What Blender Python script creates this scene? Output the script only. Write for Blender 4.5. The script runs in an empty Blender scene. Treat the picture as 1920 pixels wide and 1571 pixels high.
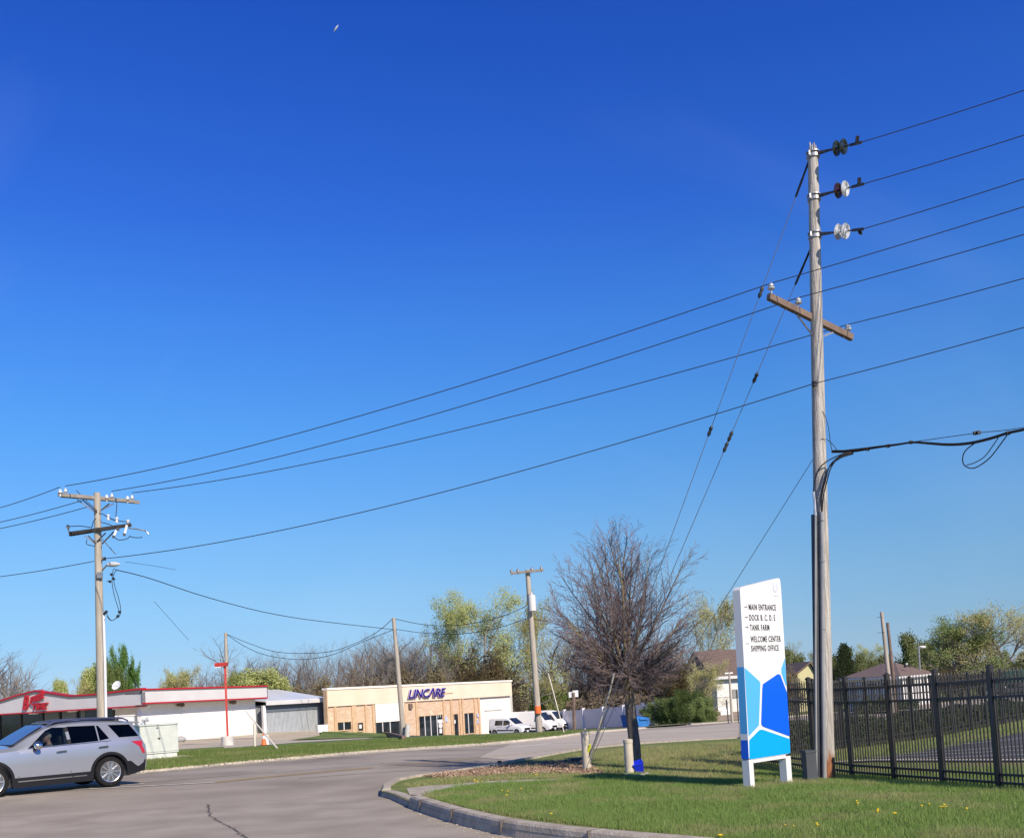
import bpy, bmesh, math, random
import numpy as np
from mathutils import Vector, Matrix
R = math.radians
random.seed(7); np.random.seed(7)
scene = bpy.context.scene
COL = scene.collection
# ------------------------------------------------------------------ camera, sky, sun, exposure
F, PX, PY = 1920.0, 960.0, 1177.0
PITCH, ROLL = R(3.5), R(3.2)
EYE = Vector((0, 0, 2.0))
FW = Vector((0, math.cos(PITCH), math.sin(PITCH))); U0 = Vector((0, -math.sin(PITCH), math.cos(PITCH))); R0 = Vector((1, 0, 0))
CX = math.cos(ROLL)*R0 - math.sin(ROLL)*U0; CY = math.sin(ROLL)*R0 + math.cos(ROLL)*U0
cam_d = bpy.data.cameras.new("camera"); cam = bpy.data.objects.new("camera", cam_d); COL.objects.link(cam)
m = Matrix.Identity(4)
for i in range(3):
    m[i][0] = CX[i]; m[i][1] = CY[i]; m[i][2] = -FW[i]; m[i][3] = EYE[i]
cam.matrix_world = m
cam_d.sensor_fit = 'HORIZONTAL'; cam_d.sensor_width = 36; cam_d.lens = 36*F/1920
cam_d.shift_y = (PY-785.5)/1920; cam_d.clip_end = 6000; cam_d.clip_start = 0.1
scene.camera = cam
SUN_AZ, SUN_EL = 35, 35          # degrees from straight behind the camera towards the right, and up
world = bpy.data.worlds.new("World"); scene.world = world; world.use_nodes = True
nt = world.node_tree; bg = nt.nodes["Background"]
sky = nt.nodes.new("ShaderNodeTexSky"); sky.sky_type = 'NISHITA'; sky.sun_disc = False
sky.sun_elevation = R(SUN_EL)
sky.sun_rotation = R(180-SUN_AZ)
sky.altitude = 200; sky.air_density = 1.0; sky.dust_density = 0.0; sky.ozone_density = 6
wn = nt.nodes; wl = nt.links
wt = wn.new("ShaderNodeTexCoord"); wx = wn.new("ShaderNodeSeparateXYZ"); wl.new(wt.outputs["Generated"], wx.inputs[0])
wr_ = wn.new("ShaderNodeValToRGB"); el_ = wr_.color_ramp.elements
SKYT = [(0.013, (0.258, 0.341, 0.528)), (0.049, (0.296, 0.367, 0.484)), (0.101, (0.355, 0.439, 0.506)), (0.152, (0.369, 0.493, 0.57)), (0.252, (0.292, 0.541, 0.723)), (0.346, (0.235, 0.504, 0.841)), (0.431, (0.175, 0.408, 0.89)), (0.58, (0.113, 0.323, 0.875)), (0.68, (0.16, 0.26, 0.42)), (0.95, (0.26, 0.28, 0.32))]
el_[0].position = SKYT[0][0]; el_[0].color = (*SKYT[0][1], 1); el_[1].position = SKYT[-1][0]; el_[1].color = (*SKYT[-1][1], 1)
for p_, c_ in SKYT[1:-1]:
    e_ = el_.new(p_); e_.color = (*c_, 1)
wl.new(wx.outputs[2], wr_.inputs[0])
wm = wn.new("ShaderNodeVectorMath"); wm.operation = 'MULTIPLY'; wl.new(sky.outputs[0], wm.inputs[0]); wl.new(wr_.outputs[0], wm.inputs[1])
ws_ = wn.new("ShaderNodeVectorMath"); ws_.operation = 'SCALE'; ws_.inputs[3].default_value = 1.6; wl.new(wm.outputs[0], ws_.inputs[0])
wmp = wn.new("ShaderNodeMapping"); wmp.inputs["Rotation"].default_value = (R(20), R(-38), R(15)); wmp.inputs["Scale"].default_value = (1.2, 9, 2.2); wl.new(wt.outputs["Generated"], wmp.inputs[0])
wno = wn.new("ShaderNodeTexNoise"); wno.inputs["Scale"].default_value = 1.3; wno.inputs["Detail"].default_value = 7; wno.inputs["Distortion"].default_value = .6; wl.new(wmp.outputs[0], wno.inputs[0])
wrm = wn.new("ShaderNodeMapRange"); wrm.inputs[1].default_value = .54; wrm.inputs[2].default_value = .78; wrm.inputs[4].default_value = .22; wl.new(wno.outputs[0], wrm.inputs[0])
wad = wn.new("ShaderNodeVectorMath"); wad.operation = 'ADD'; wl.new(ws_.outputs[0], wad.inputs[0]); wl.new(wrm.outputs[0], wad.inputs[1])
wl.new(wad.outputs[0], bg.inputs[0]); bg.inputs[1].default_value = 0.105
sd = bpy.data.lights.new("sun", 'SUN'); sd.energy = 4.7; sd.angle = R(0.5); sd.color = (1.0, 0.88, 0.73)
sun = bpy.data.objects.new("sun", sd); COL.objects.link(sun)
sv = Vector((math.sin(R(SUN_AZ))*math.cos(R(SUN_EL)), -math.cos(R(SUN_AZ))*math.cos(R(SUN_EL)), math.sin(R(SUN_EL))))
sun.rotation_euler = sv.to_track_quat('Z', 'Y').to_euler(); sun.location = sv*50
vs = scene.view_settings; vs.view_transform = 'Standard'; vs.look = 'None'; vs.exposure = 0.3; vs.gamma = 1
scene.cycles.max_bounces = 5; scene.cycles.transparent_max_bounces = 12
scene.cycles.sample_clamp_indirect = 4

def ray(px, py):
    return (FW + CX*((px-PX)/F) - CY*((py-PY)/F)).normalized()
def at(px, py, Y):
    d = ray(px, py); return EYE + d*(Y/d.y)
def proj(p):
    d = Vector(p)-EYE; w = d.dot(FW); return (PX+F*d.dot(CX)/w, PY-F*d.dot(CY)/w)
# ------------------------------------------------------------------ lie of the land: heights at surveyed spots, smooth between
CTRL = [(205,1474,27),(0,1492,25),(600,1571,14.9),(0,1571,17.2),(960,1571,13.9),(260,1448,34.5),(560,1421,38),(760,1405,45),(960,1391,55),
        (1140,1371,66),(1385,1352,80),(1385,1389,45),(1300,1394,42),(1200,1400,38),(1090,1411,34),(1000,1427,30),(900,1446,26.5),(740,1474,24),
        (344,1390,76),(493,1378,84),(855,1383,99),(955,1376,116),(1140,1367,100),(293,1425,44),(190,1436,42),(1010,1371,64),
        (1690,1330,82),(1345,1335,141),(1900,1355,37),(1712,1392,31.4),(1500,1428,24),(757,1386,77),(555,1371,92)]
cp = []
for a, b, Y in CTRL:
    q = at(a, b, Y); cp.append((q.x, q.y, q.z))
for q in [(0,-30,0),(-40,0,0),(40,0,.1),(-60,30,0),(9,13,.02),(6.0,19.4,-.15),(4.1,17.5,.07),(5.0,18.4,.0),(7.6,16.2,-.1),(6.6,20,-.25),(1.5,16,0),(4,13,0),(60,30,0),(-90,150,-1),(0,165,-3.2),(70,160,-1.6),(0,300,-3),(-150,300,-2),(150,300,-2),(20,21,-.05),(3,24.6,-.08),(30,60,-.8),(-70,80,-.3)]:
    cp.append(q)
cp = np.array(cp, float)
def _k(r2):
    r2 = np.maximum(r2, 1e-9); return r2*np.log(r2)*0.5
_n = len(cp); S_ = 30.0
_P = cp[:, :2]/S_
_K = _k(((_P[:, None]-_P[None])**2).sum(-1)) + np.eye(_n)*0.02
_A = np.zeros((_n+3, _n+3)); _A[:_n, :_n] = _K; _A[:_n, _n] = 1; _A[:_n, _n+1:] = _P; _A[_n, :_n] = 1; _A[_n+1:, :_n] = _P.T
_W = np.linalg.solve(_A, np.concatenate([cp[:, 2], [0, 0, 0]]))
def Tn(xy):
    P = np.clip(np.asarray(xy, float), [-160, -40], [160, 320])/S_
    out = np.empty(len(P))
    for s in range(0, len(P), 20000):
        q = P[s:s+20000]
        out[s:s+20000] = _k(((q[:, None]-_P[None])**2).sum(-1))@_W[:_n] + _W[_n] + q@_W[_n+1:]
    return out
def T(x, y): return float(Tn([(x, y)])[0])
def unp(px, py, lift=0.0):
    d = ray(px, py); lo, hi = 6.0, None; t = 8.0; prev = t
    while t < 400:
        p = EYE+d*t
        if p.z <= T(p.x, p.y)+lift: hi = t; break
        prev = t; t *= 1.03
    if hi is None: return EYE+d*400
    lo = prev
    for _ in range(25):
        mid = (lo+hi)/2; p = EYE+d*mid
        if p.z <= T(p.x, p.y)+lift: hi = mid
        else: lo = mid
    return EYE+d*hi
def gp(px, Y, lift=0.0):
    """ground point under image column px at depth Y"""
    p = at(px, 1350, Y)
    for _ in range(3):
        z = T(p.x, p.y)+lift; v = proj((p.x, Y, z))
        p = at(px, v[1], Y)
    return Vector((p.x, Y, T(p.x, Y)+lift))
# ------------------------------------------------------------------ materials
MATS = {}
def pm(name, c, c2=None, scale=3.0, rough=0.7, metal=0.0, bump=0.0, bscale=30.0, detail=4, stretch=(1,1,1), lo=.35, hi=.65, spec=0.5, coat=0, isl=False, c3=None, s3=0.6):
    if name in MATS: return MATS[name]
    mt = bpy.data.materials.new(name); mt.use_nodes = True; t = mt.node_tree; N = t.nodes; L = t.links
    b = N["Principled BSDF"]; b.inputs["Roughness"].default_value = rough; b.inputs["Metallic"].default_value = metal
    b.inputs["Specular IOR Level"].default_value = spec; b.inputs["Coat Weight"].default_value = coat
    b.inputs["Base Color"].default_value = (*c, 1)
    tc = N.new("ShaderNodeTexCoord"); mp = N.new("ShaderNodeMapping"); mp.inputs["Scale"].default_value = stretch
    L.new(tc.outputs["Object"], mp.inputs["Vector"])
    if c2 is not None:
        if isl:
            g = N.new("ShaderNodeNewGeometry"); fac = g.outputs["Random Per Island"]
        else:
            n = N.new("ShaderNodeTexNoise"); n.inputs["Scale"].default_value = scale; n.inputs["Detail"].default_value = detail
            L.new(mp.outputs[0], n.inputs["Vector"]); fac = n.outputs[0]
        r = N.new("ShaderNodeValToRGB"); r.color_ramp.elements[0].position = lo if not isl else 0; r.color_ramp.elements[1].position = hi if not isl else 1
        r.color_ramp.elements[0].color = (*c, 1); r.color_ramp.elements[1].color = (*c2, 1)
        L.new(fac, r.inputs[0]); out = r.outputs[0]
        if c3 is not None:
            n3 = N.new("ShaderNodeTexNoise"); n3.inputs["Scale"].default_value = s3; n3.inputs["Detail"].default_value = 3
            L.new(tc.outputs["Object"], n3.inputs["Vector"])
            r3 = N.new("ShaderNodeValToRGB"); r3.color_ramp.elements[0].position = .5; r3.color_ramp.elements[1].position = .66
            L.new(n3.outputs[0], r3.inputs[0])
            mx = N.new("ShaderNodeMix"); mx.data_type = 'RGBA'; L.new(r3.outputs[0], mx.inputs[0]); L.new(out, mx.inputs[6]); mx.inputs[7].default_value = (*c3, 1)
            out = mx.outputs[2]
        L.new(out, b.inputs["Base Color"])
    if bump:
        n2 = N.new("ShaderNodeTexNoise"); n2.inputs["Scale"].default_value = bscale; n2.inputs["Detail"].default_value = 5
        L.new(mp.outputs[0], n2.inputs["Vector"]); bp = N.new("ShaderNodeBump"); bp.inputs["Strength"].default_value = bump; bp.inputs["Distance"].default_value = 0.03
        L.new(n2.outputs[0], bp.inputs["Height"]); L.new(bp.outputs[0], b.inputs["Normal"])
    MATS[name] = mt; return mt
def leafmat(name, c, c2, c3=None, s3=.6):
    mt = pm(name, c, c2, isl=True, rough=.6, c3=c3, s3=s3)
    t = mt.node_tree; N = t.nodes; L = t.links; b = N["Principled BSDF"]; o = N["Material Output"]
    tr = N.new("ShaderNodeBsdfTranslucent"); src = b.inputs["Base Color"].links[0].from_socket
    L.new(src, tr.inputs[0]); mx = N.new("ShaderNodeMixShader"); mx.inputs[0].default_value = .4
    L.new(b.outputs[0], mx.inputs[1]); L.new(tr.outputs[0], mx.inputs[2]); L.new(mx.outputs[0], o.inputs[0]); return mt
def glassmat(name, tint, mixf=0.25, rough=.02):
    mt = bpy.data.materials.new(name); mt.use_nodes = True; t = mt.node_tree; N = t.nodes; L = t.links
    N.remove(N["Principled BSDF"]); o = N["Material Output"]
    tr = N.new("ShaderNodeBsdfTransparent"); tr.inputs[0].default_value = (*tint, 1)
    gl = N.new("ShaderNodeBsdfGlossy"); gl.inputs["Roughness"].default_value = rough; gl.inputs[0].default_value = (.9,.95,1,1)
    fr = N.new("ShaderNodeFresnel"); fr.inputs[0].default_value = 1.5
    mx = N.new("ShaderNodeMixShader"); L.new(fr.outputs[0], mx.inputs[0]); L.new(tr.outputs[0], mx.inputs[1]); L.new(gl.outputs[0], mx.inputs[2]); L.new(mx.outputs[0], o.inputs[0])
    MATS[name] = mt; return mt
M = {
 'base': pm('earth', (.10,.12,.04), (.16,.15,.07), 2, .95),
 'grass': pm('grass_ground', (.10,.145,.022), (.17,.20,.045), 1.6, .95, bump=.6, bscale=40, c3=(.20,.18,.07), s3=.35),
 'grassfar': pm('verge_grass', (.070,.135,.018), (.125,.19,.035), 1.3, .95, bump=.8, bscale=14, c3=(.17,.20,.05), s3=.25),
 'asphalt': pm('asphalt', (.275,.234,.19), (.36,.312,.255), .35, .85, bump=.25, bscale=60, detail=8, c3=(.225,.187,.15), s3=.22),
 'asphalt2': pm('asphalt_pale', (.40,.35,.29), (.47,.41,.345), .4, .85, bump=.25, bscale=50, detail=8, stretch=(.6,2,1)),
 'apron': pm('concrete_apron', (.285,.243,.195), (.37,.322,.265), .9, .85, bump=.2, bscale=40, detail=8),
 'dark_asph': pm('dark_asphalt', (.05,.05,.055), (.09,.09,.10), 1.5, .85, bump=.3, bscale=50),
 'conc': pm('concrete', (.42,.37,.30), (.52,.47,.39), 2.5, .85, bump=.3, bscale=35, detail=8),
 'kerb': pm('kerb_concrete', (.34,.29,.235), (.46,.41,.34), 3.5, .9, bump=.5, bscale=30, detail=8),
 'lot': pm('lot_concrete', (.42,.36,.27), (.5,.43,.33), .6, .9, bump=.1),
 'mulch': pm('mulch', (.22,.14,.09), (.38,.27,.18), 9, .95, bump=1, bscale=45, lo=.3, hi=.7),
 'white_paint': pm('road_paint_white', (.62,.60,.56), (.45,.42,.38), 6, .8, lo=.4, hi=.7),
 'yellow_paint': pm('road_paint_yellow', (.55,.38,.10), (.36,.29,.17), 3, .8, lo=.4, hi=.7),
 'tar': pm('tar_crack', (.07,.06,.055), (.13,.115,.10), 8, .9),
 'pole': pm('weathered_wood', (.28,.25,.215), (.58,.55,.50), 4, .9, bump=.8, bscale=14, stretch=(7,7,.35), detail=9, lo=.32, hi=.66),
 'polelow': pm('orange_wood', (.30,.13,.06), (.42,.25,.15), 4, .9, bump=.8, bscale=14, stretch=(7,7,.4), detail=8),
 'poleb': pm('pole_wood_grey', (.33,.29,.235), (.47,.42,.35), 4, .9, bump=.4, bscale=12, stretch=(6,6,.3), detail=8),
 'arm': pm('brown_timber', (.14,.095,.07), (.21,.15,.115), 5, .85, bump=.4, bscale=20, stretch=(1,1,1)),
 'armgrey': pm('grey_timber', (.20,.175,.15), (.30,.27,.24), 5, .85, bump=.3, bscale=20),
 'armdark': pm('dark_timber', (.035,.03,.03), (.07,.06,.055), 5, .85),
 'steel': pm('galvanised', (.30,.30,.30), (.42,.42,.42), 8, .45, metal=.6),
 'darksteel': pm('dark_steel', (.05,.05,.055), (.09,.09,.09), 8, .5, metal=.5),
 'wire': pm('conductor', (.045,.045,.055), rough=.5),
 'rubber': pm('black_cable', (.015,.015,.017), rough=.45),
 'guy': pm('guy_strand', (.22,.24,.27), rough=.4, metal=.5),
 'porcelain': pm('grey_porcelain', (.55,.57,.58), (.42,.44,.46), 10, .15, coat=.5),
 'porcwhite': pm('white_porcelain', (.8,.8,.78), rough=.15, coat=.5),
 'porcbrown': pm('brown_porcelain', (.035,.007,.006), rough=.12, coat=.6),
 'porcdark': pm('smoky_glass_disc', (.018,.028,.03), rough=.1, coat=.6),
 'conduit': pm('grey_conduit', (.27,.27,.275), (.32,.32,.32), 3, .5),
 'conduitd': pm('dark_conduit', (.05,.058,.07), (.07,.075,.085), 3, .55),
 'iron': pm('black_iron', (.022,.020,.020), (.035,.032,.03), 6, .45),
 'white': pm('white_enamel', (.74,.74,.74), rough=.35),
 'whitelo': pm('white_vinyl', (.72,.70,.74), (.78,.76,.80), 1.2, .5),
 'sky1': pm('sign_pale_blue', (.085,.42,.80), rough=.35),
 'sky2': pm('sign_bright_blue', (.0,.36,.88), rough=.35),
 'blue': pm('sign_deep_blue', (.0,.105,.72), rough=.35),
 'black': pm('black_letter', (.03,.03,.035), rough=.6),
 'faint': pm('faint_mark', (.50,.53,.68), rough=.5),
 'wallw': pm('white_painted_block', (.86,.83,.79), (.80,.77,.72), .5, .8, bump=.1, bscale=20),
 'fascia': pm('fascia_panel', (.60,.58,.575), (.66,.64,.63), .5, .6),
 'red': pm('red_trim', (.50,.015,.025), (.44,.015,.025), 2, .45),
 'redpaint': pm('red_pole_paint', (.52,.04,.03), (.42,.03,.02), 2, .5),
 'trimgrey': pm('grey_trim', (.16,.155,.15), rough=.6),
 'soffit': pm('soffit', (.45,.42,.38), rough=.8),
 'shopdark': pm('shop_glass', (.012,.016,.02), (.03,.04,.045), 1.0, .08, coat=.2),
 'shopgrey': pm('shop_panel', (.13,.155,.15), (.18,.20,.19), .7, .3),
 'cream': pm('cream_stucco', (.78,.60,.45), (.82,.65,.50), .6, .85, bump=.15, bscale=30),
 'creamw': pm('pale_cream', (.82,.76,.66), (.86,.80,.70), .6, .85),
 'timber': pm('tan_timber', (.54,.36,.21), (.63,.44,.27), 2, .75),
 'metalroof': pm('white_metal_roof', (.62,.64,.68), rough=.4),
 'corrug': pm('corrugated_sheet', (.45,.48,.50), (.52,.55,.57), 2, .45, metal=.15),
 'darkgrey': pm('dark_lintel', (.12,.14,.17), rough=.6),  # plain dark blue-grey for the shed lintel and side panel
 'greenbox': pm('pale_green_box', (.52,.55,.50), (.58,.60,.55), 3, .5),
 'vanwhite': pm('van_white', (.80,.80,.80), rough=.3, coat=.4),
 'vanblack': pm('black_trim', (.010,.010,.013), rough=.5, spec=.25),
 'silver': pm('silver_paint', (.34,.36,.41), rough=.28, metal=.5, coat=.7),
 'chrome': pm('chrome', (.75,.76,.78), rough=.12, metal=1),
 'alloy': pm('alloy', (.62,.63,.65), rough=.25, metal=.9),
 'tyre': pm('tyre_rubber', (.010,.010,.011), (.016,.016,.016), 20, .85, spec=.2),
 'darkin': pm('dark_interior', (.02,.02,.022), rough=.8),
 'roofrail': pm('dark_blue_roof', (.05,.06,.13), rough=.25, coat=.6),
 'tail': pm('tail_lamp', (.45,.01,.02), rough=.15, coat=.7),
 'lamp': pm('clear_lamp', (.75,.77,.78), rough=.1, coat=.6),
 'skin': pm('skin', (.52,.29,.21), (.60,.36,.27), 20, .55),
 'hair': pm('grey_hair', (.36,.33,.27), (.5,.47,.4), 60, .8),
 'shirt': pm('grey_shirt', (.22,.24,.27), rough=.8),
 'concdark': pm('aged_concrete', (.50,.48,.44), (.60,.58,.53), 4, .85, bump=.3),
 'orange': pm('cone_orange', (.80,.16,.03), rough=.5),
 'beigepost': pm('beige_post', (.50,.45,.35), (.57,.52,.42), 4, .6),
 'yellow': pm('yellow_plastic', (.65,.68,.05), rough=.5),
 'palewood': pm('guy_guard', (.62,.57,.47), (.68,.63,.54), 4, .55),
 'blueplastic': pm('blue_bucket', (.01,.03,.62), rough=.35),
 'bluebin': pm('blue_dumpster', (.03,.16,.50), (.04,.2,.55), 4, .5),
 'bindark': pm('dumpster_lid', (.04,.05,.06), rough=.6),
 'shingle': pm('brown_shingle', (.14,.095,.08), (.19,.135,.115), 3, .9, bump=.3, bscale=8),
 'siding': pm('white_siding', (.80,.79,.77), (.76,.75,.73), 2, .7),
 'sidingdk': pm('grey_siding', (.22,.22,.27), rough=.8),
 'yellowhouse': pm('yellow_siding', (.60,.55,.30), rough=.8),
 'rock': pm('pale_rock', (.36,.33,.28), (.5,.47,.42), 12, .9),
 'bark': pm('bark', (.13,.105,.085), (.23,.19,.155), 6, .95, bump=.8, bscale=18, stretch=(3,3,.6), c3=(.30,.23,.08), s3=1.2),
 'barkfar': pm('bark_far', (.10,.085,.072), (.155,.135,.115), 1.5, .95),
 'barkpale': pm('bark_pale', (.20,.175,.145), (.27,.24,.20), 1.5, .95),
 'twig': pm('twig', (.16,.12,.122), (.23,.175,.175), 2, .9),
 'twigfar': pm('twig_far', (.17,.15,.14), (.23,.21,.195), .6, .95),
 'twigbrown': pm('twig_brown', (.13,.085,.062), (.19,.135,.10), .6, .95),
 'dandelion': pm('dandelion_yellow', (.80,.55,.01), rough=.7),
 'leaf_pale': leafmat('leaf_pale_green', (.38,.43,.13), (.56,.58,.24)),  # own pale leaf colour of the budding and bright green trees
 'leaf_green': leafmat('leaf_fresh_green', (.09,.20,.03), (.19,.33,.06)),
 'leaf_yel': leafmat('leaf_yellow_green', (.38,.37,.13), (.54,.50,.24)),
 'leaf_dark': leafmat('leaf_dark', (.05,.08,.03), (.10,.13,.045)),
 'leaf_mid': leafmat('leaf_mid', (.13,.17,.06), (.23,.25,.09)),
 'leaf_bush': leafmat('leaf_bush', (.13,.19,.05), (.25,.31,.10)),
 'leaf_bud': leafmat('leaf_brown_bud', (.20,.15,.08), (.29,.25,.13)),
 'blade': leafmat('grass_blade', (.135,.25,.038), (.32,.43,.12), (.38,.38,.16), .7),
 'straw': leafmat('straw_blade', (.36,.32,.14), (.50,.45,.22)),
 'blade2': leafmat('verge_blade', (.12,.19,.03), (.25,.31,.08), (.28,.29,.10), .3),
}
def footmat():
    mt = M['pole'].copy(); mt.name = 'stained_pole_foot'; t = mt.node_tree; N = t.nodes; L = t.links; b = N["Principled BSDF"]
    src = b.inputs["Base Color"].links[0].from_socket; tc = N.new("ShaderNodeTexCoord"); sp = N.new("ShaderNodeSeparateXYZ"); L.new(tc.outputs["Object"], sp.inputs[0])
    mp = N.new("ShaderNodeMapping"); mp.inputs["Scale"].default_value = (14,14,1.5); L.new(tc.outputs["Object"], mp.inputs[0]); n = N.new("ShaderNodeTexNoise"); n.inputs["Scale"].default_value = 1.0; n.inputs["Detail"].default_value = 6; L.new(mp.outputs[0], n.inputs[0])
    m1 = N.new("ShaderNodeMath"); m1.operation = 'MULTIPLY_ADD'; L.new(n.outputs[0], m1.inputs[0]); m1.inputs[1].default_value = .9; m1.inputs[2].default_value = .05
    m2 = N.new("ShaderNodeMath"); m2.operation = 'SUBTRACT'; L.new(m1.outputs[0], m2.inputs[0]); L.new(sp.outputs[2], m2.inputs[1])
    r = N.new("ShaderNodeMapRange"); r.inputs[1].default_value = -.08; r.inputs[2].default_value = .10; L.new(m2.outputs[0], r.inputs[0])
    mx = N.new("ShaderNodeMix"); mx.data_type = 'RGBA'; L.new(r.outputs[0], mx.inputs[0]); L.new(src, mx.inputs[6]); mx.inputs[7].default_value = (.33,.135,.06,1); L.new(mx.outputs[2], b.inputs["Base Color"]); return mt
def brickmat():
    mt = bpy.data.materials.new('orange_brick'); mt.use_nodes = True; t = mt.node_tree; N = t.nodes; L = t.links; b = N["Principled BSDF"]; b.inputs["Roughness"].default_value = .85
    tc = N.new("ShaderNodeTexCoord"); mp = N.new("ShaderNodeMapping"); mp.inputs["Rotation"].default_value = (R(90), 0, 0)
    L.new(tc.outputs["Object"], mp.inputs[0]); br = N.new("ShaderNodeTexBrick"); br.inputs["Scale"].default_value = 1.0
    br.inputs["Brick Width"].default_value = .4; br.inputs["Row Height"].default_value = .14; br.inputs["Mortar Size"].default_value = .012
    br.inputs["Color1"].default_value = (.56,.38,.25,1); br.inputs["Color2"].default_value = (.66,.49,.35,1); br.inputs["Mortar"].default_value = (.56,.42,.28,1)
    L.new(mp.outputs[0], br.inputs[0])
    n = N.new("ShaderNodeTexNoise"); n.inputs["Scale"].default_value = 2.2; n.inputs["Detail"].default_value = 6; L.new(mp.outputs[0], n.inputs[0])
    r = N.new("ShaderNodeValToRGB"); r.color_ramp.elements[0].position = .60; r.color_ramp.elements[1].position = .66; L.new(n.outputs[0], r.inputs[0])
    mx = N.new("ShaderNodeMix"); mx.data_type = 'RGBA'; L.new(r.outputs[0], mx.inputs[0]); L.new(br.outputs[0], mx.inputs[6]); mx.inputs[7].default_value = (.72,.55,.40,1)
    L.new(mx.outputs[2], b.inputs[0]); return mt
M['brick'] = brickmat(); M['polelow'] = footmat(); M['greendk'] = pm('green_van', (.02,.09,.07), rough=.4)
M['glass'] = glassmat('tinted_glass', (.66,.70,.72)); M['glassdk'] = glassmat('dark_tinted_glass', (.05,.05,.06)); M['windscreen'] = glassmat('windscreen_glass', (.20,.24,.32))
# ------------------------------------------------------------------ mesh builder
def basis(z):
    z = Vector(z).normalized(); a = Vector((0,0,1)) if abs(z.z) < .9 else Vector((1,0,0))
    x = z.cross(a).normalized(); return x, z.cross(x), z
class MB:
    def __init__(s): s.v = []; s.f = []
    def add(s, vs, fs):
        o = len(s.v); s.v += [tuple(q) for q in vs]; s.f += [tuple(i+o for i in q) for q in fs]; return s
    def box(s, c, sz, rot=0, mat=None):
        hx, hy, hz = sz[0]/2, sz[1]/2, sz[2]/2
        vs = [Vector((x*hx, y*hy, z*hz)) for z in (-1,1) for x, y in ((-1,-1),(1,-1),(1,1),(-1,1))]
        mr = mat if mat is not None else Matrix.Rotation(rot, 3, 'Z')
        vs = [mr@q+Vector(c) for q in vs]
        return s.add(vs, [(3,2,1,0),(4,5,6,7),(0,1,5,4),(1,2,6,5),(2,3,7,6),(3,0,4,7)])
    def bar(s, a, b, w, h=None, up=(0,0,1)):
        a = Vector(a); b = Vector(b); h = h or w; z = (b-a).normalized(); x = z.cross(Vector(up))
        if x.length < 1e-4: x = z.cross(Vector((1,0,0)))
        x.normalize(); y = x.cross(z).normalized()
        mr = Matrix((x, z, y)).transposed()
        return s.box((a+b)/2, (w, (b-a).length, h), mat=mr)
    def tube(s, pts, rad, n=6, cap=True):
        pts = [Vector(p) for p in pts]; k = len(pts)
        rs = rad if isinstance(rad, (list, tuple)) else [rad]*k
        o = len(s.v); x = None
        for i, p in enumerate(pts):
            d = (pts[min(i+1,k-1)]-pts[max(i-1,0)]).normalized()
            if x is None: x, y, _ = basis(d)
            else:
                x = (x-d*x.dot(d))
                if x.length < 1e-5: x, y, _ = basis(d)
                x.normalize(); y = d.cross(x)
            for j in range(n):
                a = 2*math.pi*j/n; s.v.append(tuple(p+(x*math.cos(a)+y*math.sin(a))*rs[i]))
        for i in range(k-1):
            for j in range(n):
                a = o+i*n+j; b = o+i*n+(j+1)%n; s.f.append((a, b, b+n, a+n))
        if cap: s.f.append(tuple(o+j for j in range(n))[::-1]); s.f.append(tuple(o+(k-1)*n+j for j in range(n)))
        return s
    def lathe(s, c, axis, prof, n=16):
        x, y, z = basis(axis); c = Vector(c); o = len(s.v); k = len(prof)
        for r, h in prof:
            for j in range(n):
                a = 2*math.pi*j/n; s.v.append(tuple(c+z*h+(x*math.cos(a)+y*math.sin(a))*max(r,1e-4)))
        for i in range(k-1):
            for j in range(n):
                a = o+i*n+j; b = o+i*n+(j+1)%n; s.f.append((a, b, b+n, a+n))
        s.f.append(tuple(o+j for j in range(n))[::-1]); s.f.append(tuple(o+(k-1)*n+j for j in range(n))); return s
    def prism(s, poly, off):
        """poly: 3D loop, extruded by vector off"""
        n = len(poly); off = Vector(off); p = [Vector(q) for q in poly]
        nrm = sum(((p[i]-p[0]).cross(p[(i+1)%n]-p[0]) for i in range(n)), Vector())
        if nrm.dot(off) > 0: p = p[::-1]
        vs = p+[q+off for q in p]
        return s.add(vs, [tuple(range(n)), tuple(range(2*n-1, n-1, -1))]+[(j, i, i+n, j+n) for i in range(n) for j in [(i+1)%n]])
    def build(s, name, mat, parent=None, loc=None, smooth=False, rel=True):
        me = bpy.data.meshes.new(name)
        off = Vector((0,0,0))
        if parent is not None and rel: off = wloc(parent)
        if loc is not None: off = off+Vector(loc) if parent is None else off
        arr = np.array(s.v, float).reshape(-1, 3)-np.array(off)
        me.from_pydata(arr.tolist(), [], s.f)
        me.materials.append(mat)
        if smooth:
            me.polygons.foreach_set('use_smooth', [True]*len(me.polygons))
            try: me.set_sharp_from_angle(angle=R(35))
            except Exception: pass
        me.update()
        o = bpy.data.objects.new(name, me); COL.objects.link(o)
        if parent is not None: o.parent = parent
        else: o.location = off
        return o
def wloc(o):
    v = Vector((0,0,0))
    while o is not None: v += Vector(o.location); o = o.parent
    return v
def thing(name, label, cat, loc=(0,0,0), rz=0, group=None):
    o = bpy.data.objects.new(name, None); COL.objects.link(o); o.location = loc; o.rotation_euler = (0,0,rz); o.empty_display_size = .2
    o['label'] = label; o['category'] = cat
    if group: o['group'] = group
    return o
def tag(o, label, cat, group=None):
    o['label'] = label; o['category'] = cat
    if group: o['group'] = group
    return o
def kind(o, k): o['kind'] = k; return o
def sagline(a, b, sag, n=24):
    a = Vector(a); b = Vector(b)
    return [a.lerp(b, i/n)-Vector((0,0,4*sag*(i/n)*(1-i/n))) for i in range(n+1)]
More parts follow.
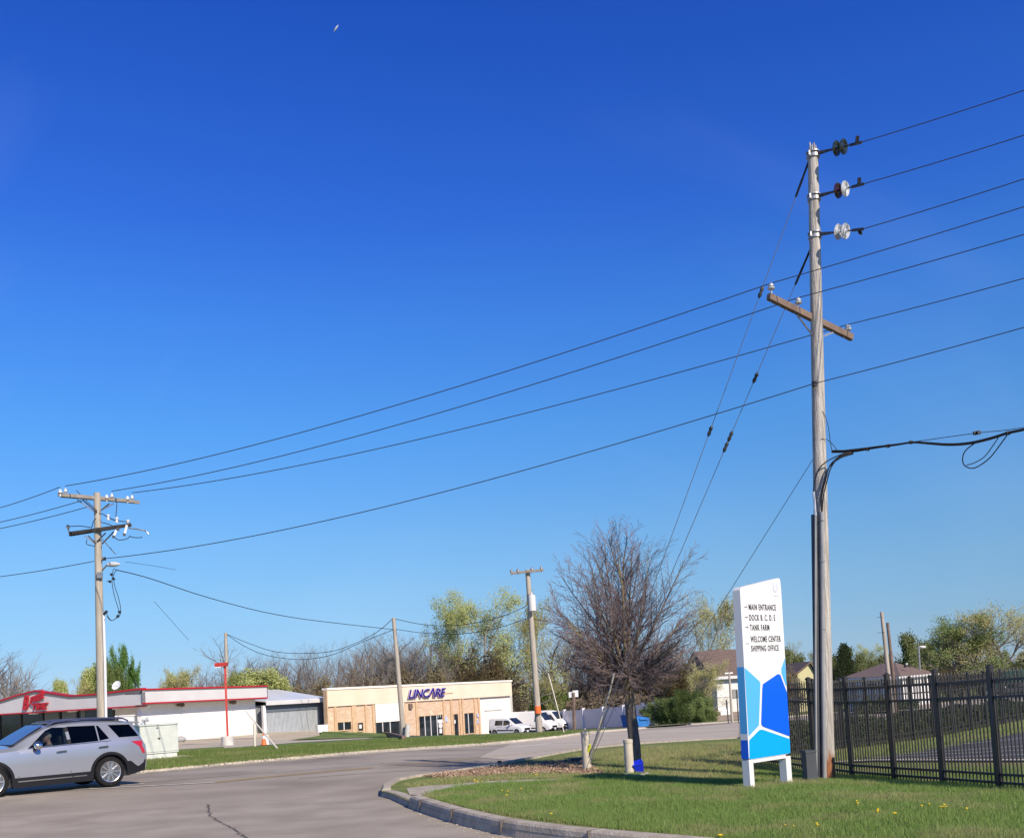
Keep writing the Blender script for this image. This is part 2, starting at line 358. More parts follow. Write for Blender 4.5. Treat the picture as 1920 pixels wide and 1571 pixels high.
def smoothpts(pts, n=6):
    pts = [Vector(p) for p in pts]; out = []
    for i in range(len(pts)-1):
        p0 = pts[max(i-1,0)]; p1 = pts[i]; p2 = pts[i+1]; p3 = pts[min(i+2, len(pts)-1)]
        for j in range(n):
            t = j/n
            out.append(.5*((2*p1)+(p2-p0)*t+(2*p0-5*p1+4*p2-p3)*t*t+(3*p1-p0-3*p2+p3)*t**3))
    out.append(pts[-1]); return out
def sheet(name, poly, mat, lift, cell=2.0, knd='structure'):
    """flat polygon in plan, cut to a grid and draped on the land"""
    bm = bmesh.new(); vs = [bm.verts.new((p[0], p[1], 0)) for p in poly]; f = bm.faces.new(vs)
    if f.normal.z < 0: f.normal_flip()
    bmesh.ops.triangulate(bm, faces=bm.faces[:])
    xs = [p[0] for p in poly]; ys = [p[1] for p in poly]
    def cut(lo, hi, ax):
        c = math.floor(lo/cell)*cell+cell
        while c < hi:
            co = (c,0,0) if ax == 0 else (0,c,0); no = (1,0,0) if ax == 0 else (0,1,0)
            bmesh.ops.bisect_plane(bm, geom=bm.verts[:]+bm.edges[:]+bm.faces[:], plane_co=co, plane_no=no, dist=1e-5); c += cell
    cut(min(xs), max(xs), 0); cut(min(ys), max(ys), 1)
    z = Tn([(v.co.x, v.co.y) for v in bm.verts])
    for v, h in zip(bm.verts, z): v.co.z = h+lift
    bmesh.ops.recalc_face_normals(bm, faces=bm.faces[:])
    if sum(f.normal.z for f in bm.faces) < 0: bmesh.ops.reverse_faces(bm, faces=bm.faces[:])
    me = bpy.data.meshes.new(name); bm.to_mesh(me); bm.free(); me.materials.append(mat)
    me.polygons.foreach_set('use_smooth', [True]*len(me.polygons))
    o = bpy.data.objects.new(name, me); COL.objects.link(o); kind(o, knd); return o
def P2(lst, lift=0.0): return [tuple(unp(a, b, lift))[:2] for a, b in lst]
def strip(name, line, width, mat, lift, side=0.0):
    """ribbon along a plan polyline draped on the land"""
    pts = [Vector((p[0], p[1])) for p in line]; L_ = []; 
    dense = []
    for i in range(len(pts)-1):
        n = max(1, int((pts[i+1]-pts[i]).length/0.8))
        dense += [pts[i].lerp(pts[i+1], j/n) for j in range(n)]
    dense.append(pts[-1]); mb = MB(); vs = []
    for i, p in enumerate(dense):
        d = (dense[min(i+1,len(dense)-1)]-dense[max(i-1,0)]).normalized(); nn = Vector((-d.y, d.x))
        for sgn in (-1, 1):
            q = p+nn*(side+sgn*width/2); vs.append((q.x, q.y, 0))
    z = Tn([(a, b) for a, b, _ in vs])
    vs = [(a, b, h+lift) for (a, b, _), h in zip(vs, z)]
    mb.add(vs, [(2*i, 2*i+2, 2*i+3, 2*i+1) for i in range(len(dense)-1)])
    o = mb.build(name, mat); return kind(o, 'structure')
def kerb(name, line, width=.16, height=.13, mat=None, gutter=.0, side=1):
    """raised kerb with rounded nose swept along a plan polyline; side=+1: grass lies to the left of travel"""
    pts = [Vector((p[0], p[1])) for p in line]; dense = []
    for i in range(len(pts)-1):
        n = max(1, int((pts[i+1]-pts[i]).length/0.5)); dense += [pts[i].lerp(pts[i+1], j/n) for j in range(n)]
    dense.append(pts[-1])
    prof = [(-.02,-.12),(-.02,0.0),(.02,height-.03),(.05,height),(width,height),(width,-.12)]
    if gutter: prof = [(-gutter,-.12),(-gutter,.012)]+[(-.02,.008)]+prof[2:]
    mb = MB(); k = len(prof); vs = []
    for i, p in enumerate(dense):
        d = (dense[min(i+1,len(dense)-1)]-dense[max(i-1,0)]).normalized(); nn = Vector((-d.y, d.x))*side
        z = T(p.x, p.y)
        for a, h in prof:
            q = p+nn*a; vs.append((q.x, q.y, z+h))
    fs = []
    for i in range(len(dense)-1):
        for j in range(k-1):
            q = (i*k+j, i*k+j+1, (i+1)*k+j+1, (i+1)*k+j); fs.append(q if side < 0 else q[::-1])
    fs.append(tuple(range(k))); fs.append(tuple((len(dense)-1)*k+j for j in range(k))[::-1])
    mb.add(vs, fs); o = mb.build(name, mat or M['kerb'])
    bm = bmesh.new(); bm.from_mesh(o.data); bmesh.ops.recalc_face_normals(bm, faces=bm.faces[:]); bm.to_mesh(o.data); bm.free()
    return kind(o, 'structure')
def text_mesh(txt, size, extrude=0.0, shear=0.0, xs=1.0, offset=0.0, spacing=1.0):
    cu = bpy.data.curves.new('t', 'FONT'); cu.body = txt; cu.size = size; cu.extrude = extrude; cu.shear = shear; cu.offset = offset; cu.space_character = spacing
    cu.align_x = 'LEFT'; cu.align_y = 'BOTTOM_BASELINE'; cu.resolution_u = 3
    ob = bpy.data.objects.new('t', cu); COL.objects.link(ob); bpy.context.view_layer.update()
    dg = bpy.context.evaluated_depsgraph_get(); me = bpy.data.meshes.new_from_object(ob.evaluated_get(dg))
    bpy.data.objects.remove(ob); bpy.data.curves.remove(cu)
    for v in me.vertices: v.co.x *= xs
    me.materials.clear(); return me
def put_text(name, txt, size, origin, xdir, ydir, mat, parent, **k):
    me = text_mesh(txt, size, **k); me.materials.append(mat); me.name = name
    x = Vector(xdir).normalized(); y = Vector(ydir).normalized(); z = x.cross(y); off = Vector(origin)-wloc(parent)
    for v in me.vertices: v.co = off+x*v.co.x+y*v.co.y+z*v.co.z
    o = bpy.data.objects.new(name, me); COL.objects.link(o); o.parent = parent; return o
# ------------------------------------------------------------------ the land and the roads
def grid_ground():
    xs = np.concatenate([np.arange(-400,-60,20), np.arange(-60,60,2.0), np.arange(60,401,20)])
    ys = np.concatenate([np.arange(-60,0,10), np.arange(0,130,2.0), np.arange(130,600,15), np.arange(600,3001,300)])
    X, Y = np.meshgrid(xs, ys); z = Tn(np.stack([X.ravel(), Y.ravel()], 1))-.10
    nx, ny = len(xs), len(ys); v = np.stack([X.ravel(), Y.ravel(), z], 1)
    v[:, 0] *= np.where(v[:, 1] > 500, v[:, 1]/150, 1)
    f = [(j*nx+i, j*nx+i+1, (j+1)*nx+i+1, (j+1)*nx+i) for j in range(ny-1) for i in range(nx-1)]
    me = bpy.data.meshes.new('ground'); me.from_pydata(v.tolist(), [], f); me.materials.append(M['grass'])
    me.polygons.foreach_set('use_smooth', [True]*len(f))
    o = bpy.data.objects.new('ground', me); COL.objects.link(o); kind(o, 'structure')
grid_ground()
FAR = P2([(1385,1353),(1250,1361.5),(1140,1371),(1050,1382),(960,1391),(860,1399),(760,1406),(660,1413),(560,1422),(400,1435.5),(260,1449),(130,1460),(0,1470)])
FAR = [(FAR[0][0]+14, FAR[0][1]+15)]+FAR+[(FAR[-1][0]-25, FAR[-1][1]-4)]
NEARL = P2([(1800,1372),(1600,1380),(1385,1388.5),(1300,1393),(1200,1400),(1090,1411),(1000,1428),(900,1447),(820,1459),(768,1466),(735,1473),(716,1484),(715,1493),(737,1499),(765,1512)])
NEAR2 = P2([(767,1514),(804,1527.5),(838,1539),(873,1549),(920,1561),(967,1570.5),(1060,1584),(1160,1595),(1255,1604),(1400,1620),(1700,1652)])
road_poly = FAR+[(-60, FAR[-1][1]), (-60, -20), (40, -20), (40, 6)]+[NEAR2[-1]]+NEAR2[::-1]+NEARL[::-1]
sheet('road', road_poly, M['asphalt'], 0.0, 1.5)
isl = NEARL+NEAR2+[(40,6),(60,10),(60,60),(NEARL[0][0]+4, NEARL[0][1]+3)]
LIFT = .115
sheet('lawn', isl, M['grass'], LIFT, 1.0)
verge = FAR+[(FAR[-1][0], FAR[-1][1]+15)]+P2([(0,1416),(200,1410),(330,1409),(420,1403),(520,1398),(620,1391),(690,1385),(760,1383),(860,1382),(930,1379),(1010,1376),(1100,1371),(1132,1368.5),(1150,1369)])+[(FAR[1][0]-3.5, FAR[1][1]+1.0), (FAR[0][0]-3.5, FAR[0][1]+1.5)]
sheet('verge', verge, M['grassfar'], .125, 1.5)
k = kerb('kerb', FAR, gutter=.55, side=-1, mat=M['conc']); 
kerb('kerb', NEARL[:13], gutter=.0, side=1, height=.17, width=.2, mat=M['kerb'])
kerb('kerb', NEARL[12:15], width=.22, side=1, height=.125, mat=M['kerb'])
kerb('kerb', NEAR2, width=.22, height=.21, side=1, mat=M['kerb'])
# lot of the shop, its drive and the yard before the office
lot = P2([(-40,1420),(200,1411),(330,1409),(420,1402.5),(470,1399),(560,1391.5),(585,1389)])+P2([(600,1381),(590,1372)])+[(-18,100),(-70,100),(-70,60)]
sheet('car_park', lot, M['lot'], .10, 2.0)
sheet('path', P2([(470,1400),(560,1392),(690,1386.5),(700,1388),(560,1395.5),(470,1403.5),(420,1407),(420,1403.5)]), M['conc'], .14, 2.0)
sheet('verge_mound', P2([(540,1391),(600,1382),(625,1372),(690,1371),(760,1383),(700,1386),(600,1389)]), M['grassfar'], .16, 2.0)
yard = P2([(760,1382),(860,1382),(930,1378),(1010,1375),(1130,1368),(1240,1359)])+[(16,112),(4,135),(-6,135),(-16,97)]
sheet('yard', yard, M['dark_asph'], .06, 3.0)
# apron of paler concrete in the mouth of the drive and the far road surface
sheet('driveway', P2([(0,1571),(0,1530),(340,1512),(620,1495),(716,1487)])+P2([(715,1493),(737,1499),(765,1512)])+NEAR2+[(40,6),(40,-10),(-10,-10)], M['apron'], .004, 1.5)
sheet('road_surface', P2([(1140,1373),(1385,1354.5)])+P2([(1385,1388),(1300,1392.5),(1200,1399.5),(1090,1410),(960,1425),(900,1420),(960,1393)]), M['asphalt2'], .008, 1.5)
# inner lane behind the railings
park = [tuple(at(a, b, 1)[:2]) for a, b in []] or P2([(1545,1442),(1640,1437.5),(1780,1438),(1925,1438.5)])
up_ = P2([(1925,1376),(1780,1403),(1690,1419),(1600,1432)])
inner = park+[(park[-1][0]+12, park[-1][1]-1),(up_[0][0]+14, up_[0][1]+8)]+up_
sheet('lane', inner, M['dark_asph'], LIFT+.012, 1.0)
kl = strip('lane_kerb', park+[(park[-1][0]+12, park[-1][1]-1)], .22, M['conc'], LIFT+.05)
for i, (a, b) in enumerate([((1600,1436),(1925,1425)),((1680,1424),(1925,1408)),((1640,1430),(1925,1416)),((1740,1410),(1925,1392))]):
    strip('lane_line', [tuple(unp(*a))[:2], tuple(unp(*b))[:2]], .07, M['white_paint'], LIFT+.022)
# grey wall of the street beyond, a paler band behind the railings
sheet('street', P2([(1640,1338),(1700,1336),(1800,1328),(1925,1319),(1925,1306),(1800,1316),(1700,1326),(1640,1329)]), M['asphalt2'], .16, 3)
sheet('slope', P2([(1340,1337),(1400,1333),(1400,1352),(1345,1353.5)]), pm('dry_slope', (.36,.27,.19), (.44,.35,.26), .5, .95), .06, 3)
# paint on the road
def paint(line, w, mat): return strip('road_line', P2(line), w, mat, .012)
paint([(-20,1490),(60,1484),(215,1476.5),(330,1470.5),(402,1467)], .17, M['white_paint'])
paint([(330,1478),(365,1478)], .08, M['white_paint'])
paint([(404,1467.5),(480,1459.5),(560,1452),(640,1444.5),(700,1439.5)], .11, M['yellow_paint'])
paint([(404,1465.5),(480,1457.8),(560,1450.3),(640,1443),(700,1438)], .09, M['yellow_paint'])
paint([(270,1466),(400,1456),(560,1443),(700,1432),(790,1425),(860,1418)], .08, M['white_paint'])
paint([(955,1401),(1000,1396.5),(1032,1393)], .35, M['white_paint'])
paint([(715,1436),(800,1430),(900,1421),(1000,1411),(1080,1402),(1160,1393),(1240,1386)], .10, M['yellow_paint'])
paint([(560,1459),(660,1451.5),(745,1446),(800,1443)], .06, M['tar'])
paint([(740,1434),(830,1438),(850,1438)], .05, M['tar'])
paint([(1050,1584),(1000,1568),(930,1562)], .12, M['white_paint'])
def crack(pts, w):
    pl = P2(pts); out = []
    for i in range(len(pl)-1):
        a = Vector(pl[i]); b = Vector(pl[i+1]); n = max(2, int((b-a).length/.07))
        for j in range(n): out.append(tuple(a.lerp(b, j/n)+Vector((random.gauss(0,.022), random.gauss(0,.022)))))
    mb = MB(); zs = Tn(out); vs = []
    for i, (p, z) in enumerate(zip(out, zs)):
        ww = w*random.uniform(.3, 1.3); vs += [(p[0]-ww, p[1], z+.014), (p[0]+ww, p[1]+ww*.5, z+.014)]
    mb.add(vs, [(2*i, 2*i+1, 2*i+3, 2*i+2) for i in range(len(out)-1)]); kind(mb.build('road_crack', M['tar']), 'structure')
crack([(390,1508),(394,1530),(412,1541),(440,1556),(462,1571),(480,1584)], .014)
crack([(765,1502),(700,1503),(640,1505),(560,1507)], .006)
crack([(60,1500),(250,1491),(420,1483),(560,1474),(700,1462)], .006)
# pebbles and grit by the kerb
mb = MB()
for i in range(90):
    px = random.uniform(735,900); py = 1500+(px-750)*.36+abs(random.gauss(0,5))
    if px < 770: py = random.uniform(1498, 1507)
    p = unp(px, py); r = random.uniform(.006,.02); x = [Vector((random.gauss(0,1),random.gauss(0,1),random.gauss(0,.5))).normalized()*r for _ in range(6)]
    mb.lathe((p.x,p.y,p.z+r*.5), (random.gauss(0,1),random.gauss(0,1),1), [(0,-r*.6),(r,-.2*r),(r*.8,r*.4),(0,r*.7)], 5)
g = kind(mb.build('gravel', M['rock']), 'stuff')
# mulch bed and the narrow concrete walk across the corner
mul = [(790,1455),(850,1448),(900,1442),(960,1436),(1020,1430),(1080,1425),(1100,1432),(1120,1443),(1135,1450),(1100,1452),(1040,1450),(960,1452),(900,1455),(840,1459)]
sheet('mulch_bed', P2(mul, LIFT), M['mulch'], LIFT+.006, 1.0)
mb = MB(); bp = P2(mul, LIFT); 
def inside(p, poly):
    c = False; n = len(poly)
    for i in range(n):
        a = poly[i]; b = poly[i-1]
        if (a[1] > p[1]) != (b[1] > p[1]) and p[0] < (b[0]-a[0])*(p[1]-a[1])/(b[1]-a[1])+a[0]: c = not c
    return c
xs = [q[0] for q in bp]; ys = [q[1] for q in bp]; cnt = 0
while cnt < 2600:
    p = (random.uniform(min(xs)-.3, max(xs)+.3), random.uniform(min(ys)-.3, max(ys)+.3))
    if not inside(p, bp): continue
    cnt += 1; z = T(*p) if cnt % 8 == 0 else z if cnt > 8 else T(*p)
    z = T(*p); a = random.uniform(0, 3.14); l = random.uniform(.03,.07)
    mb.box((p[0], p[1], z+LIFT+.02+random.uniform(0,.02)), (l*2, l*.5, .01), mat=Matrix.Rotation(a, 3, 'Z')@Matrix.Rotation(random.gauss(0,.5), 3, 'Y'))
kind(mb.build('wood_chips', pm('chips', (.20,.12,.08), (.46,.33,.23), isl=True, rough=.95)), 'stuff')
walk = P2([(762,1478),(800,1473),(850,1470.5),(900,1465.5),(960,1462.5),(1040,1460),(1080,1461),(1040,1464.5),(960,1468),(900,1471),(870,1476),(830,1483),(790,1492),(768,1490)], LIFT)
sheet('path', walk, M['kerb'], LIFT+.012, 1.0)
# ------------------------------------------------------------------ grass blades
def blades(name, poly, n, h, w, mat, lift, excl=(), seedv=1, dens=None, tilt=.35):
    rg = np.random.default_rng(seedv); poly = np.array(poly); lo = poly.min(0); hi = poly.max(0)
    pts = rg.uniform(lo, hi, (int(n*2.6), 2))
    def ins(pts, pl):
        c = np.zeros(len(pts), bool)
        for i in range(len(pl)):
            a = pl[i]; b = pl[i-1]
            with np.errstate(divide='ignore', invalid='ignore'):
                t = (b[0]-a[0])*(pts[:,1]-a[1])/(b[1]-a[1])+a[0]
            c ^= ((a[1] > pts[:,1]) != (b[1] > pts[:,1])) & (pts[:,0] < t)
        return c
    k = ins(pts, poly)
    for e in excl: k &= ~ins(pts, np.array(e))
    pts = pts[k]
    if dens is not None: pts = pts[rg.random(len(pts)) < dens(pts)]
    pts = pts[:n]; N = len(pts)
    z = Tn(pts)+lift; a = rg.uniform(0, 2*np.pi, N)
    cl = np.sin(pts[:,0]*2.1+np.sin(pts[:,1]*1.7))*np.sin(pts[:,1]*2.7)*.25+1
    hh = h*cl*rg.uniform(.45, 1.25, N); ww = w*rg.uniform(.6, 1.3, N)
    d = np.stack([np.cos(a), np.sin(a)], 1); b2 = rg.uniform(0, 2*np.pi, N); ln = hh*np.abs(rg.normal(0, tilt, N))
    v = np.zeros((N, 3, 3)); v[:,0,:2] = pts-d*ww[:,None]/2; v[:,1,:2] = pts+d*ww[:,None]/2; v[:,:2,2] = z[:,None]-.005
    v[:,2,0] = pts[:,0]+np.cos(b2)*ln; v[:,2,1] = pts[:,1]+np.sin(b2)*ln; v[:,2,2] = z+hh
    me = bpy.data.meshes.new(name); me.vertices.add(N*3); me.vertices.foreach_set('co', v.ravel())
    me.loops.add(N*3); me.loops.foreach_set('vertex_index', np.arange(N*3, dtype=np.int32)); me.polygons.add(N)
    me.polygons.foreach_set('loop_start', np.arange(0, N*3, 3, dtype=np.int32)); me.update(calc_edges=True); me.validate()
    me.materials.append(mat); o = bpy.data.objects.new(name, me); COL.objects.link(o); kind(o, 'stuff'); return o
EX = [walk, bp]
nearlawn = P2([(782,1490),(817,1500),(873,1514),(940,1527),(1000,1535),(1100,1548),(1200,1560),(1330,1575),(1700,1615),(2000,1640)], LIFT)+P2([(2000,1490),(1925,1486),(1868,1480),(1775,1472),(1672,1466),(1560,1464),(1480,1463),(1400,1463),(1300,1458),(1200,1452),(1100,1455),(1000,1458),(900,1468),(800,1480)], LIFT)
blades('grass', nearlawn, 330000, .075, .007, M['blade'], LIFT, EX, 2)
blades('dry_grass', nearlawn, 45000, .055, .007, M['straw'], LIFT, EX, 3)
kerbside = P2([(785,1491),(873,1515),(940,1528),(1000,1536),(1100,1549),(1200,1561),(1330,1576),(1700,1616),(1700,1590),(1330,1550),(1200,1540),(1050,1520),(940,1505),(860,1492)], LIFT)
blades('dry_grass', kerbside, 34000, .05, .007, M['straw'], LIFT, EX, 4)
mid = P2([(750,1470),(900,1449),(1000,1431),(1090,1413),(1200,1402),(1300,1395),(1385,1391),(1500,1392),(1600,1400),(1600,1464),(1400,1463),(1300,1458),(1200,1452),(1100,1455),(1000,1458),(900,1464),(780,1478)], LIFT)
EXM = EX+[P2([(1308,1402),(1356,1402),(1388,1424),(1343,1425)])]
blades('grass', mid, 55000, .07, .010, M['blade'], LIFT, EXM, 5)
blades('dry_grass', mid, 100000, .06, .010, M['straw'], LIFT, EXM, 6)
inner_l = P2([(1420,1458),(1525,1460),(1600,1464),(1775,1472),(1870,1480),(1960,1488),(1960,1442),(1780,1442),(1640,1441),(1500,1446),(1420,1440)], LIFT)
blades('grass', inner_l, 60000, .07, .009, M['blade'], LIFT, [inner], 7)
inner_u = P2([(1430,1440),(1600,1430),(1700,1415),(1800,1398),(1925,1372),(1925,1352),(1712,1391),(1500,1427),(1430,1434)], LIFT)
blades('grass', inner_u, 25000, .08, .012, M['blade'], LIFT, [], 8)
blades('dry_grass', inner_u, 14000, .07, .012, M['straw'], LIFT, [], 9)
vg = P2([(0,1466),(260,1445),(400,1432),(560,1418),(760,1402),(960,1387),(1050,1378),(1138,1368),(1010,1375),(860,1381),(700,1387),(560,1397),(330,1409),(0,1416)], .12)
blades('grass', vg, 130000, .09, .022, M['blade2'], .125, [], 10)
def tufts(name, poly, nclump, per, rad, h, w, mat, lift, seedv, tilt=.5):
    rg = np.random.default_rng(seedv); rr_ = random.Random(seedv); cs = []
    poly_ = poly; x0 = min(q[0] for q in poly); x1 = max(q[0] for q in poly); y0 = min(q[1] for q in poly); y1 = max(q[1] for q in poly)
    while len(cs) < nclump:
        p = (rr_.uniform(x0,x1), rr_.uniform(y0,y1))
        if inside(p, poly_): cs.append(p)
    vs = []
    for c in cs:
        z = T(*c)+lift; s_ = rr_.uniform(.5,1.3)
        for _ in range(per):
            x = c[0]+rr_.gauss(0,rad*s_); y = c[1]+rr_.gauss(0,rad*s_); a = rr_.uniform(0,6.28); hh = h*s_*rr_.uniform(.5,1.2); ww = w*rr_.uniform(.6,1.3); b = rr_.uniform(0,6.28); ln = hh*abs(rr_.gauss(0,tilt))
            vs += [(x-math.cos(a)*ww/2, y-math.sin(a)*ww/2, z), (x+math.cos(a)*ww/2, y+math.sin(a)*ww/2, z), (x+math.cos(b)*ln, y+math.sin(b)*ln, z+hh)]
    mb = MB(); mb.v = vs; mb.f = [(i, i+1, i+2) for i in range(0, len(vs), 3)]; kind(mb.build(name, mat), 'stuff')
tufts('weeds', nearlawn, 240, 45, .07, .12, .010, M['blade'], LIFT, 21)
tufts('weeds', nearlawn, 160, 30, .06, .035, .028, M['leaf_bush'], LIFT+.02, 22, 1.6)
tufts('dead_leaves', nearlawn, 150, 3, .05, .03, .03, M['leaf_bud'], LIFT+.03, 23, 1.6)
tufts('weeds', P2([(770,1476),(870,1462),(1000,1452),(1150,1447),(1385,1440),(1385,1400),(1200,1405),(1100,1414),(900,1449)], LIFT), 150, 35, .08, .12, .012, M['straw'], LIFT, 24)
tufts('weeds', vg, 260, 26, .16, .12, .03, M['blade2'], .125, 25)
# grit along the gutters and bits of debris on the drive
mb = MB()
for i in range(240):
    k_ = random.random(); src_ = NEAR2 if random.random() < .65 else NEARL[:11]; j_ = random.randrange(len(src_)-1); a_, b_ = Vector(src_[j_]), Vector(src_[j_+1]); p = a_.lerp(b_, k_); d_ = (b_-a_).normalized(); n_ = Vector((-d_.y, d_.x)); p = p-n_*abs(random.gauss(0,.16))-n_*.03
    if not (-12 < p.x < 12): continue
    r = random.uniform(.003,.009); z = T(p.x, p.y); mb.box((p.x, p.y, z+r*.5+.004), (r*2.5, r*1.6, r), random.uniform(0,3))
kind(mb.build('grit', M['rock']), 'stuff')
crack([(0,1528),(120,1524),(240,1519),(330,1513),(392,1509)], .004)

crack([(210,1500),(330,1492),(520,1480),(690,1470)], .004)
paint([(150,1475.5),(330,1461),(520,1446)], .05, M['tar'])
paint([(0,1487),(60,1481.5),(205,1473.5),(270,1469)], .16, M['white_paint'])
mb = MB(); acc = 0.
for a_, b_ in zip(NEAR2[:8], NEAR2[1:9]):
    a_, b_ = Vector(a_), Vector(b_); L_ = (b_-a_).length; d_ = (b_-a_)/L_; n_ = Vector((-d_.y, d_.x)); t = (1.9-acc) if acc else .9
    while t < L_:
        p = a_+d_*t+n_*.10; z = T(p.x, p.y); mb.box((p.x, p.y, z+.10), (.014,.247,.228), math.atan2(d_.y, d_.x)); t += 1.9
    acc = (L_-t+1.9) % 1.9 or .01
kind(mb.build('kerb_joint', M['tar']), 'structure')
# dandelions
mbd = MB()
flowers = [(1645,1520),(1646,1517),(1677,1524),(1765,1512),(1773,1512),(1770,1508),(1728,1510),(1742,1507),(1812,1515),(1606,1501),(1608,1505),(1472,1546),(1488,1548),(1531,1543),(1533,1546),(941,1481),(952,1483),(950,1490),(977,1478),(1033,1525),(1005,1452),(890,1462),(895,1464),(903,1464),(1350,1565)]
DF = []
for (a, b) in flowers:
    p = unp(a, b, LIFT+.06); DF.append(p)
me0 = None
for i, p in enumerate(DF):
    if me0 is None:
        mb = MB().lathe((0,0,0), (0,0,1), [(.004,-.07),(.004,-.008),(.022,-.004),(.028,.004),(.018,.012),(0,.014)], 9)
        o = mb.build('dandelion', M['dandelion']); me0 = o.data
    else: o = bpy.data.objects.new('dandelion', me0); COL.objects.link(o)
    o.location = p; s = random.uniform(.7, 1.25) if i > 14 or i in (0,2,3,4,5) else random.uniform(.5,.8); o.scale = (s,s,1)
    tag(o, 'yellow dandelion head in the green lawn near the kerb or railings', 'flower', 'dandelions dotted over the lawn')
# ------------------------------------------------------------------ poles and wires
def shaft(mb, a, b, ra, rb, n=12, k=8):
    pts = [Vector(a).lerp(Vector(b), i/k) for i in range(k+1)]
    mb.tube(pts, [ra+(rb-ra)*i/k for i in range(k+1)], n); return mb
WD = Vector((.74,-.67,0)).normalized()      # the way the wires run from the left pole to the right one
# --- the big pole on the right
YP = 19.4
b0 = at(1550,1467,YP); t0 = at(1524,277,YP); b0.z = T(b0.x,b0.y)+LIFT-.05
rp = thing('utility_pole', 'tall weathered wooden utility pole with stacked insulators beside the blue and white sign', 'utility pole', b0)
ax = (t0-b0)
def on(py):                                  # point on the axis of the right pole at image height py
    f_ = (1467-py)/(1467-277); return b0+ax*f_
mb = MB()
low = b0+ax*.075
shaft(mb, low, t0-ax.normalized()*.12, .152, .098, 20, 14)
for i in range(9):                           # splintered top
    a = i*.7; p = t0+Vector((math.cos(a)*.06, math.sin(a)*.06, -.16)); mb.tube([p, p+Vector((0,0,.16+random.uniform(.0,.12)))], [.03,.012], 5)
mb.build('shaft', M['pole'], rp, smooth=True)
mb = MB(); shaft(mb, b0-Vector((0,0,.1)), low, .155, .152, 20, 2); mb.build('shaft_foot', M['polelow'], rp, smooth=True)['label'] = 'orange brown stained foot of the pole'
# wire positions at the pole and where each leaves the frame at the right
def ext(p, q, k=1.8): return Vector(p)+(Vector(q)-Vector(p))*k
def string(py_attach, px_end, py_end, discs, wy, stacks):
    """dead-end insulator string; returns the wire start"""
    A = on(py_attach); B = at(px_end, py_end, YP-(px_end-1530)/1920*YP*.85)
    d = (B-A).normalized(); x = d.cross(Vector((0,0,1))).normalized(); y = x.cross(d)
    band = MB().lathe(A-Vector((0,0,.05)), (0,0,1), [(.112,-.035),(.128,-.03),(.128,.03),(.112,.035)], 18)
    band.lathe(A+Vector((0,0,.03)), (0,0,1), [(.11,-.012),(.134,-.01),(.134,.01),(.11,.012)], 18)
    for s in (-1,1): band.box(A+x*.14*s-Vector((0,0,.02)), (.03,.05,.09))
    L_ = (B-A).length
    link = MB().bar(A+d*.10, A+d*(L_*.48), .03, .035).bar(A+d*.12+x*.03, A+d*(L_*.34), .012, .05).bar(A+d*.12-x*.03, A+d*(L_*.34), .012, .05)
    band.build('pole_band', M['steel'], rp); link.build('strap_link', M['darksteel'], rp)
    for i, dm in enumerate(discs):
        c = A+d*(L_*(.50+.15*i))
        mb = MB().lathe(c, d, [(.0,-.07),(.034,-.06),(.04,-.02),(.136,.0),(.148,.012),(.14,.024),(.115,.014),(.105,.026),(.088,.014),(.076,.026),(.058,.014),(.034,.022),(.016,.03),(.016,.07),(0,.07)], 24)
        mb.build('insulator_disc', M[dm], rp, smooth=True)
    c = A+d*(L_*.80)
    cl = MB().bar(A+d*(L_*.66), B, .022).bar(c, B+d*.04, .035, .045)
    for i in range(4):
        q = B-d*.06+(y if stacks > 0 else -x*.6-y*.5)*(.035+.028*i); cl.bar(q-d*.035, q+d*.04, .016, .016).bar(q-x*.05, q+x*.05, .016, .012)
    cl.bar(B-d*.05, B-d*.05+(y if stacks > 0 else -x*.6-y*.5)*.14, .018)
    cl.build('strain_clamp', M['darksteel'], rp)
    return B
W1 = string(290,1612,268,['porcdark','porcdark'],166,1)
W2 = string(373,1616,346,['porcbrown','porcelain'],250,1)
W3 = string(446,1616,430,['porcelain','porcelain'],332,-1)
# crossarm: axis at right angles to the wires
c0 = on(594); ad = Vector((.80,.60,0)); ad.normalize()
A1 = at(1441,556,YP-.55); A2 = at(1597,633,YP+.55)
fwd = Vector((-(A2-A1).normalized().y, (A2-A1).normalized().x, 0))*-1
off = -fwd*.0
MB().bar(A1, A2, .095, .12).build('crossarm', M['arm'], rp)
am = (A1+A2)/2
MB().bar(A1.lerp(A2,.31)+Vector((0,0,-.06)), on(640)+Vector((-.10,-.06,0)), .012, .035).build('brace', M['darksteel'], rp)
MB().bar(A1.lerp(A2,.78)+Vector((0,0,-.06)), on(640)+Vector((.11,.05,0)), .012, .035).build('brace', M['steel'], rp)
for f_ in (.02,.12,.3,.62,.9,.985): p = A1.lerp(A2, f_); MB().lathe(p-Vector((0,0,.085)), (0,0,1), [(.016,0),(.016,.012),(.008,.013),(.008,.18)], 6).build('bolt', M['steel'], rp)
def pin_ins(p, parent, s=1.0, mat='porcelain'):
    return MB().lathe(p, (0,0,1), [(.012*s,-.10*s),(.012*s,0),(.05*s,.0),(.062*s,.012*s),(.058*s,.03*s),(.034*s,.038*s),(.034*s,.05*s),(.052*s,.055*s),(.05*s,.07*s),(.026*s,.08*s),(.03*s,.10*s),(0,.11*s)], 14).build('pin_insulator', M[mat], parent, smooth=True)
I1 = at(1446,540,YP-.5); I2 = at(1497,567,YP-.2); I3 = at(1590,617,YP+.5)
for p in (I1, I2, I3): pin_ins(p-Vector((0,0,.03)), rp, 1.15)
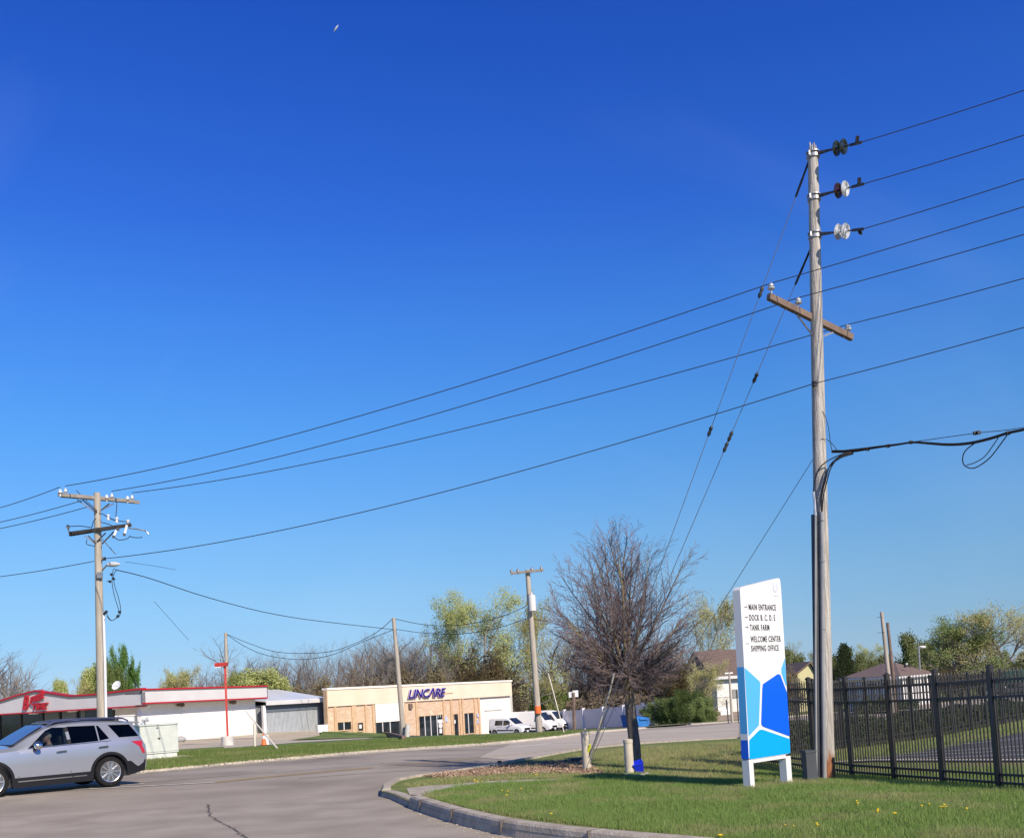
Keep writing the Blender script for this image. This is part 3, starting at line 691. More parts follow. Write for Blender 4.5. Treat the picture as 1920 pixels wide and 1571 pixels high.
I4 = at(1527,719,YP-.14); MB().lathe(I4, (0,0,1), [(.02,-.05),(.045,-.045),(.045,-.015),(.028,0),(.045,.015),(.045,.045),(.02,.05)], 12).bar(I4, I4+Vector((.0,.1,0)), .03, .10).build('spool_insulator', M['darksteel'], rp)
# conduits up the near side
cx = at(1532,1466,YP-.22); 
def pipe(name, pts, r, mat, par=rp, n=10): return MB().tube(pts, r, n).build(name, mat, par, smooth=True)
def cpt(px, py, dy=-.22): return at(px, py, YP+dy)
pipe('conduit', [cpt(1535,1470,-.10), cpt(1531,1240,-.10), cpt(1527,965,-.10)], .062, M['conduitd'])
pipe('conduit', [cpt(1546,1470,-.20), cpt(1543,1240,-.19), cpt(1541,960,-.17)], .042, M['conduit'])
pipe('conduit', [cpt(1531,1470,-.20), cpt(1529,1240,-.19), cpt(1529,966,-.17)], .020, M['conduit'])
pipe('conduit_top', [cpt(1529,966,-.17), cpt(1527,940,-.17), cpt(1525,922,-.15)], .024, M['white'])
for py in (975,1052,1180,1300,1420): MB().lathe(cpt(1541+(py-960)*.01,py,-.18), (0,0,1), [(.046,-.012),(.05,-.01),(.05,.01),(.046,.012)], 12).build('conduit_strap', M['steel'], rp)
# cables curling out of the conduits and up to the bundle
def cable(name, pts, r, mat='rubber', par=None, n=6): return MB().tube(smoothpts(pts, 6), r, n, True).build(name, M[mat], par, smooth=True)
for i, (xo, yo) in enumerate([(0,0),(3,2),(-2,4)]):
    cable('riser_cable', [cpt(1541,965,-.17), cpt(1541+xo,930,-.2), cpt(1548+xo,900,-.22), cpt(1556+xo,873+yo,-.24), cpt(1575,855+yo,-.3), cpt(1600,847+yo,-.35)], .012, par=rp)
cable('riser_cable', [cpt(1525,925,-.15), cpt(1527,905,-.17), cpt(1535,880,-.25), cpt(1552,864,-.27), cpt(1580,851,-.32), cpt(1600,847,-.35)], .012, par=rp)
cable('ground_wire', [cpt(1536,766,-.1), cpt(1545,775,-.12), cpt(1553,800,-.11), cpt(1557,830,-.08), cpt(1560,845,-.06)], .007, par=rp)
cable('ground_wire', [cpt(1530,850,-.05), cpt(1538,825,-.12), cpt(1550,824,-.12), cpt(1563,835,-.05), cpt(1570,846,-.1)], .007, par=rp)
# small service pedestal at the foot of the pole
pp = unp(1520,1466,LIFT); ped = MB().box((pp.x,pp.y,pp.z+.27), (.20,.18,.56), .2).box((pp.x,pp.y,pp.z+.56), (.22,.20,.04), .2).build('pedestal', M['conduitd'], loc=pp)
tag(ped, 'short dark grey utility pedestal at the foot of the tall pole', 'utility box')
# --- left pole
YL = 42.0
lb = gp(192, YL, .1); lt = at(182,924,YL); lb.z -= .1
lp = thing('utility_pole', 'wooden utility pole with two crossarms and a small lamp behind the silver car', 'utility pole', lb)
lax = lt-lb; lpy = proj(lb)[1]
def lon(py): return lb+lax*((lpy-py)/(lpy-924))
shaft(MB(), lb, lt, .19, .13, 16, 8).build('shaft', M['poleb'], lp, smooth=True)
def L(px, py, dy=0.): return at(px, py, YL+dy)
a1 = L(109,927,-.9); a2 = L(252,940,.9)
MB().bar(a1, a2, .11, .14).build('crossarm', M['armgrey'], lp)
MB().bar(a1+Vector((-.02,.25,0)), a2+Vector((.12,.25,0)), .10, .13).build('crossarm', M['armgrey'], lp)
d1 = L(131,1002,.5); d2 = L(224,987,-.5)
MB().bar(d1, d2, .11, .14).build('crossarm', M['armdark'], lp)
MB().bar(d1+Vector((.1,-.25,.0)), L(245,984,-.7), .10, .13).build('crossarm', M['armdark'], lp)
for (p, q, mt) in [((145,937),(178,960),'steel'),((155,937),(182,960),'darksteel'),((213,944),(187,958),'steel'),((205,944),(188,958),'darksteel'),((158,1004),(179,1020),'steel'),((165,1004),(180,1019),'darksteel'),((214,996),(191,1020),'darksteel'),((198,999),(182,1015),'darksteel')]:
    MB().bar(L(*p,-.2), L(*q,-.17), .02, .05).build('brace', M[mt], lp)
li = [L(113,922,-.9), L(123,920,-.6), L(200,932,.2), L(210,929.5,.45), L(239,934.5,.7), L(248,932.5,.9)]
for p in li: pin_ins(p-Vector((0,0,.05)), lp, 1.45, 'porcwhite')
for (x, y) in [(203,975),(219,980),(240,985)]:
    p = L(x, y, -.6); MB().lathe(p, (0,0,1), [(.05,0),(.06,.05),(.035,.08),(.06,.11),(.035,.14),(.07,.18),(.07,.22),(.0,.24)], 12).build('arrester', M['porcwhite'], lp, smooth=True)
for (x, y, x2, y2) in [(218,994,214,1004),(238,984,234,1000)]:
    MB().tube([L(x,y,-.75), L(x2,y2,-.8)], .05, 8).build('fuse_cutout', M['porcwhite'], lp, smooth=True)
    MB().box(L(x2-1,y2+2,-.8), (.1,.1,.1), .3).build('cutout_clamp', M['darksteel'], lp); MB().box(L(x+3,y-2,-.75), (.12,.08,.1), .3).build('cutout_clamp', M['darksteel'], lp)
MB().tube(smoothpts([L(128,991,.5),L(125,987,.5),L(129,985,.5),L(129,996,.5),L(137,998,.5)],4), .03, 6).build('arrester_bracket', M['darksteel'], lp)
MB().tube(smoothpts([L(241,990,-.9),L(258,992,-1),L(272,995,-1),L(278,1000,-1),L(278,1003,-1)],4), .028, 6).build('switch_handle', M['steel'], lp)
for pts in [[(129,987),(150,986),(172,989)],[(172,989),(175,978),(180,972)],[(190,962),(205,971),(218,977)],[(190,962),(215,975),(238,978)],[(218,934),(219,950),(217,972),(220,978)],[(213,1004),(222,1012),(238,1010),(244,1004)],[(163,1012),(163,1020),(178,1024)],[(143,919),(160,936),(182,957)],[(190,979),(205,983),(212,986)],[(244,1006),(256,1008),(267,1007)],[(192,1010),(207,1028),(217,1039)]]:
    MB().tube(smoothpts([L(x,y,-.3) for x, y in pts], 5), .017, 5).build('jumper_wire', M['rubber'], lp)
lampp = MB().tube(smoothpts([L(191,1070,0),L(197,1063,-.1),L(205,1057,-.15)],4), .035, 7)
lampp.build('lamp_arm', M['steel'], lp)
lh = L(212,1057.5,-.2)
MB().lathe(lh-Vector((.26,0,0)), (1,0,-.02), [(.03,0),(.09,.06),(.11,.22),(.10,.40),(.03,.55)], 12).build('lamp_head', M['porcelain'], lp, smooth=True)
MB().lathe(L(195,1047.5,-.1), (1,0,0), [(.05,-.06),(.09,-.05),(.05,0),(.09,.05),(.05,.06)], 10).build('spool_insulator', M['darksteel'], lp)
MB().box(L(187,1078,-.2), (.2,.12,.24)).build('photocell_box', M['steel'], lp)
pipe('conduit', [L(199,1362,-.1), L(197,1250,-.1), L(194,1150,-.1)], .055, M['whitelo'], lp)
MB().tube([L(194,1152,-.1), L(200,1146,-.25)], [.05,.06], 8).build('weatherhead', M['darksteel'], lp)
for pts in [[(216,1066),(212,1069),(210,1090),(214,1115),(220,1135),(224,1148)],[(219,1068),(213,1078),(215,1098),(222,1120),(226,1140),(225,1152),(216,1160),(208,1163),(200,1155)],[(224,1149),(218,1158),(210,1163),(204,1158),(199,1148)],[(200,1089),(205,1091)]]:
    MB().tube(smoothpts([L(x,y,-.4) for x, y in pts], 6), .014, 5).build('drop_loop', M['rubber'], lp)
for x, y in [(209,1077),(213,1085),(206,1090),(224,1147),(221,1155)]: MB().box(L(x,y,-.4), (.09,.09,.09), .5, mat=Matrix.Rotation(.6,3,'Y')).build('splice', M['rubber'], lp)
# --- long wires between the two poles
def wire(name, label, pts, r, cat='wire', mat='wire', group=None):
    o = MB().tube(pts, r, 6).build(name, M[mat], loc=pts[0]); tag(o, label, cat, group); return o
def span(a, b, sag, n=40): return sagline(a, b, sag, n)
GW = 'bare conductors strung between the two large poles'
wr = [.014, .008]
def twire(name, label, a, b, sag, r0, r1, group=None, n=40, mat='wire'):
    pts = span(a, b, sag, n); rr = [r0+(r1-r0)*i/n for i in range(n+1)]
    return wire(name, label, pts, rr, mat=mat, group=group)
E = lambda p, px, py: ext(p, at(px, py, YP-(px-1530)/1920*YP*.95), 1.6)
twire('overhead_wire', 'topmost of three conductors between the left pole and the left end of the brown crossarm', li[1]+Vector((0,0,.2)), I1+Vector((0,0,.09)), .42, .017, .009, GW)
twire('overhead_wire', 'middle of three conductors running between the grey crossarm and the brown crossarm', li[3]+Vector((0,0,.2)), I2+Vector((0,0,.09)), .42, .017, .009, GW)
twire('overhead_wire', 'lowest of three conductors between the left pole and the right end of the brown crossarm', li[5]+Vector((0,0,.2)), I3+Vector((0,0,.09)), .42, .017, .009, GW)
twire('overhead_wire', 'neutral wire between the poles attached below both crossarms', L(197,1047,-.1), I4, .5, .017, .009, GW)
for p, (px, py), lab in [(W1,(1920,166),'topmost wire leaving the frame at the upper right, from the highest insulator discs'),(W2,(1920,250),'second wire from the top at the right, held by the brown and white discs'),(W3,(1920,332),'third wire from the top at the right, held by the two pale discs'),
        (I1+Vector((0,0,.09)),(1920,384),'wire leaving right from the left end of the brown crossarm'),(I2+Vector((0,0,.09)),(1920,436),'wire leaving right from the middle insulator of the brown crossarm'),
        (I3+Vector((0,0,.09)),(1920,518),'wire leaving right from the right end of the brown crossarm'),(I4,(1920,610),'lowest bare wire leaving right from the spool below the brown crossarm')]:
    e = E(p, px, py); twire('overhead_wire', lab, p, e, .035, .0085, .0075, 'wires leaving the tall pole to the right', 20)
GL = 'wires leaving the left pole towards the left edge'
for p, (px, py), lab in [(li[0]+Vector((0,0,.2)),(0,949),'upper wire leaving the left pole crossarm to the left edge'),(L(155,938,.5),(0,976),'second wire leaving the left pole crossarm to the left edge'),(L(165,950,.6),(0,988),'third wire leaving the left pole crossarm to the left edge'),(L(176,1052,0),(0,1078),'neutral wire leaving the left pole below its crossarms to the left edge')]:
    q = at(px, py, YL+6); twire('overhead_wire', lab, p, ext(p, q, 1.5), .08, .016, .018, GL, 16)
# insulator ties: thickened wire near the pins
# --- black cable bundle at right
YB = lambda px: YP-.35-(px-1600)/1920*YP*.7
bl = [(1560,848),(1600,847),(1640,840),(1680,834),(1712,829),(1740,830),(1780,832),(1820,829),(1860,820),(1890,811),(1925,804),(1980,790)]
root = thing('cable_bundle', 'thick black bundle of service cables with a hanging loop at the right edge', 'cable', at(1600,847,YB(1600)))
for i in range(4):
    pts = [at(x, y+(i-1.5)*1.6*math.sin(x*.013+i), YB(x))+Vector((0,(i-1.5)*.02,0)) for x, y in bl]
    MB().tube(smoothpts(pts, 5), .014, 6).build('cable', M['rubber'], root)
MB().tube(smoothpts([at(x,y,YB(x)) for x, y in [(1567,846),(1700,830),(1830,812),(1890,806),(1980,792)]], 5), .007, 5).build('messenger_wire', M['wire'], root)
MB().tube(smoothpts([at(x,y,YB(x)) for x, y in [(1890,813),(1878,830),(1858,856),(1838,872),(1822,878),(1808,872),(1805,858),(1812,843),(1835,826)]], 6), .010, 6).build('cable_loop', M['rubber'], root)
MB().tube(smoothpts([at(x,y,YB(x)) for x, y in [(1872,820),(1862,835),(1846,856),(1826,868),(1812,872)]], 6), .008, 6).build('cable_loop', M['rubber'], root)
for x, y in [(1627,842),(1665,836),(1708,829),(1828,812),(1835,811),(1890,812)]: MB().box(at(x, y, YB(x)), (.05,.05,.06)).build('cable_clip', M['rubber'], root)
# --- guy wires from the pole to the anchors by the posts
an = unp(1101,1444,LIFT); 
g1a, g1b = at(1519,300,YP), at(1330,806,24.5*.35+YP*.65)
def guy(lab, top, yt, mids, anchor, insu):
    t = at(*top, yt); d = anchor-t
    root = thing('guy_wire', lab, 'guy wire', anchor, group='guy wires of the tall pole')
    MB().tube([t, t+d*.5, anchor], .0075, 5).build('strand', M['guy'], root)
    MB().bar(t, t+d.normalized()*.75, .045, .02).bar(t+d.normalized()*.4, t+d.normalized()*.72, .03, .035).build('guy_attachment', M['rubber'], root)
    for py in insu:
        lo, hi = 0., 1.
        for _ in range(30):
            mm = (lo+hi)/2
            if proj(t+d*mm)[1] < py: lo = mm
            else: hi = mm
        p = t+d*lo; dn = d.normalized()
        MB().lathe(p, dn, [(.012,-.12),(.03,-.09),(.042,-.05),(.028,0),(.042,.05),(.03,.09),(.012,.12)], 10).build('strain_insulator', M['darksteel'], root, smooth=True)
    return t, d
anc1 = unp(1097,1447,LIFT); anc2 = unp(1101,1443,LIFT)
t_, d_ = guy('guy wire running from the pole top down past the left of the big bare tree', (1519,296), YP, [], anc1, (808,548))
t2, d2_ = guy('guy wire running from below the third insulator down to the anchor by the beige post', (1522,462), YP, [], anc2, (708,818,838))
# long pale guard sleeve at the lower end, gently bent
gr = thing('guy_guard', 'long pale plastic guard sleeve leaning over the beige post by the mulch', 'guy guard', anc2)
ya, yb = anc2.y, anc2.y-.9
MB().tube(smoothpts([anc2+Vector((.02,0,.1)), at(1115,1392,ya-.15), at(1128,1345,ya-.45), at(1142,1300,ya-.75), at(1151,1263,ya-1.0)], 6), [.022]*25, 8).build('sleeve', M['palewood'], gr, smooth=True)
MB().tube([anc2+Vector((-.03,0,.1)), at(1123,1368,ya-.3), at(1143,1322,ya-.5)], .018, 8).build('sleeve', M['guy'], gr, smooth=True)
MB().tube([at(1101,1412,ya-.05), at(1107,1396,ya-.12)], .035, 8).build('marker', M['yellow'], gr, smooth=True)
t3 = at(1530,852,YP); e3 = at(1362,1118,23.0); e3b = t3+(e3-t3)*2.25; e3b.z = max(e3b.z, T(e3b.x,e3b.y)+.1)
r3 = thing('guy_wire', 'lower guy wire sloping from the pole down behind the tall sign', 'guy wire', e3b, group='guy wires of the tall pole')
MB().tube([t3, (t3+e3b)/2, e3b], .0065, 5).build('strand', M['guy'], r3)
# --- poles beyond
def small_pole(label, base, ptop, r, extra=None, mat='poleb'):
    b = Vector(base); t = Vector(ptop); o = thing('utility_pole', label, 'utility pole', b)
    shaft(MB(), b-Vector((0,0,.1)), t, r, r*.7, 12, 6).build('shaft', M[mat], o, smooth=True); return o
b = gp(1011,64,.1); tp = at(989,1068,64)
p1 = small_pole('wooden pole with one crossarm and a transformer by the white vans', b, tp, .21, mat='poleb')
MB().bar(at(957,1075,63.7), at(1019,1068.5,63.7), .13, .14).build('crossarm', M['armgrey'], p1)
for x in (959,971,997,1015): pin_ins(at(x, 1073-(x-957)*.1, 63.7), p1, 1.8, 'steel')
MB().lathe(at(998.5,1146,63.5), (0,0,1), [(.18,0),(.23,.03),(.23,.95),(.2,1.02),(.06,1.05),(.05,1.2),(0,1.2)], 16).build('transformer', M['fascia'], p1, smooth=True)
MB().box(at(992,1122,63.6), (.15,.1,.5)).build('bracket', M['darksteel'], p1)
q = at(1008,1330,63.75); MB().lathe(q-Vector((0,0,.0)), (tp-b), [(.205,-.24),(.208,-.22),(.207,.2),(.204,.22)], 14).build('reflector_wrap', M['orange'], p1)
b = gp(757,77,.1); tp = at(738,1158,77)
p2 = small_pole('slim wooden pole with a drooping lamp in front of the tan office facade', b, tp, .20)
MB().bar(at(738,1234,77), at(720,1243,77), .16, .22).build('lamp_head', M['darksteel'], p2)
b = gp(428,100,.0); tp = at(423,1186,100)
p3 = small_pole('plain wooden pole rising behind the convenience shop roof', b, tp, .22)
# service wires between them
def w3(lab, pts3, r=.018, grp=None): 
    o = MB().tube(smoothpts(pts3, 8), r, 5).build('service_wire', M['rubber'], loc=pts3[0]); return tag(o, lab, 'wire', grp)
def pw(pts, ya, yb):
    n = len(pts)-1; return [at(x, y, ya+(yb-ya)*i/n) for i, (x, y) in enumerate(pts)]
w3('thick service wire sagging from the left pole to the slim pole before the office', pw([(217,1068),(280,1084),(380,1117),(480,1144),(560,1159),(640,1169),(738,1180)], 42, 77), .022)
w3('upper of two sagging wires between the shop roof pole and the slim office pole', pw([(426,1189),(470,1207),(520,1222),(590,1224),(640,1216),(700,1189),(735,1161)], 100, 77), .026)
w3('lower of two sagging wires between the shop roof pole and the slim office pole', pw([(426,1190),(460,1212),(500,1228),(560,1236),(620,1228),(680,1203),(736,1181)], 100, 77), .026)
w3('upper wire from the slim office pole to the transformer pole', pw([(741,1160),(790,1170),(840,1173),(900,1166),(950,1152),(987,1136)], 77, 64), .022)
w3('lower wire from the slim office pole towards the transformer pole', pw([(741,1179),(790,1186),(850,1189),(910,1182),(950,1172),(990,1158)], 77, 64), .02)
w3('wire running from the transformer pole to the right behind the big bare tree', pw([(999,1160),(1040,1168),(1100,1190),(1180,1215),(1260,1225)], 64, 60), .02)
w3('thin wire dropping from the left pole lamp to the right', pw([(235,1053),(290,1061),(330,1068)], 42, 46), .008)
o = MB().tube([at(289,1127,40), at(354,1200,46)], .008, 5).build('strand', M['wire'], None, loc=at(289,1127,40)); o.name = 'guy_strand'
tag(o, 'thin faint guy strand with a small white insulator to the right of the left pole', 'wire')
# guy strand of the middle pole near the vans
o = MB().tube([at(1028,1262,62), gp(1058,60,.1)], .03, 6).build('guy_guard', M['palewood'], loc=gp(1058,60)); tag(o, 'slanting pale guy guard between the white vans and the white fence', 'guy guard')
# right hand poles behind the railings
b = gp(1676,46,.1); tp = at(1653,1147,46); p4 = small_pole('grey leaning utility pole standing in front of the brown hip roof', b, tp, .11)
for y in (1156,1185): MB().bar(at(1654+(y-1150)*.18,y,46), at(1645,y+1,45.5), .02).build('step_bracket', M['darksteel'], p4)
b = gp(1684,50,.1); tp = at(1664,1167,50); p5 = small_pole('shorter brown pole just right of the grey leaning pole', b, tp, .10, mat='arm')
sl = gp(1729,95,0); o = thing('street_lamp', 'grey street lamp with a curved arm behind the brown roofed house', 'street lamp', sl)
MB().tube(smoothpts([sl, at(1723,1222,95), at(1724,1213,95), at(1731,1212,95)], 5), .085, 8).build('post', M['steel'], o, smooth=True)
MB().lathe(at(1726,1213,95), (1,0,0), [(.05,0),(.13,.1),(.12,.42),(.04,.5)], 10).build('lamp_head', M['fascia'], o, smooth=True)
# pole and small posts by the distant white building
b = gp(1373,75,.1); o = small_pole('thin wooden pole with a small crossarm in front of the white house', b, at(1367,1260,75), .10)
MB().bar(at(1359,1262,75), at(1374,1261,75), .1).build('crossarm', M['porcwhite'], o)
for px, py, lab in ((1366,1312,'short dark sign post left of the thin pole by the white house'),(1385,1293,'thin dark sign post right of the thin pole by the white house')):
    b = gp(px, 72, .05); tp = at(px-4, py, 72); o = thing('sign_post', lab, 'sign', b)
    MB().tube([b, tp], .045, 6).build('post', M['conduitd'], o); MB().box(tp-Vector((0,0,.3)), (.12,.05,.6)).build('plate', M['conduitd'], o)
b = gp(1077,92,0); o = thing('sign_post', 'wooden post carrying two small white panels behind the white fence', 'sign', b)
MB().tube([b, at(1075,1298,92)], .16, 6).build('post', M['arm'], o); MB().box(at(1070,1302,92), (.35,.05,.5)).build('panel', M['white'], o); MB().box(at(1079,1300,92), (.5,.05,.6)).build('panel', M['white'], o)

c_ = EYE+ray(630,54)*1500; d_ = (ray(634,48)-ray(626,60)).normalized()
o = MB().tube([c_-d_*4.5, c_-d_*2, c_+d_*2, c_+d_*5], [.3,1.0,1.1,.2], 8).build('contrail', M['white'], loc=c_, smooth=True); tag(o, 'tiny short white vapour trail high in the blue sky', 'contrail')
# ------------------------------------------------------------------ flat fronts seen in the photograph
def fit_text(name, txt, W_, H_, origin, xdir, mat, parent, extrude=.005, shear=0, offset=0, spacing=1.0, ydir=(0,0,1)):
    me = text_mesh(txt, 1.0, extrude, shear, 1.0, offset, spacing)
    xs = [v.co.x for v in me.vertices]; ys = [v.co.y for v in me.vertices]
    x0, x1, y0, y1 = min(xs), max(xs), min(ys), max(ys); fx = W_/(x1-x0); fy = H_/(y1-y0)
    x = Vector(xdir).normalized(); y = Vector(ydir).normalized(); z = x.cross(y); off = Vector(origin)-wloc(parent)
    for v in me.vertices: v.co = off+x*((v.co.x-x0)*fx)+y*((v.co.y-y0)*fy)+z*v.co.z
    me.materials.append(mat); me.name = name
    o = bpy.data.objects.new(name, me); COL.objects.link(o); o.parent = parent; return o
class Fac:
    def __init__(s, A, B):
        s.A = Vector(A); s.B = Vector(B); d = (s.B-s.A); d.z = 0; s.L = d.length; s.x = d.normalized(); s.n = Vector((s.x.y, -s.x.x, 0))   # n: towards the viewer
    def sz(s, px, py):
        d = ray(px, py); t = (s.A-EYE).dot(s.n)/d.dot(s.n); p = EYE+d*t; return (p-s.A).dot(s.x), p.z
    def uo(s, px, py, out):
        d = ray(px, py); a = s.A+s.n*out; t = (a-EYE).dot(s.n)/d.dot(s.n); p = EYE+d*t; return (p-a).dot(s.x)
    def pt(s, u, z, out=0.): p = s.A+s.x*u+s.n*out; return Vector((p.x, p.y, z))
    def px(s, px, py, out=0.): u, z = s.sz(px, py); return s.pt(u, z, out)
    def slab(s, u0, u1, z0, z1, o0, o1, mb=None):
        mb = mb or MB(); q = [s.pt(u0,z0,o0), s.pt(u1,z0,o0), s.pt(u1,z1,o0), s.pt(u0,z1,o0)]
        return mb.prism(q, s.n*(o1-o0))
# ---------------- the office with the tan fascia
TL = at(612,1291,91); TR = at(956,1275.5,110)
fo = Fac(TL, TR)
def s3(x, y): return fo.sz(480+x/3.5556, 1130+y/3.5556)
def s6(x, y): return fo.sz(740+x/8.727, 1240+y/8.727)
ztop = (TL.z+TR.z)/2; zb = T(fo.A.x, fo.A.y)-1.0; zb2 = min(T(fo.B.x, fo.B.y), zb)-.8
zf = (s3(475,693)[1]+s3(1690,618)[1])/2
W = fo.L
off_ = thing('office_building', 'low tan office with brick front and purple italic lettering on its fascia', 'building', (fo.A.x, fo.A.y, zb+1))
back = Vector((.02,1,0)).normalized()*11
# body
bl_ = [fo.pt(0,zb2,-.15), fo.pt(W,zb2,-.15)]; bl_ += [bl_[1]+back, bl_[0]+back]
MB().prism(bl_, (0,0,ztop-.35-zb2)).build('wall', M['creamw'], off_)
mb = MB(); fo.slab(-.05, W+.05, zf, ztop-.12, -.148, .16, mb); mb.build('fascia', M['cream'], off_)
fo.slab(-.12, W+.12, ztop-.12, ztop+.06, -.5, .24).build('parapet_cap', M['creamw'], off_)
fo.slab(-.16, -.06, zb2+1, ztop-.13, -.3, .19).build('corner_trim', M['timber'], off_)
u = lambda x, y=700: s3(x, y)[0]
def brick(x0, x1, mb): fo.slab(u(x0), u(x1), zb2, zf-.004, -.146, 0.0, mb)
mb = MB(); brick(478, 785, mb); mb.build('brick_panel', M['brick'], off_)
mb = MB(); brick(985, 1487, mb); mb.build('brick_panel', M['brick'], off_)
for x in (524,641,656,729,779,986,1067,1250,1299,1358,1376,1457,1484):
    fo.slab(u(x)-.13, u(x)+.13, zb2, zf-.008, .002, .10).build('pilaster', M['timber'], off_)
def glazing(p0, p1, frame, mull=(), name='window', f=.09, sf=s3, hmull=(), glass='shopdark'):
    u0, z1 = sf(*p0); u1, z0 = sf(*p1); 
    o = fo.slab(u0, u1, z0, z1, .003, .03).build(name, M[glass], off_)
    mb = MB(); fo.slab(u0-f, u1+f, z1, z1+f, .001, .09, mb); fo.slab(u0-f, u1+f, z0-f, z0, .001, .09, mb); fo.slab(u0-f, u0, z0+.002, z1-.002, .001, .09, mb); fo.slab(u1, u1+f, z0+.002, z1-.002, .001, .09, mb)
    mb.build('frame', M[frame], o)
    for q in mull:
        uu = u0+(u1-u0)*q; fo.slab(uu-.05, uu+.05, z0+.003, z1-.003, .031, .07).build('mullion', M['fascia'], o)
    for q in hmull:
        zz = z0+(z1-z0)*q; fo.slab(u0+.003, u1-.003, zz-.03, zz+.03, .031, .06).build('mullion', M['darkin'], o)
    return o
glazing((541,798),(632,842),'timber',(.47,))
dr = glazing((676,800),(712,850),'timber',(),'door'); q = s3(686,822); fo.slab(q[0], q[0]+.3, q[1]-.2, q[1]+.15, .032, .045).build('notice', M['white'], dr)
glazing((796,786),(956,875),'trimgrey',(.28,.6))
big = glazing((1083,757),(1246,886),'timber',(.24,.49,.76))
for (x, y, w_, h_) in [(698,950,.75,.12),(700,968,.9,.10),(702,985,.8,.12)]:
    uu, zz = s6(x, y); fo.slab(uu, uu+w_, zz-h_, zz, .032, .05).build('window_emblem', M['white'], big)
for (x, y, t_, w_, h_) in [(712,903,'111',.6,.42)]:
    uu, zz = s6(x, y+10); fit_text('lettering', t_, w_, h_, fo.pt(uu, zz, .05), fo.x, M['white'], big, .004)
uu, zz = s6(745,1045); MB().lathe(fo.pt(uu, zz, .04), fo.n, [(.28,0),(.28,.01)], 16).build('window_emblem', M['fascia'], big); fo.slab(uu-.18, uu+.18, zz-.75, zz-.33, .032, .05).build('window_emblem', M['white'], big)
dr = glazing((1315,742),(1350,884),'timber',(),'door'); q = s6(965,955); fo.slab(q[0], q[0]+.22, q[1]-.35, q[1], .032, .045).build('notice', M['white'], dr)
q = s6(1040,1080); fo.slab(q[0]-.1, q[0]-.05, q[1]-.3, q[1]+.3, .032, .09).build('handle', M['steel'], dr)
glazing((1383,737),(1452,866),'timber',(.45,),hmull=(.38,))
for p0, p1 in [((812,898),(852,980)),((1335,850),(1362,905)),((1335,945),(1362,1010))]:
    a_, z1 = s6(*p0); b_, z0 = s6(*p1); fo.slab(a_, b_, z0, z1, .101, .12).build('plaque', pm('plaque', (.45,.55,.75), rough=.5), off_)
a_, z1 = s6(1497,792); b_, z0 = s6(1770,1190); gd = fo.slab(a_, b_, z0, z1-.1, -.149, -.10).build('garage_door', M['creamw'], off_); fo.slab(a_-.1, b_+.1, z1-.1, z1+.05, -.149, -.02).build('door_lintel', M['fascia'], gd)
q = s6(245,730); fo.slab(q[0]-.2, q[0]+.2, q[1]-.25, q[1]+.25, .002, .22).build('wall_lamp', M['arm'], off_)
a_, z1 = s3(788,675); b_, z0 = s3(984,783); fo.slab(a_, b_, z0, zf-.006, .0, .14).build('awning', M['creamw'], off_)
# lettering
p0 = s6(180,602); p1 = s6(798,572); hgt = s6(180,455)[1]-s6(180,605)[1]
org = fo.pt(p0[0], (p0[1]+s6(780,572)[1])/2-.0, .42)
wd = (p1[0]-p0[0])*.995
fit_text('lettering', 'LINC\u039bRE', wd, hgt, org, fo.x, pm('sign_violet', (.025,.012,.20), rough=.4), off_, .035, .32, .012, .95)
fit_text('lettering_edge', 'LINC\u039bRE', wd+.10, hgt+.10, org-fo.x*.05-Vector((0,0,.05))-fo.n*.06, fo.x, pm('sign_lilac', (.55,.5,.72), rough=.4), off_, .03, .32, .035, .95)
q = s6(775,520); q2 = s6(932,516); fo.slab(q[0], q2[0], q[1]-.05, q[1]+.06, .162, .22).build('lettering_rule', M['timber'], off_)
# retaining edge, stub
mb = MB(); pts = [unp(655,1368,.1), unp(700,1373,.1), unp(730,1379,.1), unp(758,1388,.1)]
for a_, b_ in zip(pts, pts[1:]): mb.bar(a_+Vector((0,0,.1)), b_+Vector((0,0,.1)), .25, .35)
o = mb.build('retaining_wall', M['arm'], loc=pts[0]); tag(o, 'low brown timber edging sloping across the grass before the office', 'wall')
p = gp(763,76.5,.1); o = MB().tube([p, p+Vector((.12,0,1.0))], .19, 12).build('concrete_stub', M['concdark'], loc=p); tag(o, 'short pale tilted post at the foot of the slim pole', 'post')
# ---------------- grey metal shed between shop and office
fs = Fac(at(495,1313,86), at(611,1304,93))
fsx = lambda x, y: fs.sz(480+x/3.5556, 1130+y/3.5556)
sh = thing('metal_shed', 'grey corrugated metal shed with a white roof between shop and office', 'shed', fs.pt(0, T(fs.A.x, fs.A.y)))
zt_l = fsx(40,655)[1]; zt_r = fsx(460,640)[1]; ze = (fsx(45,683)[1]+fsx(460,655)[1])/2; zbb = fsx(230,860)[1]-.6
u0, u1 = fsx(62,700)[0], fsx(436,700)[0]
mb = MB(); n_ = 44
for i in range(n_):
    a_ = u0+(u1-u0)*i/n_; b_ = u0+(u1-u0)*(i+.55)/n_; fs.slab(a_, b_, zbb, ze-.62, -.3, -.22, mb)
fs.slab(u0, u1, zbb, ze-.62, -.4, -.301, mb); mb.build('wall_sheet', M['corrug'], sh)
fs.slab(u0-.02, u1+.02, ze-.618, ze-.05, -.42, -.15).build('lintel', M['darkgrey'], sh)
fs.slab(u1+.02, fs.L-.1, zbb, ze-.05, -.42, -.25).build('side_panel', M['darkgrey'], sh)
fs.slab(fsx(44,700)[0]-.05, u0-.04, zbb, ze-.05, -.1, .1).build('post', M['whitelo'], sh)
fs.slab(fs.L-.32, fs.L-.12, zbb, ze-.05, -.1, .1).build('post', M['whitelo'], sh)
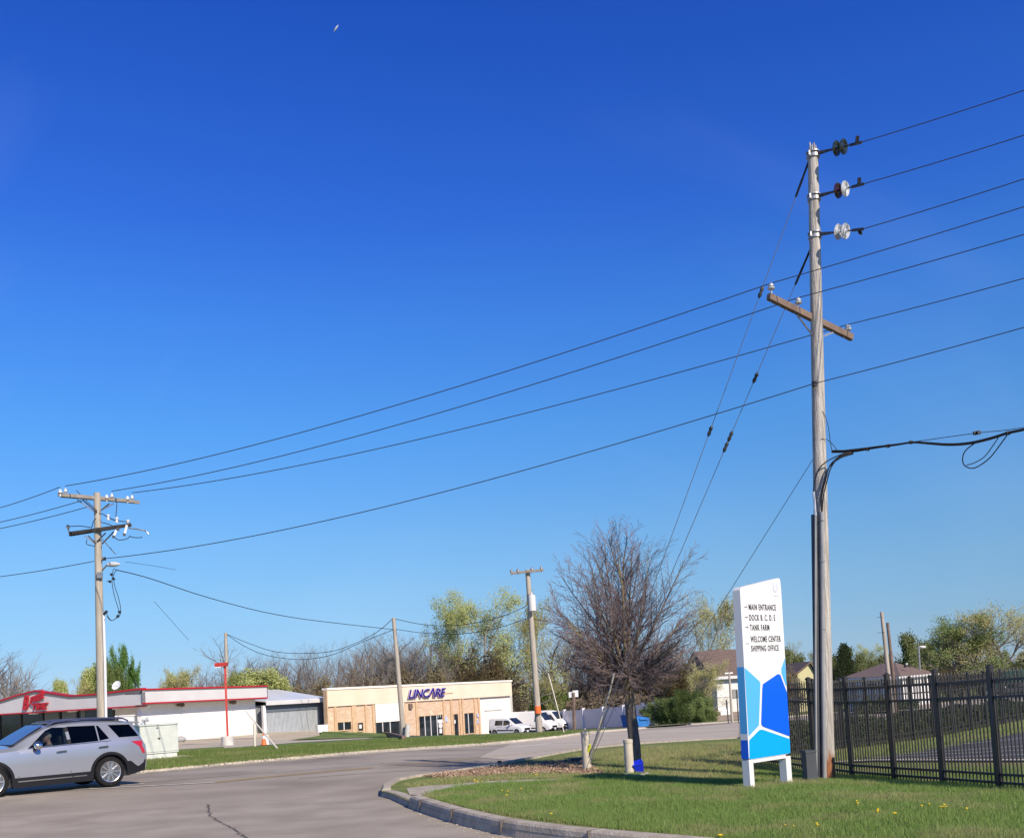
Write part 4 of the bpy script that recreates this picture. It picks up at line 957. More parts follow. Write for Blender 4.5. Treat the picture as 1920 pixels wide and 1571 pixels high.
rt = [fs.pt(-.1, ze-.04, .35), fs.pt(fs.L+.05, ze-.04, .35), fs.pt(fs.L+.05, ze+.28, .35), fs.pt(-.1, ze+.28, .35)]
MB().prism(rt, -fs.n*.08).build('gutter', M['fascia'], sh)
rf = [fs.pt(-.1, ze+.22, .27), fs.pt(fs.L+.05, ze+.22, .27), fs.pt(fs.L+.05, ze+1.5, -7), fs.pt(-.1, ze+1.1, -7)]
MB().prism(rf, (0,0,.1)).build('roof', M['metalroof'], sh)
bx = [fs.pt(.2,zbb,-.43), fs.pt(fs.L-.15,zbb,-.43), fs.pt(fs.L-.15,zbb,-7), fs.pt(.2,zbb,-7)]; MB().prism(bx, (0,0,ze-zbb)).build('wall', M['corrug'], sh)
p = at(604, 1366, 90.5); o = MB().box(p, (1.0,.3,.6), .6).box(p+Vector((0,0,.32)), (1.1,.36,.08), .6).build('low_wall', M['white'], loc=p-Vector((0,0,.5))); tag(o, 'low white block beside the shed and the office corner', 'wall')
# ---------------- convenience shop
C_ = at(272,1291,71); Rr = at(500,1283.5,84)
bt = thing('convenience_shop', 'single storey shop with red trimmed white fascia and red script sign', 'building', (C_.x, C_.y, T(C_.x, C_.y)))
fr = Fac(C_, Rr)                       # long right-hand side
ff = Fac(at(0,1312,79), at(266,1289,71.3))  # front with the gable
zt = fr.A.z*.5+Rr.z*.5; zc = ff.sz(266,1289)[1]
z0f = (fr.sz(272,1318.5)[1]+fr.sz(493,1310)[1])/2
zb = T(C_.x, C_.y)-.6
# right side fascia and wall
fr.slab(.0, fr.L, z0f+.1, zt-.12, -.25, 0).build('fascia', M['fascia'], bt)
fr.slab(-.05, fr.L+.1, zt-.12, zt-.01, -.35, .06).build('red_trim', M['red'], bt)
fr.slab(-.03, fr.L+.05, z0f, z0f+.098, -.3, .04).build('red_trim', M['red'], bt)
fr.slab(-.02, fr.L+.02, zt-.2, zt-.122, -.001, .03).build('grey_trim', M['trimgrey'], bt)
fr.slab(.6, fr.L-.35, zb, z0f-.05, -1.3, -.95).build('wall', M['wallw'], bt)
fr.slab(.0, fr.L, z0f-.05, z0f-.003, -1.0, -.02).build('soffit', M['soffit'], bt)
fr.slab(fr.L+.001, fr.L+.12, z0f+.1, zt-.125, -3, -.01).build('corner_trim', M['trimgrey'], bt)
# front fascia following its roofline, cut into pieces of one height change each
line = [(-70,1338),(0,1312),(30,1302.5),(66,1293),(131,1302.5),(180,1299.5),(266,1289)]
bot = [(-70,1346.5),(0,1339),(30,1336.5),(66,1333.5),(131,1328.5),(180,1324.5),(266,1319)]
top3 = [ff.sz(*q) for q in line]; 
zbt = sum(ff.sz(*q)[1] for q in bot)/len(bot)
def band(name, dz0, dz1, o0, o1, mat):
    f = [ff.pt(uu, z+dz1, o0) for uu, z in top3]; g = [ff.pt(uu, (zbt if dz0 is None else z+dz0), o0) for uu, z in top3]
    MB().prism(f+g[::-1], ff.n*(o1-o0)).build(name, M[mat], bt)
band('fascia', None, -.12, -.3, 0, 'fascia'); band('red_trim', -.12, -.0, -.4, .07, 'red'); band('grey_trim', -.27, -.122, .002, .04, 'trimgrey')
ff.slab(top3[0][0], ff.L+.1, zbt-.10, zbt-.002, -.3, .05).build('red_trim', M['red'], bt)
corner = [ff.pt(ff.L+.1, 0, 0), ff.pt(ff.L+.1, 0, -.3), fr.pt(0,0,-.3), fr.pt(0,0,.0)]
MB().prism([(q.x,q.y,zbt+.002) for q in corner], (0,0,zt-.25-zbt)).build('corner_trim', M['trimgrey'], bt)
# flat roof plate
rp_ = [fr.pt(.1,0,-.3), fr.pt(fr.L,0,-.3), fr.pt(fr.L,0,-12), ff.pt(top3[0][0],0,-12), ff.pt(top3[0][0],0,-.4)]
MB().prism([(q.x,q.y,zt-.35) for q in rp_], (0,0,.15)).build('roof', M['trimgrey'], bt)
sp = [ff.pt(top3[0][0],0,-.02), ff.pt(ff.L,0,-.02), fr.pt(.6,0,-1), ff.pt(ff.L-2,0,-3.2), ff.pt(top3[0][0],0,-3.2)]
MB().prism([(q.x,q.y,zbt-.06) for q in sp], (0,0,.05)).build('soffit', M['soffit'], bt)
# recessed shop front
u_ = lambda x: ff.uo(x,1345,-1.9)
ff.slab(u_(216), ff.L-.9, zb, zbt-.07, -3.0, -1.9).build('wall', M['wallw'], bt)
ff.slab(top3[0][0]-4, u_(214), zb, zbt-.07, -3.1, -1.9).build('shop_front', M['shopdark'], bt)
for a_, b_ in ((84,112),(117,143),(152,160)): ff.slab(u_(a_), u_(b_), zb, zbt-.1, -1.898, -1.88).build('shop_panel', M['shopgrey'], bt)
for x in (0,40,81,113,146,185,214): ff.slab(u_(x)-.06, u_(x)+.06, zb, zbt-.08, -1.899, -1.8).build('mullion', M['conduitd'], bt)
for x, y in ((50,1337.5),(123,1333),(207,1327),(258,1321)):
    q = ff.px(x, y, -.6); MB().lathe((q.x,q.y,zbt-.2), (0,0,1), [(.1,0),(.35,.02),(.38,.12),(.2,.138)], 14).build('downlight', M['porcwhite'], bt)
for x, y in ((353,1319),(450,1314.5)):
    q = fr.px(x, y, -.7); MB().box(q, (.45,.3,.25), .5).box(q+Vector((.2,-.2,-.1)), (.3,.25,.2), .5).build('flood_light', M['arm'], bt)
# script sign
o = ff.px(45,1331,.12); Hh = ff.sz(50,1303)[1]-ff.sz(50,1331)[1]; sc = ff.sz(60,1320)[0]-ff.sz(50,1320)[0]  # 10 px
fit_text('sign_letter', 'B', sc*1.25, Hh, o, ff.x, M['red'], bt, .04, .35, .03)
up_d = (ff.x*1.0+Vector((0,0,.22))).normalized()
fit_text('sign_letter', 'reak', sc*3.0, Hh*.62, ff.px(58.5,1319.5,.12), up_d, M['red'], bt, .04, .35, .045, .95)
ff.slab(*(ff.sz(61,1318)[0], ff.sz(92,1318)[0]), ff.sz(76,1319.5)[1], ff.sz(76,1317.5)[1], .02, .16).build('sign_underline', M['red'], bt)
fit_text('sign_letter', 'TIME', sc*2.75, Hh*.42, ff.px(63,1331.5,.12), ff.x, M['red'], bt, .04, .1, .02, .95)
# dish and rooftop bits, things by the wall
dp = ff.px(219,1290,-2.5); dz = at(219,1285,dp.y)
sd_ = thing('satellite_dish', 'oval white satellite dish on the shop roof right of the tall pole', 'satellite dish', (dz.x,dz.y,zt-.2))
MB().lathe(dz, (-.35,-1,.55), [(.0,-.02),(.25,0),(.36,.05),(.36,.07),(.25,.02),(0,.0)], 20).build('reflector', M['porcwhite'], sd_, smooth=True)
MB().tube([(dz.x,dz.y,zt-.3), dz], .04, 8).build('mast', M['steel'], sd_); MB().tube([dz, dz+Vector((-.45,-.2,.15))], .015, 5).build('feed_arm', M['steel'], sd_)
p = gp(237,66,.1); o = MB().box(p+Vector((0,0,1.0)), (1.1,.9,2.0), .3).box(p+Vector((0,0,2.02)), (1.2,1.0,.08), .3).build('ice_box', M['fascia'], loc=p); tag(o, 'pale ice cabinet by the shop wall behind the silver car', 'freezer')
p = gp(272,60,.1); q = at(272,1352,60); o = thing('pavement_sign', 'small white scalloped advert board with black script behind the green box', 'sign', p)
MB().tube([p, q], .05, 6).build('post', M['steel'], o); mb = MB()
pb = [Vector((q.x+.33*math.cos(a/16*6.28)*(1+.15*(a%2)), q.y, q.z-.05+.30*math.sin(a/16*6.28)*(1+.15*(a%2)))) for a in range(16)]
mb.prism(pb, (0,.06,0)); mb.build('board', M['white'], o); fit_text('lettering', 'Foods', .42, .14, q+Vector((-.2,-.01,-.02)), (1,0,0), M['black'], o, .003, .3)
# ---------------- pale green transformer cabinet
cb = unp(294,1422,.13); cab = thing('transformer_cabinet', 'pale green metal transformer cabinet on the grass behind the silver car', 'utility cabinet', cb, R(36))
ROT = lambda mb: mb
def lb_(name, c, s, mat): return MB().box(c, s).build(name, M[mat], cab, rel=False)
lb_('body', (0,.0,.82), (1.55,.85,1.16), 'greenbox'); lb_('plinth', (0,.02,.12), (1.45,.8,.25), 'greenbox'); lb_('lid', (0,-.01,1.415), (1.62,.92,.05), 'greenbox')
lb_('door', (-.385,-.437,.83), (.74,.02,1.05), 'greenbox'); lb_('door', (.385,-.437,.83), (.74,.02,1.05), 'greenbox'); lb_('handle', (-.02,-.455,.85), (.10,.03,.05), 'darksteel'); lb_('hinge', (-.07,-.45,1.28), (.12,.02,.06), 'steel')
lb_('pad', (.1,.0,.01), (2.3,1.3,.06), 'conc')
# ---------------- red lamp post, cone, posts
p = unp(427,1396.5,.11); o = thing('lamp_post', 'red lamp post on a round concrete base beside the shop wall', 'lamp post', p)
MB().lathe(p-Vector((0,0,.1)), (0,0,1), [(.36,0),(.36,.62),(.33,.65),(0,.65)], 20).build('base', M['concdark'], o, smooth=True)
tq = at(422,1246,p.y); MB().box((p+tq)/2+Vector((0,0,.25)), (.12,.12,(tq-p).length-.5), .3).build('post', M['redpaint'], o)
hq = at(411,1248,p.y); MB().box((hq+tq)/2+Vector((-.05,0,.05)), (.75,.3,.22)).build('lamp_head', M['redpaint'], o); MB().box(hq+Vector((-.05,0,-.09)), (.4,.24,.05)).build('lens', M['lamp'], o)
p = unp(495,1397,.13); o = thing('traffic_cone', 'orange traffic cone with a white collar by the leaning pole', 'traffic cone', p)
MB().lathe(p, (0,0,1), [(.16,.03),(.145,.1),(.09,.38)], 16).build('cone', M['orange'], o, smooth=True); MB().lathe(p, (0,0,1), [(.091,.38),(.06,.55)], 16).build('collar', M['white'], o); MB().lathe(p, (0,0,1), [(.06,.55),(.035,.7),(0,.7)], 16).build('tip', M['orange'], o); MB().box(p+Vector((0,0,.015)), (.38,.38,.03), .4).build('base', M['vanblack'], o)
p = unp(500,1396,.13); o = MB().lathe(p, (0,0,1), [(.13,0),(.13,.55),(.1,.58),(0,.58)], 14).build('bollard', M['white'], loc=p, smooth=True); tag(o, 'short white bollard just behind the orange cone', 'bollard')
p = unp(478,1399,.13); o = MB().lathe(p, (0,0,1), [(.07,0),(.07,1.25),(0,1.28)], 10).build('marker_post', M['palewood'], loc=p, smooth=True); tag(o, 'thin pale marker post left of the orange cone', 'post')
p = unp(521,1404,.13); q = at(459,1331,p.y+3); o = MB().tube([p, p.lerp(q,.5), q], [.045,.04,.02], 8).build('guy_guard', M['palewood'], loc=p); tag(o, 'long leaning pale pole sloping over the cone before the shop wall', 'guy guard')
p = unp(335,1390,.12); mb = MB()
mb.lathe(p+Vector((-.4,0,.15)), (1,.2,0), [(.05,0),(.22,.1),(.25,.6),(.1,.9)], 10); mb.tube([p+Vector((.3,0,.1)), p+Vector((2.2,0,.03)), p+Vector((6,-2.5,.02))], .03, 5)
o = mb.build('hose', M['conduit'], loc=p, smooth=True); tag(o, 'grey bundle with a hose lying on the concrete by the shop wall', 'hose')
# ---------------- tall directional sign
SA = at(1406,1468,17.4); SBx = at(1485,1467,18.25)
fg = Fac(SA, SBx); gs = lambda x, y: fg.sz(1360+x/3.829, 1070+y/3.829)
sg = thing('directional_sign', 'tall white and blue directional sign on two white legs in the grass', 'sign', SA)
DP = .15
def gpoly(pts, r=0, o0=0., o1=.006):
    return [fg.pt(*gs(*q), o0) for q in pts]
def rpoly(pts, rad=6, k=4):
    out = []; n = len(pts)
    for i in range(n):
        a, b, c = Vector(pts[i-1]), Vector(pts[i]), Vector(pts[(i+1)%n]); d1 = (a-b); d2 = (c-b); r1 = min(rad, d1.length*.4); r2 = min(rad, d2.length*.4)
        p = b+d1.normalized()*r1; q = b+d2.normalized()*r2
        for j in range(k+1):
            t = j/k; out.append(tuple(p*(1-t)**2+b*2*t*(1-t)+q*t*t))
    return out
outl = rpoly([(104,119),(391,48),(400,130),(430,640),(466,1310),(170,1357),(136,700)], 22)
MB().prism(gpoly(outl, o0=0), -fg.n*DP).build('panel', M['white'], sg)
def patch(name, pts, mat, rad=7, o=.004): 
    return MB().prism([fg.pt(*gs(*q), .0015) for q in rpoly(pts, rad)], fg.n*o).build(name, M[mat], sg)
patch('pale_blue_field', [(137,694),(246,793),(250,812),(240,1108),(167,1186)], 'sky1')
patch('deep_blue_field', [(268,812),(378,738),(394,746),(441,872),(461,1187),(266,1116),(256,1098),(264,850)], 'blue')
patch('pale_blue_field', [(426,626),(401,700),(403,735),(436,830),(437,800)], 'sky1', 3)
patch('bright_blue_field', [(171,1214),(244,1140),(264,1137),(461,1205),(465,1307),(173,1352)], 'sky2')
# coloured bands on the narrow side
sx_ = -fg.n; el = lambda y, x: fg.sz(1360+x/3.829, 1070+y/3.829)
def sideband(name, y0, x0, y1, x1, mat):
    a = fg.pt(*gs(x0, y0), -.003); b = fg.pt(*gs(x1, y1), -.003); q = [a, b, b-fg.n*(DP-.006), a-fg.n*(DP-.006)]
    MB().prism(q, -fg.x*.006).build(name, M[mat], sg)
sideband('side_band', 688, 136, 1192, 163, 'sky1'); sideband('side_band', 1214, 164, 1350, 169, 'blue')
zg = T(SA.x, SA.y)+LIFT-.1
for x0, x1 in ((176,207),(443,478)):
    a_ = gs(x0,1450)[0]; b_ = gs(x1,1450)[0]; zt1 = gs((x0+x1)/2, 1340 if x0 > 300 else 1365)[1]+.03
    fg.slab(a_, b_, zg, zt1, -DP+.004, -.004).build('leg', M['white'], sg)
fg.slab(gs(207,1400)[0], gs(443,1400)[0], gs(320,1352)[1]-.02, gs(320,1340)[1]+.03, -DP+.01, -.01).build('cross_bar', M['white'], sg)
for t_, x, y, x2 in (('MAIN ENTRANCE',168,281,363),('DOCK B. C. D. E',172,357,358),('TANK FARM',177,428,316),('WELCOME CENTER',182,512,398),('SHIPPING OFFICE',186,579,384)):
    a_ = gs(x, y); b_ = gs(x2, y); fit_text('lettering', t_, (b_[0]-a_[0]), gs(x, y-44)[1]-a_[1], fg.pt(a_[0], a_[1], .004), fg.x, M['black'], sg, .002, offset=.012, spacing=1.18)
for x, y in ((133,258),(137,332),(141,404),(147,522)):
    a_ = gs(x, y); b_ = gs(x+22, y); zc_ = a_[1]; fg.slab(a_[0], b_[0], zc_-.005, zc_+.005, .001, .006).build('arrow', M['trimgrey'], sg)
    if y < 500: MB().prism([fg.pt(b_[0]+.02, zc_, .001), fg.pt(b_[0]-.03, zc_+.022, .001), fg.pt(b_[0]-.03, zc_-.022, .001)], fg.n*.004).build('arrow_head', M['conduit'], sg)
a_ = gs(343,152); fit_text('emblem', 'U', gs(376,152)[0]-a_[0], gs(343,85)[1]-a_[1], fg.pt(a_[0], a_[1], .004), fg.x, M['faint'], sg, .002)
a_ = gs(346,178); fg.slab(a_[0], gs(378,178)[0], a_[1]-.008, a_[1]+.008, .001, .005).build('emblem', M['faint'], sg)
# ---------------- railings
def railing(label, A, B, npost, h=1.90, pick=15, lower=(.10,.23), upper=(.20,.46), pw_=.018):
    A = Vector(A); B = Vector(B); root = thing('iron_fence', label, 'fence', A); d = (B-A); d.z = 0; step = d/(npost-1); dn = d.normalized(); ang = math.atan2(dn.y, dn.x)
    base = []
    for i in range(npost):
        p = A+step*i; base.append(Vector((p.x, p.y, T(p.x, p.y)+LIFT)))
    for i, p in enumerate(base):
        MB().box(p+Vector((0,0,h/2-.03)), (.075,.075,h+.06), ang).box(p+Vector((0,0,h+.015)), (.095,.095,.03), ang).lathe(p+Vector((0,0,h+.03)), (0,0,1), [(.055,0),(.03,.02),(0,.03)], 4).build('post', M['iron'], root)
    for a, b in zip(base, base[1:]):
        for f_ in (lower[0], lower[1], h-upper[0], h-upper[1]): MB().bar(a+Vector((0,0,f_))+dn*.04, b+Vector((0,0,f_))-dn*.04, .035, .04).build('rail', M['iron'], root)
        mb = MB()
        for j in range(1, pick+1):
            q = a.lerp(b, j/(pick+1)); mb.box(q+Vector((0,0,h/2-.02)), (pw_,pw_,h-.10), ang); o_ = len(mb.v)
            zt_ = q.z+h-.07; mb.add([(q.x-.01,q.y-.01,zt_),(q.x+.01,q.y-.01,zt_),(q.x+.01,q.y+.01,zt_),(q.x-.01,q.y+.01,zt_),(q.x,q.y,zt_+.07)], [(0,1,4),(1,2,4),(2,3,4),(3,0,4)])
        mb.build('picket_panel', M['iron'], root)
    return root
Fa = at(1875,1479,16.2); Fb = at(1599,1467,20.0); stp = (Fb-Fa)/3; stp.z = 0
F0 = Fa-stp*1; F1 = F0+stp*7.0
print('fence end', proj((F1.x,F1.y,0)), stp.length)
railing('black iron railing with pointed pickets running behind the wooden pole', F0, F1, 8)
G0 = Vector((F1.x, F1.y, 0)); G1 = at(1712,1391,31.4); G2 = at(1922,1354,37); gd_ = (G2-G0); 
railing('black iron railing further back beyond the dark lane', G0+Vector((.1,.1,0)), G0+gd_*1.12, 15, h=1.83, pick=11, pw_=.014)
# corner link of the railing towards the sign, low hedge behind the back railing
# ---------------- beige bollards, bucket, rocks, box
def post(px, py, top, wpx, label):
    p = unp(px, py, LIFT); h_ = (py-top)/1920*p.y; r = wpx/2/1920*p.y
    o = thing('marker_post', label, 'post', p); MB().lathe(p-Vector((0,0,.05)), (0,0,1), [(r,0),(r,h_-.02)], 20).build('tube', M['beigepost'], o, smooth=True); MB().lathe(p+Vector((0,0,h_-.08)), (0,0,1), [(r*1.06,0),(r*1.08,.02),(r*1.06,.07),(r*.7,.085),(0,.09)], 20).build('cap', M['beigepost'], o, smooth=True); return p
pA = post(1101,1443,1371,15.5,'taller beige round post at the mulch bed with the guy guards in front'); pB = post(1181,1450,1386,17,'beige round post beside the blue bucket in front of the bare tree')
MB_ = thing('bucket', 'small bright blue plastic bucket tipped against the beige post', 'bucket', unp(1198,1449,LIFT))
q = unp(1198,1449,LIFT)+Vector((0,0,.11)); mr = Matrix.Rotation(-.25,3,'Y')@Matrix.Rotation(.3,3,'X')
mb = MB(); w0, w1, hh_ = .075, .11, .13
vs_ = [mr@Vector(v)+q for v in [(-w0,-w0,-hh_),(w0,-w0,-hh_),(w0,w0,-hh_),(-w0,w0,-hh_),(-w1,-w1,hh_),(w1,-w1,hh_),(w1,w1,hh_),(-w1,w1,hh_)]]
mb.add(vs_, [(3,2,1,0),(0,1,5,4),(1,2,6,5),(2,3,7,6),(3,0,4,7),(4,5,6,7)]); mb.build('body', M['blueplastic'], MB_)
MB().bar(vs_[4],vs_[5],.02).bar(vs_[5],vs_[6],.02).bar(vs_[6],vs_[7],.02).bar(vs_[7],vs_[4],.02).build('rim', M['blueplastic'], MB_)
random.seed(5)
for i, (x, y) in enumerate([(1172,1453),(1180,1455),(1189,1456),(1197,1456),(1205,1454),(1213,1452)]):
    p = unp(x, y, LIFT); r = random.uniform(.05,.09); o = MB().lathe(p, (.2,.1,1), [(r*.7,-.03),(r,r*.2),(r*.8,r*.55),(r*.3,r*.75),(0,r*.75)], 7).build('rock', M['rock'], loc=p); o.scale = (1,.8,.8)
    tag(o, 'pale rock lying at the foot of the beige post and blue bucket', 'rock', 'rocks round the beige post')
p = unp(1083,1431,.1); o = MB().box(p+Vector((0,0,.06)), (.38,.25,.14), .2).box(p+Vector((0,0,.14)), (.42,.29,.03), .2).build('valve_box', M['conduitd'], loc=p); tag(o, 'small dark green ground box at the road kerb left of the tall post', 'utility box')
p = unp(937,1434,.1); o = MB().lathe(p, (0,0,1), [(.06,0),(.06,.1),(.03,.12),(0,.12)], 8).build('kerb_cap', M['darkin'], loc=p); tag(o, 'small dark cap on the kerb beside the mulch bed', 'valve cap')
# ---------------- white vinyl fence and blue dumpster
def vfence(label, pts, Ys, h, posts):
    A, B = gp(pts[0], Ys[0]), gp(pts[1], Ys[1]); root = thing('vinyl_fence', label, 'fence', A); f = Fac(A, B); prev = None
    for x in posts:
        p0_ = f.sz(x, 1340); b_ = f.pt(p0_[0], 0); b_.z = T(b_.x, b_.y)
        MB().box(b_+Vector((0,0,h/2+.05)), (.3,.3,h+.1), .6).box(b_+Vector((0,0,h+.13)), (.36,.36,.08), .6).build('post', M['whitelo'], root)
        if prev is not None:
            mb = MB(); d = (b_-prev).normalized(); mb.bar(prev+Vector((0,0,h*.52)), b_+Vector((0,0,h*.52)), .05, h*.9); mb.build('panel', M['whitelo'], root)
            MB().bar(prev+Vector((0,0,h*.97)), b_+Vector((0,0,h*.97)), .12, .12).build('rail', M['whitelo'], root)
        prev = b_
    return root
vfence('long white vinyl privacy fence behind the vans and the blue dumpster', (1000,1228), (124,104), 2.25, [985,1020,1058,1093,1130,1168,1207,1228])
p = gp(1192,90,.02); o = thing('dumpster', 'blue dumpster with a dark lid in front of the white fence', 'dumpster', p, R(40))
mb = MB(); prof = [(-1.1,.0),(-1.2,1.0),(1.2,.75),(1.1,.0)]
MB().prism([(-.6,-.95,.1),(.65,-.95,.1),(.85,-.95,.78),(-.85,-.95,1.1)], (0,1.9,0)).build('body', M['bluebin'], o, rel=False)
MB().prism([(-.88,-.98,1.11),(.9,-.98,.79),(.9,-.98,.84),(-.88,-.98,1.16)], (0,1.96,0)).build('lid', M['bindark'], o, rel=False)
for y in (-.7,0,.7): MB().box((.76,y,.45), (.1,.08,.55)).build('rib', M['bluebin'], o, rel=False)
for y in (-1.02,1.02): MB().box((0,y,.75), (1.0,.12,.16)).build('lift_pocket', M['bluebin'], o, rel=False)
# ---------------- houses
def gable(name, label, A, B, depth, zw, rise, wall, roof, over=.4, hip=0., side='sidingdk'):
    f = Fac(A, B); zb_ = min(A[2], B[2])-.8; root = thing(name, label, 'house', (A[0], A[1], zb_+.8)); z1 = zw
    f.slab(0, f.L, zb_, z1, -depth, 0).build('wall', M[wall], root)
    e = over; n_ = f.n; P_ = lambda u, o, z: f.pt(u, z, o)
    a, b, c, d = P_(-e, e, z1-.05), P_(f.L+e, e, z1-.05), P_(f.L+e, -depth-e, z1-.05), P_(-e, -depth-e, z1-.05)
    if hip is not None: r1, r2 = P_(hip, -depth/2, z1+rise), P_(f.L-hip, -depth/2, z1+rise)
    mb = MB(); vs = [a,b,c,d,r1,r2]; vs2 = [v-Vector((0,0,.18)) for v in vs[:4]]
    mb.add(vs+vs2, [(0,1,5,4),(1,2,5),(2,3,4,5),(3,0,4),(9,8,7,6)]); mb.build('roof', M[roof], root)
    MB().bar(vs2[0]+Vector((0,0,.09)), vs2[1]+Vector((0,0,.09)), .06, .2).build('gutter', M['white'], root); MB().bar(vs2[1]+Vector((0,0,.09)), vs2[2]+Vector((0,0,.09)), .06, .2).build('gutter', M['white'], root)
    return root, f
# brown hip roof house at the right: right face lit, left face in shade
Hc = gp(1692,84,.0); Hl = at(1584,1320,96); Hr = at(1758,1320,98)
Hl.z = Hr.z = Hc.z
fL = Fac(Hl, Hc); fR = Fac(Hc, Hr); ew = (fL.sz(1690,1265.5)[1])
hs = thing('house', 'low house with a brown hip roof and white walls behind the railings', 'house', Hc)
opp = Hl+(Hr-Hc)
zlow = Hc.z-1
MB().prism([(Hl.x,Hl.y,zlow),(Hc.x,Hc.y,zlow),(Hr.x,Hr.y,zlow),(opp.x,opp.y,zlow)], (0,0,ew-zlow)).build('wall', M['siding'], hs)
cen = (Hl+Hr)/2; ex_ = 1.06
cor = [cen+(q-cen)*ex_ for q in (Hl,Hc,Hr,opp)]; cor = [Vector((q.x,q.y,ew-.05)) for q in cor]
long_ = (Hc-Hl); zr = at(1668,1243,cen.y).z; r1 = cen-(Hc-Hl)*.12; r2 = cen+(Hc-Hl)*.12; r1.z = r2.z = zr
mb = MB().add(cor+[r1,r2]+[c-Vector((0,0,.2)) for c in cor], [(0,1,5,4),(1,2,5),(2,3,4,5),(3,0,4),(9,8,7,6),(0,6,7,1),(1,7,8,2)]); mb.build('roof', M['shingle'], hs)
for (a, b) in ((0,1),(1,2)): MB().bar(cor[a]-Vector((0,0,.12)), cor[b]-Vector((0,0,.12)), .25, .16).build('gutter', M['white'], hs)
for x, y in ((1638,1252),): q = fL.px(x, y, -3.0); MB().box(q, (.45,.35,.2)).build('roof_vent', M['darkin'], hs)
MB().lathe(at(1700,1246,cen.y-3), (0,0,1), [(.07,-.4),(.07,.05),(.11,.07),(.11,.14),(0,.16)], 8).build('vent_pipe', M['white'], hs)
for f_, x0, x1, y0, y1 in ((fL,1627,1643,1281,1291),(fL,1655,1664,1280,1290),(fR,1698,1701,1272,1284),(fR,1708,1713,1271,1281),(fR,1732,1737,1270,1280),(fR,1752,1756,1269,1280)):
    a_, z1 = f_.sz(x0,y0); b_, z0 = f_.sz(x1,y1); w_ = f_.slab(a_, b_, z0, z1, .0, .06).build('window', M['shopdark'], hs); f_.slab(a_-.12, b_+.12, z1, z1+.12, .0, .09).build('frame', M['white'], w_)
# white two storey building left of the sign
WA = at(1347,1337,141); WB = at(1452,1332,141); WA.z = WB.z = -2.7
f = Fac(WA, WB); z1 = f.sz(1347,1268)[1]; bk = Vector((-2.2,14,0))
wh = thing('white_building', 'white two storey building with a large brown roof left of the tall sign', 'house', WA)
q4 = [WA, WB, WB+bk, WA+bk]; MB().prism([(q.x,q.y,-3.6) for q in q4], (0,0,z1+3.6)).build('wall', M['siding'], wh)
e0 = [q+Vector((0,0,0)) for q in q4]; zr = f.sz(1360,1226)[1]+.8
cor = [Vector((WA.x-.6,WA.y-.6,z1)), Vector((WB.x+.6,WB.y-.6,z1)), Vector((q4[2].x+.6,q4[2].y+.5,z1)), Vector((q4[3].x-.6,q4[3].y+.5,z1))]
r1 = (cor[0]+cor[3])/2; r2 = (cor[1]+cor[2])/2; r1.z = r2.z = zr
MB().add(cor+[r1,r2], [(0,1,5,4),(1,2,5),(2,3,4,5),(3,0,4),(3,2,1,0)]).build('roof', M['shingle'], wh)
MB().bar(cor[0]-Vector((0,0,.2)), cor[1]-Vector((0,0,.2)), .3, .4).build('gutter', M['white'], wh)
a_, z1_ = f.sz(1373,1292); b_, z0_ = f.sz(1384,1308); w_ = f.slab(a_, b_, z0_, z1_, .0, .08).build('window', M['conduit'], wh)
f.slab(0, f.L, f.sz(1360,1306)[1]-.05, f.sz(1360,1306)[1]+.05, .0, .05).build('wall_band', M['fascia'], wh)
p = at(1352,1338,128); o = MB().box(p, (1.6,3.6,.7), .2).box(p+Vector((0,.3,.6)), (1.4,2,.6), .2).build('parked_boat', M['white'], loc=p-Vector((0,0,.4))); tag(o, 'white covered boat shape beside the corner of the white building', 'boat')
# dark brown roofed building behind the bare tree
root, f = gable('house', 'dark roofed house half hidden behind the bare tree and bushes', tuple(at(1262,1330,150)), tuple(at(1332,1330,146)), 12, at(1300,1262,148).z, 2.6, 'sidingdk', 'shingle', hip=1.5)
# small yellow house
ya_, yb_ = at(1500,1330,118), at(1531,1330,118); ya_.z = yb_.z = -1.8
f = Fac(ya_, yb_); zw = f.sz(1515,1262)[1]; zp = f.sz(1519,1244)[1]; u_c = f.sz(1519,1250)[0]
yh = thing('yellow_house', 'small yellow gabled house seen between the sign and the wooden pole', 'house', ya_)
MB().prism([f.pt(0,-2.5), f.pt(f.L,-2.5), f.pt(f.L,zw), f.pt(u_c,zp), f.pt(0,zw)], -f.n*9).build('wall', M['yellowhouse'], yh)
for s_, e_ in ((-.3, zw-.15),(f.L+.3, zw-.15)):
    a = f.pt(s_, e_, .35); b = f.pt(u_c, zp+.08, .35); MB().prism([a, b, b+Vector((0,0,.2)), a+Vector((0,0,.2))], -f.n*9.7).build('roof', M['shingle'], yh)
a_, z1_ = f.sz(1511,1274); b_, z0_ = f.sz(1522,1286); w_ = f.slab(a_, b_, z0_, z1_, 0, .06).build('window', M['shopdark'], yh); f.slab((a_+b_)/2-.05, (a_+b_)/2+.05, z0_+.01, z1_-.01, .061, .08).build('frame', M['white'], w_)
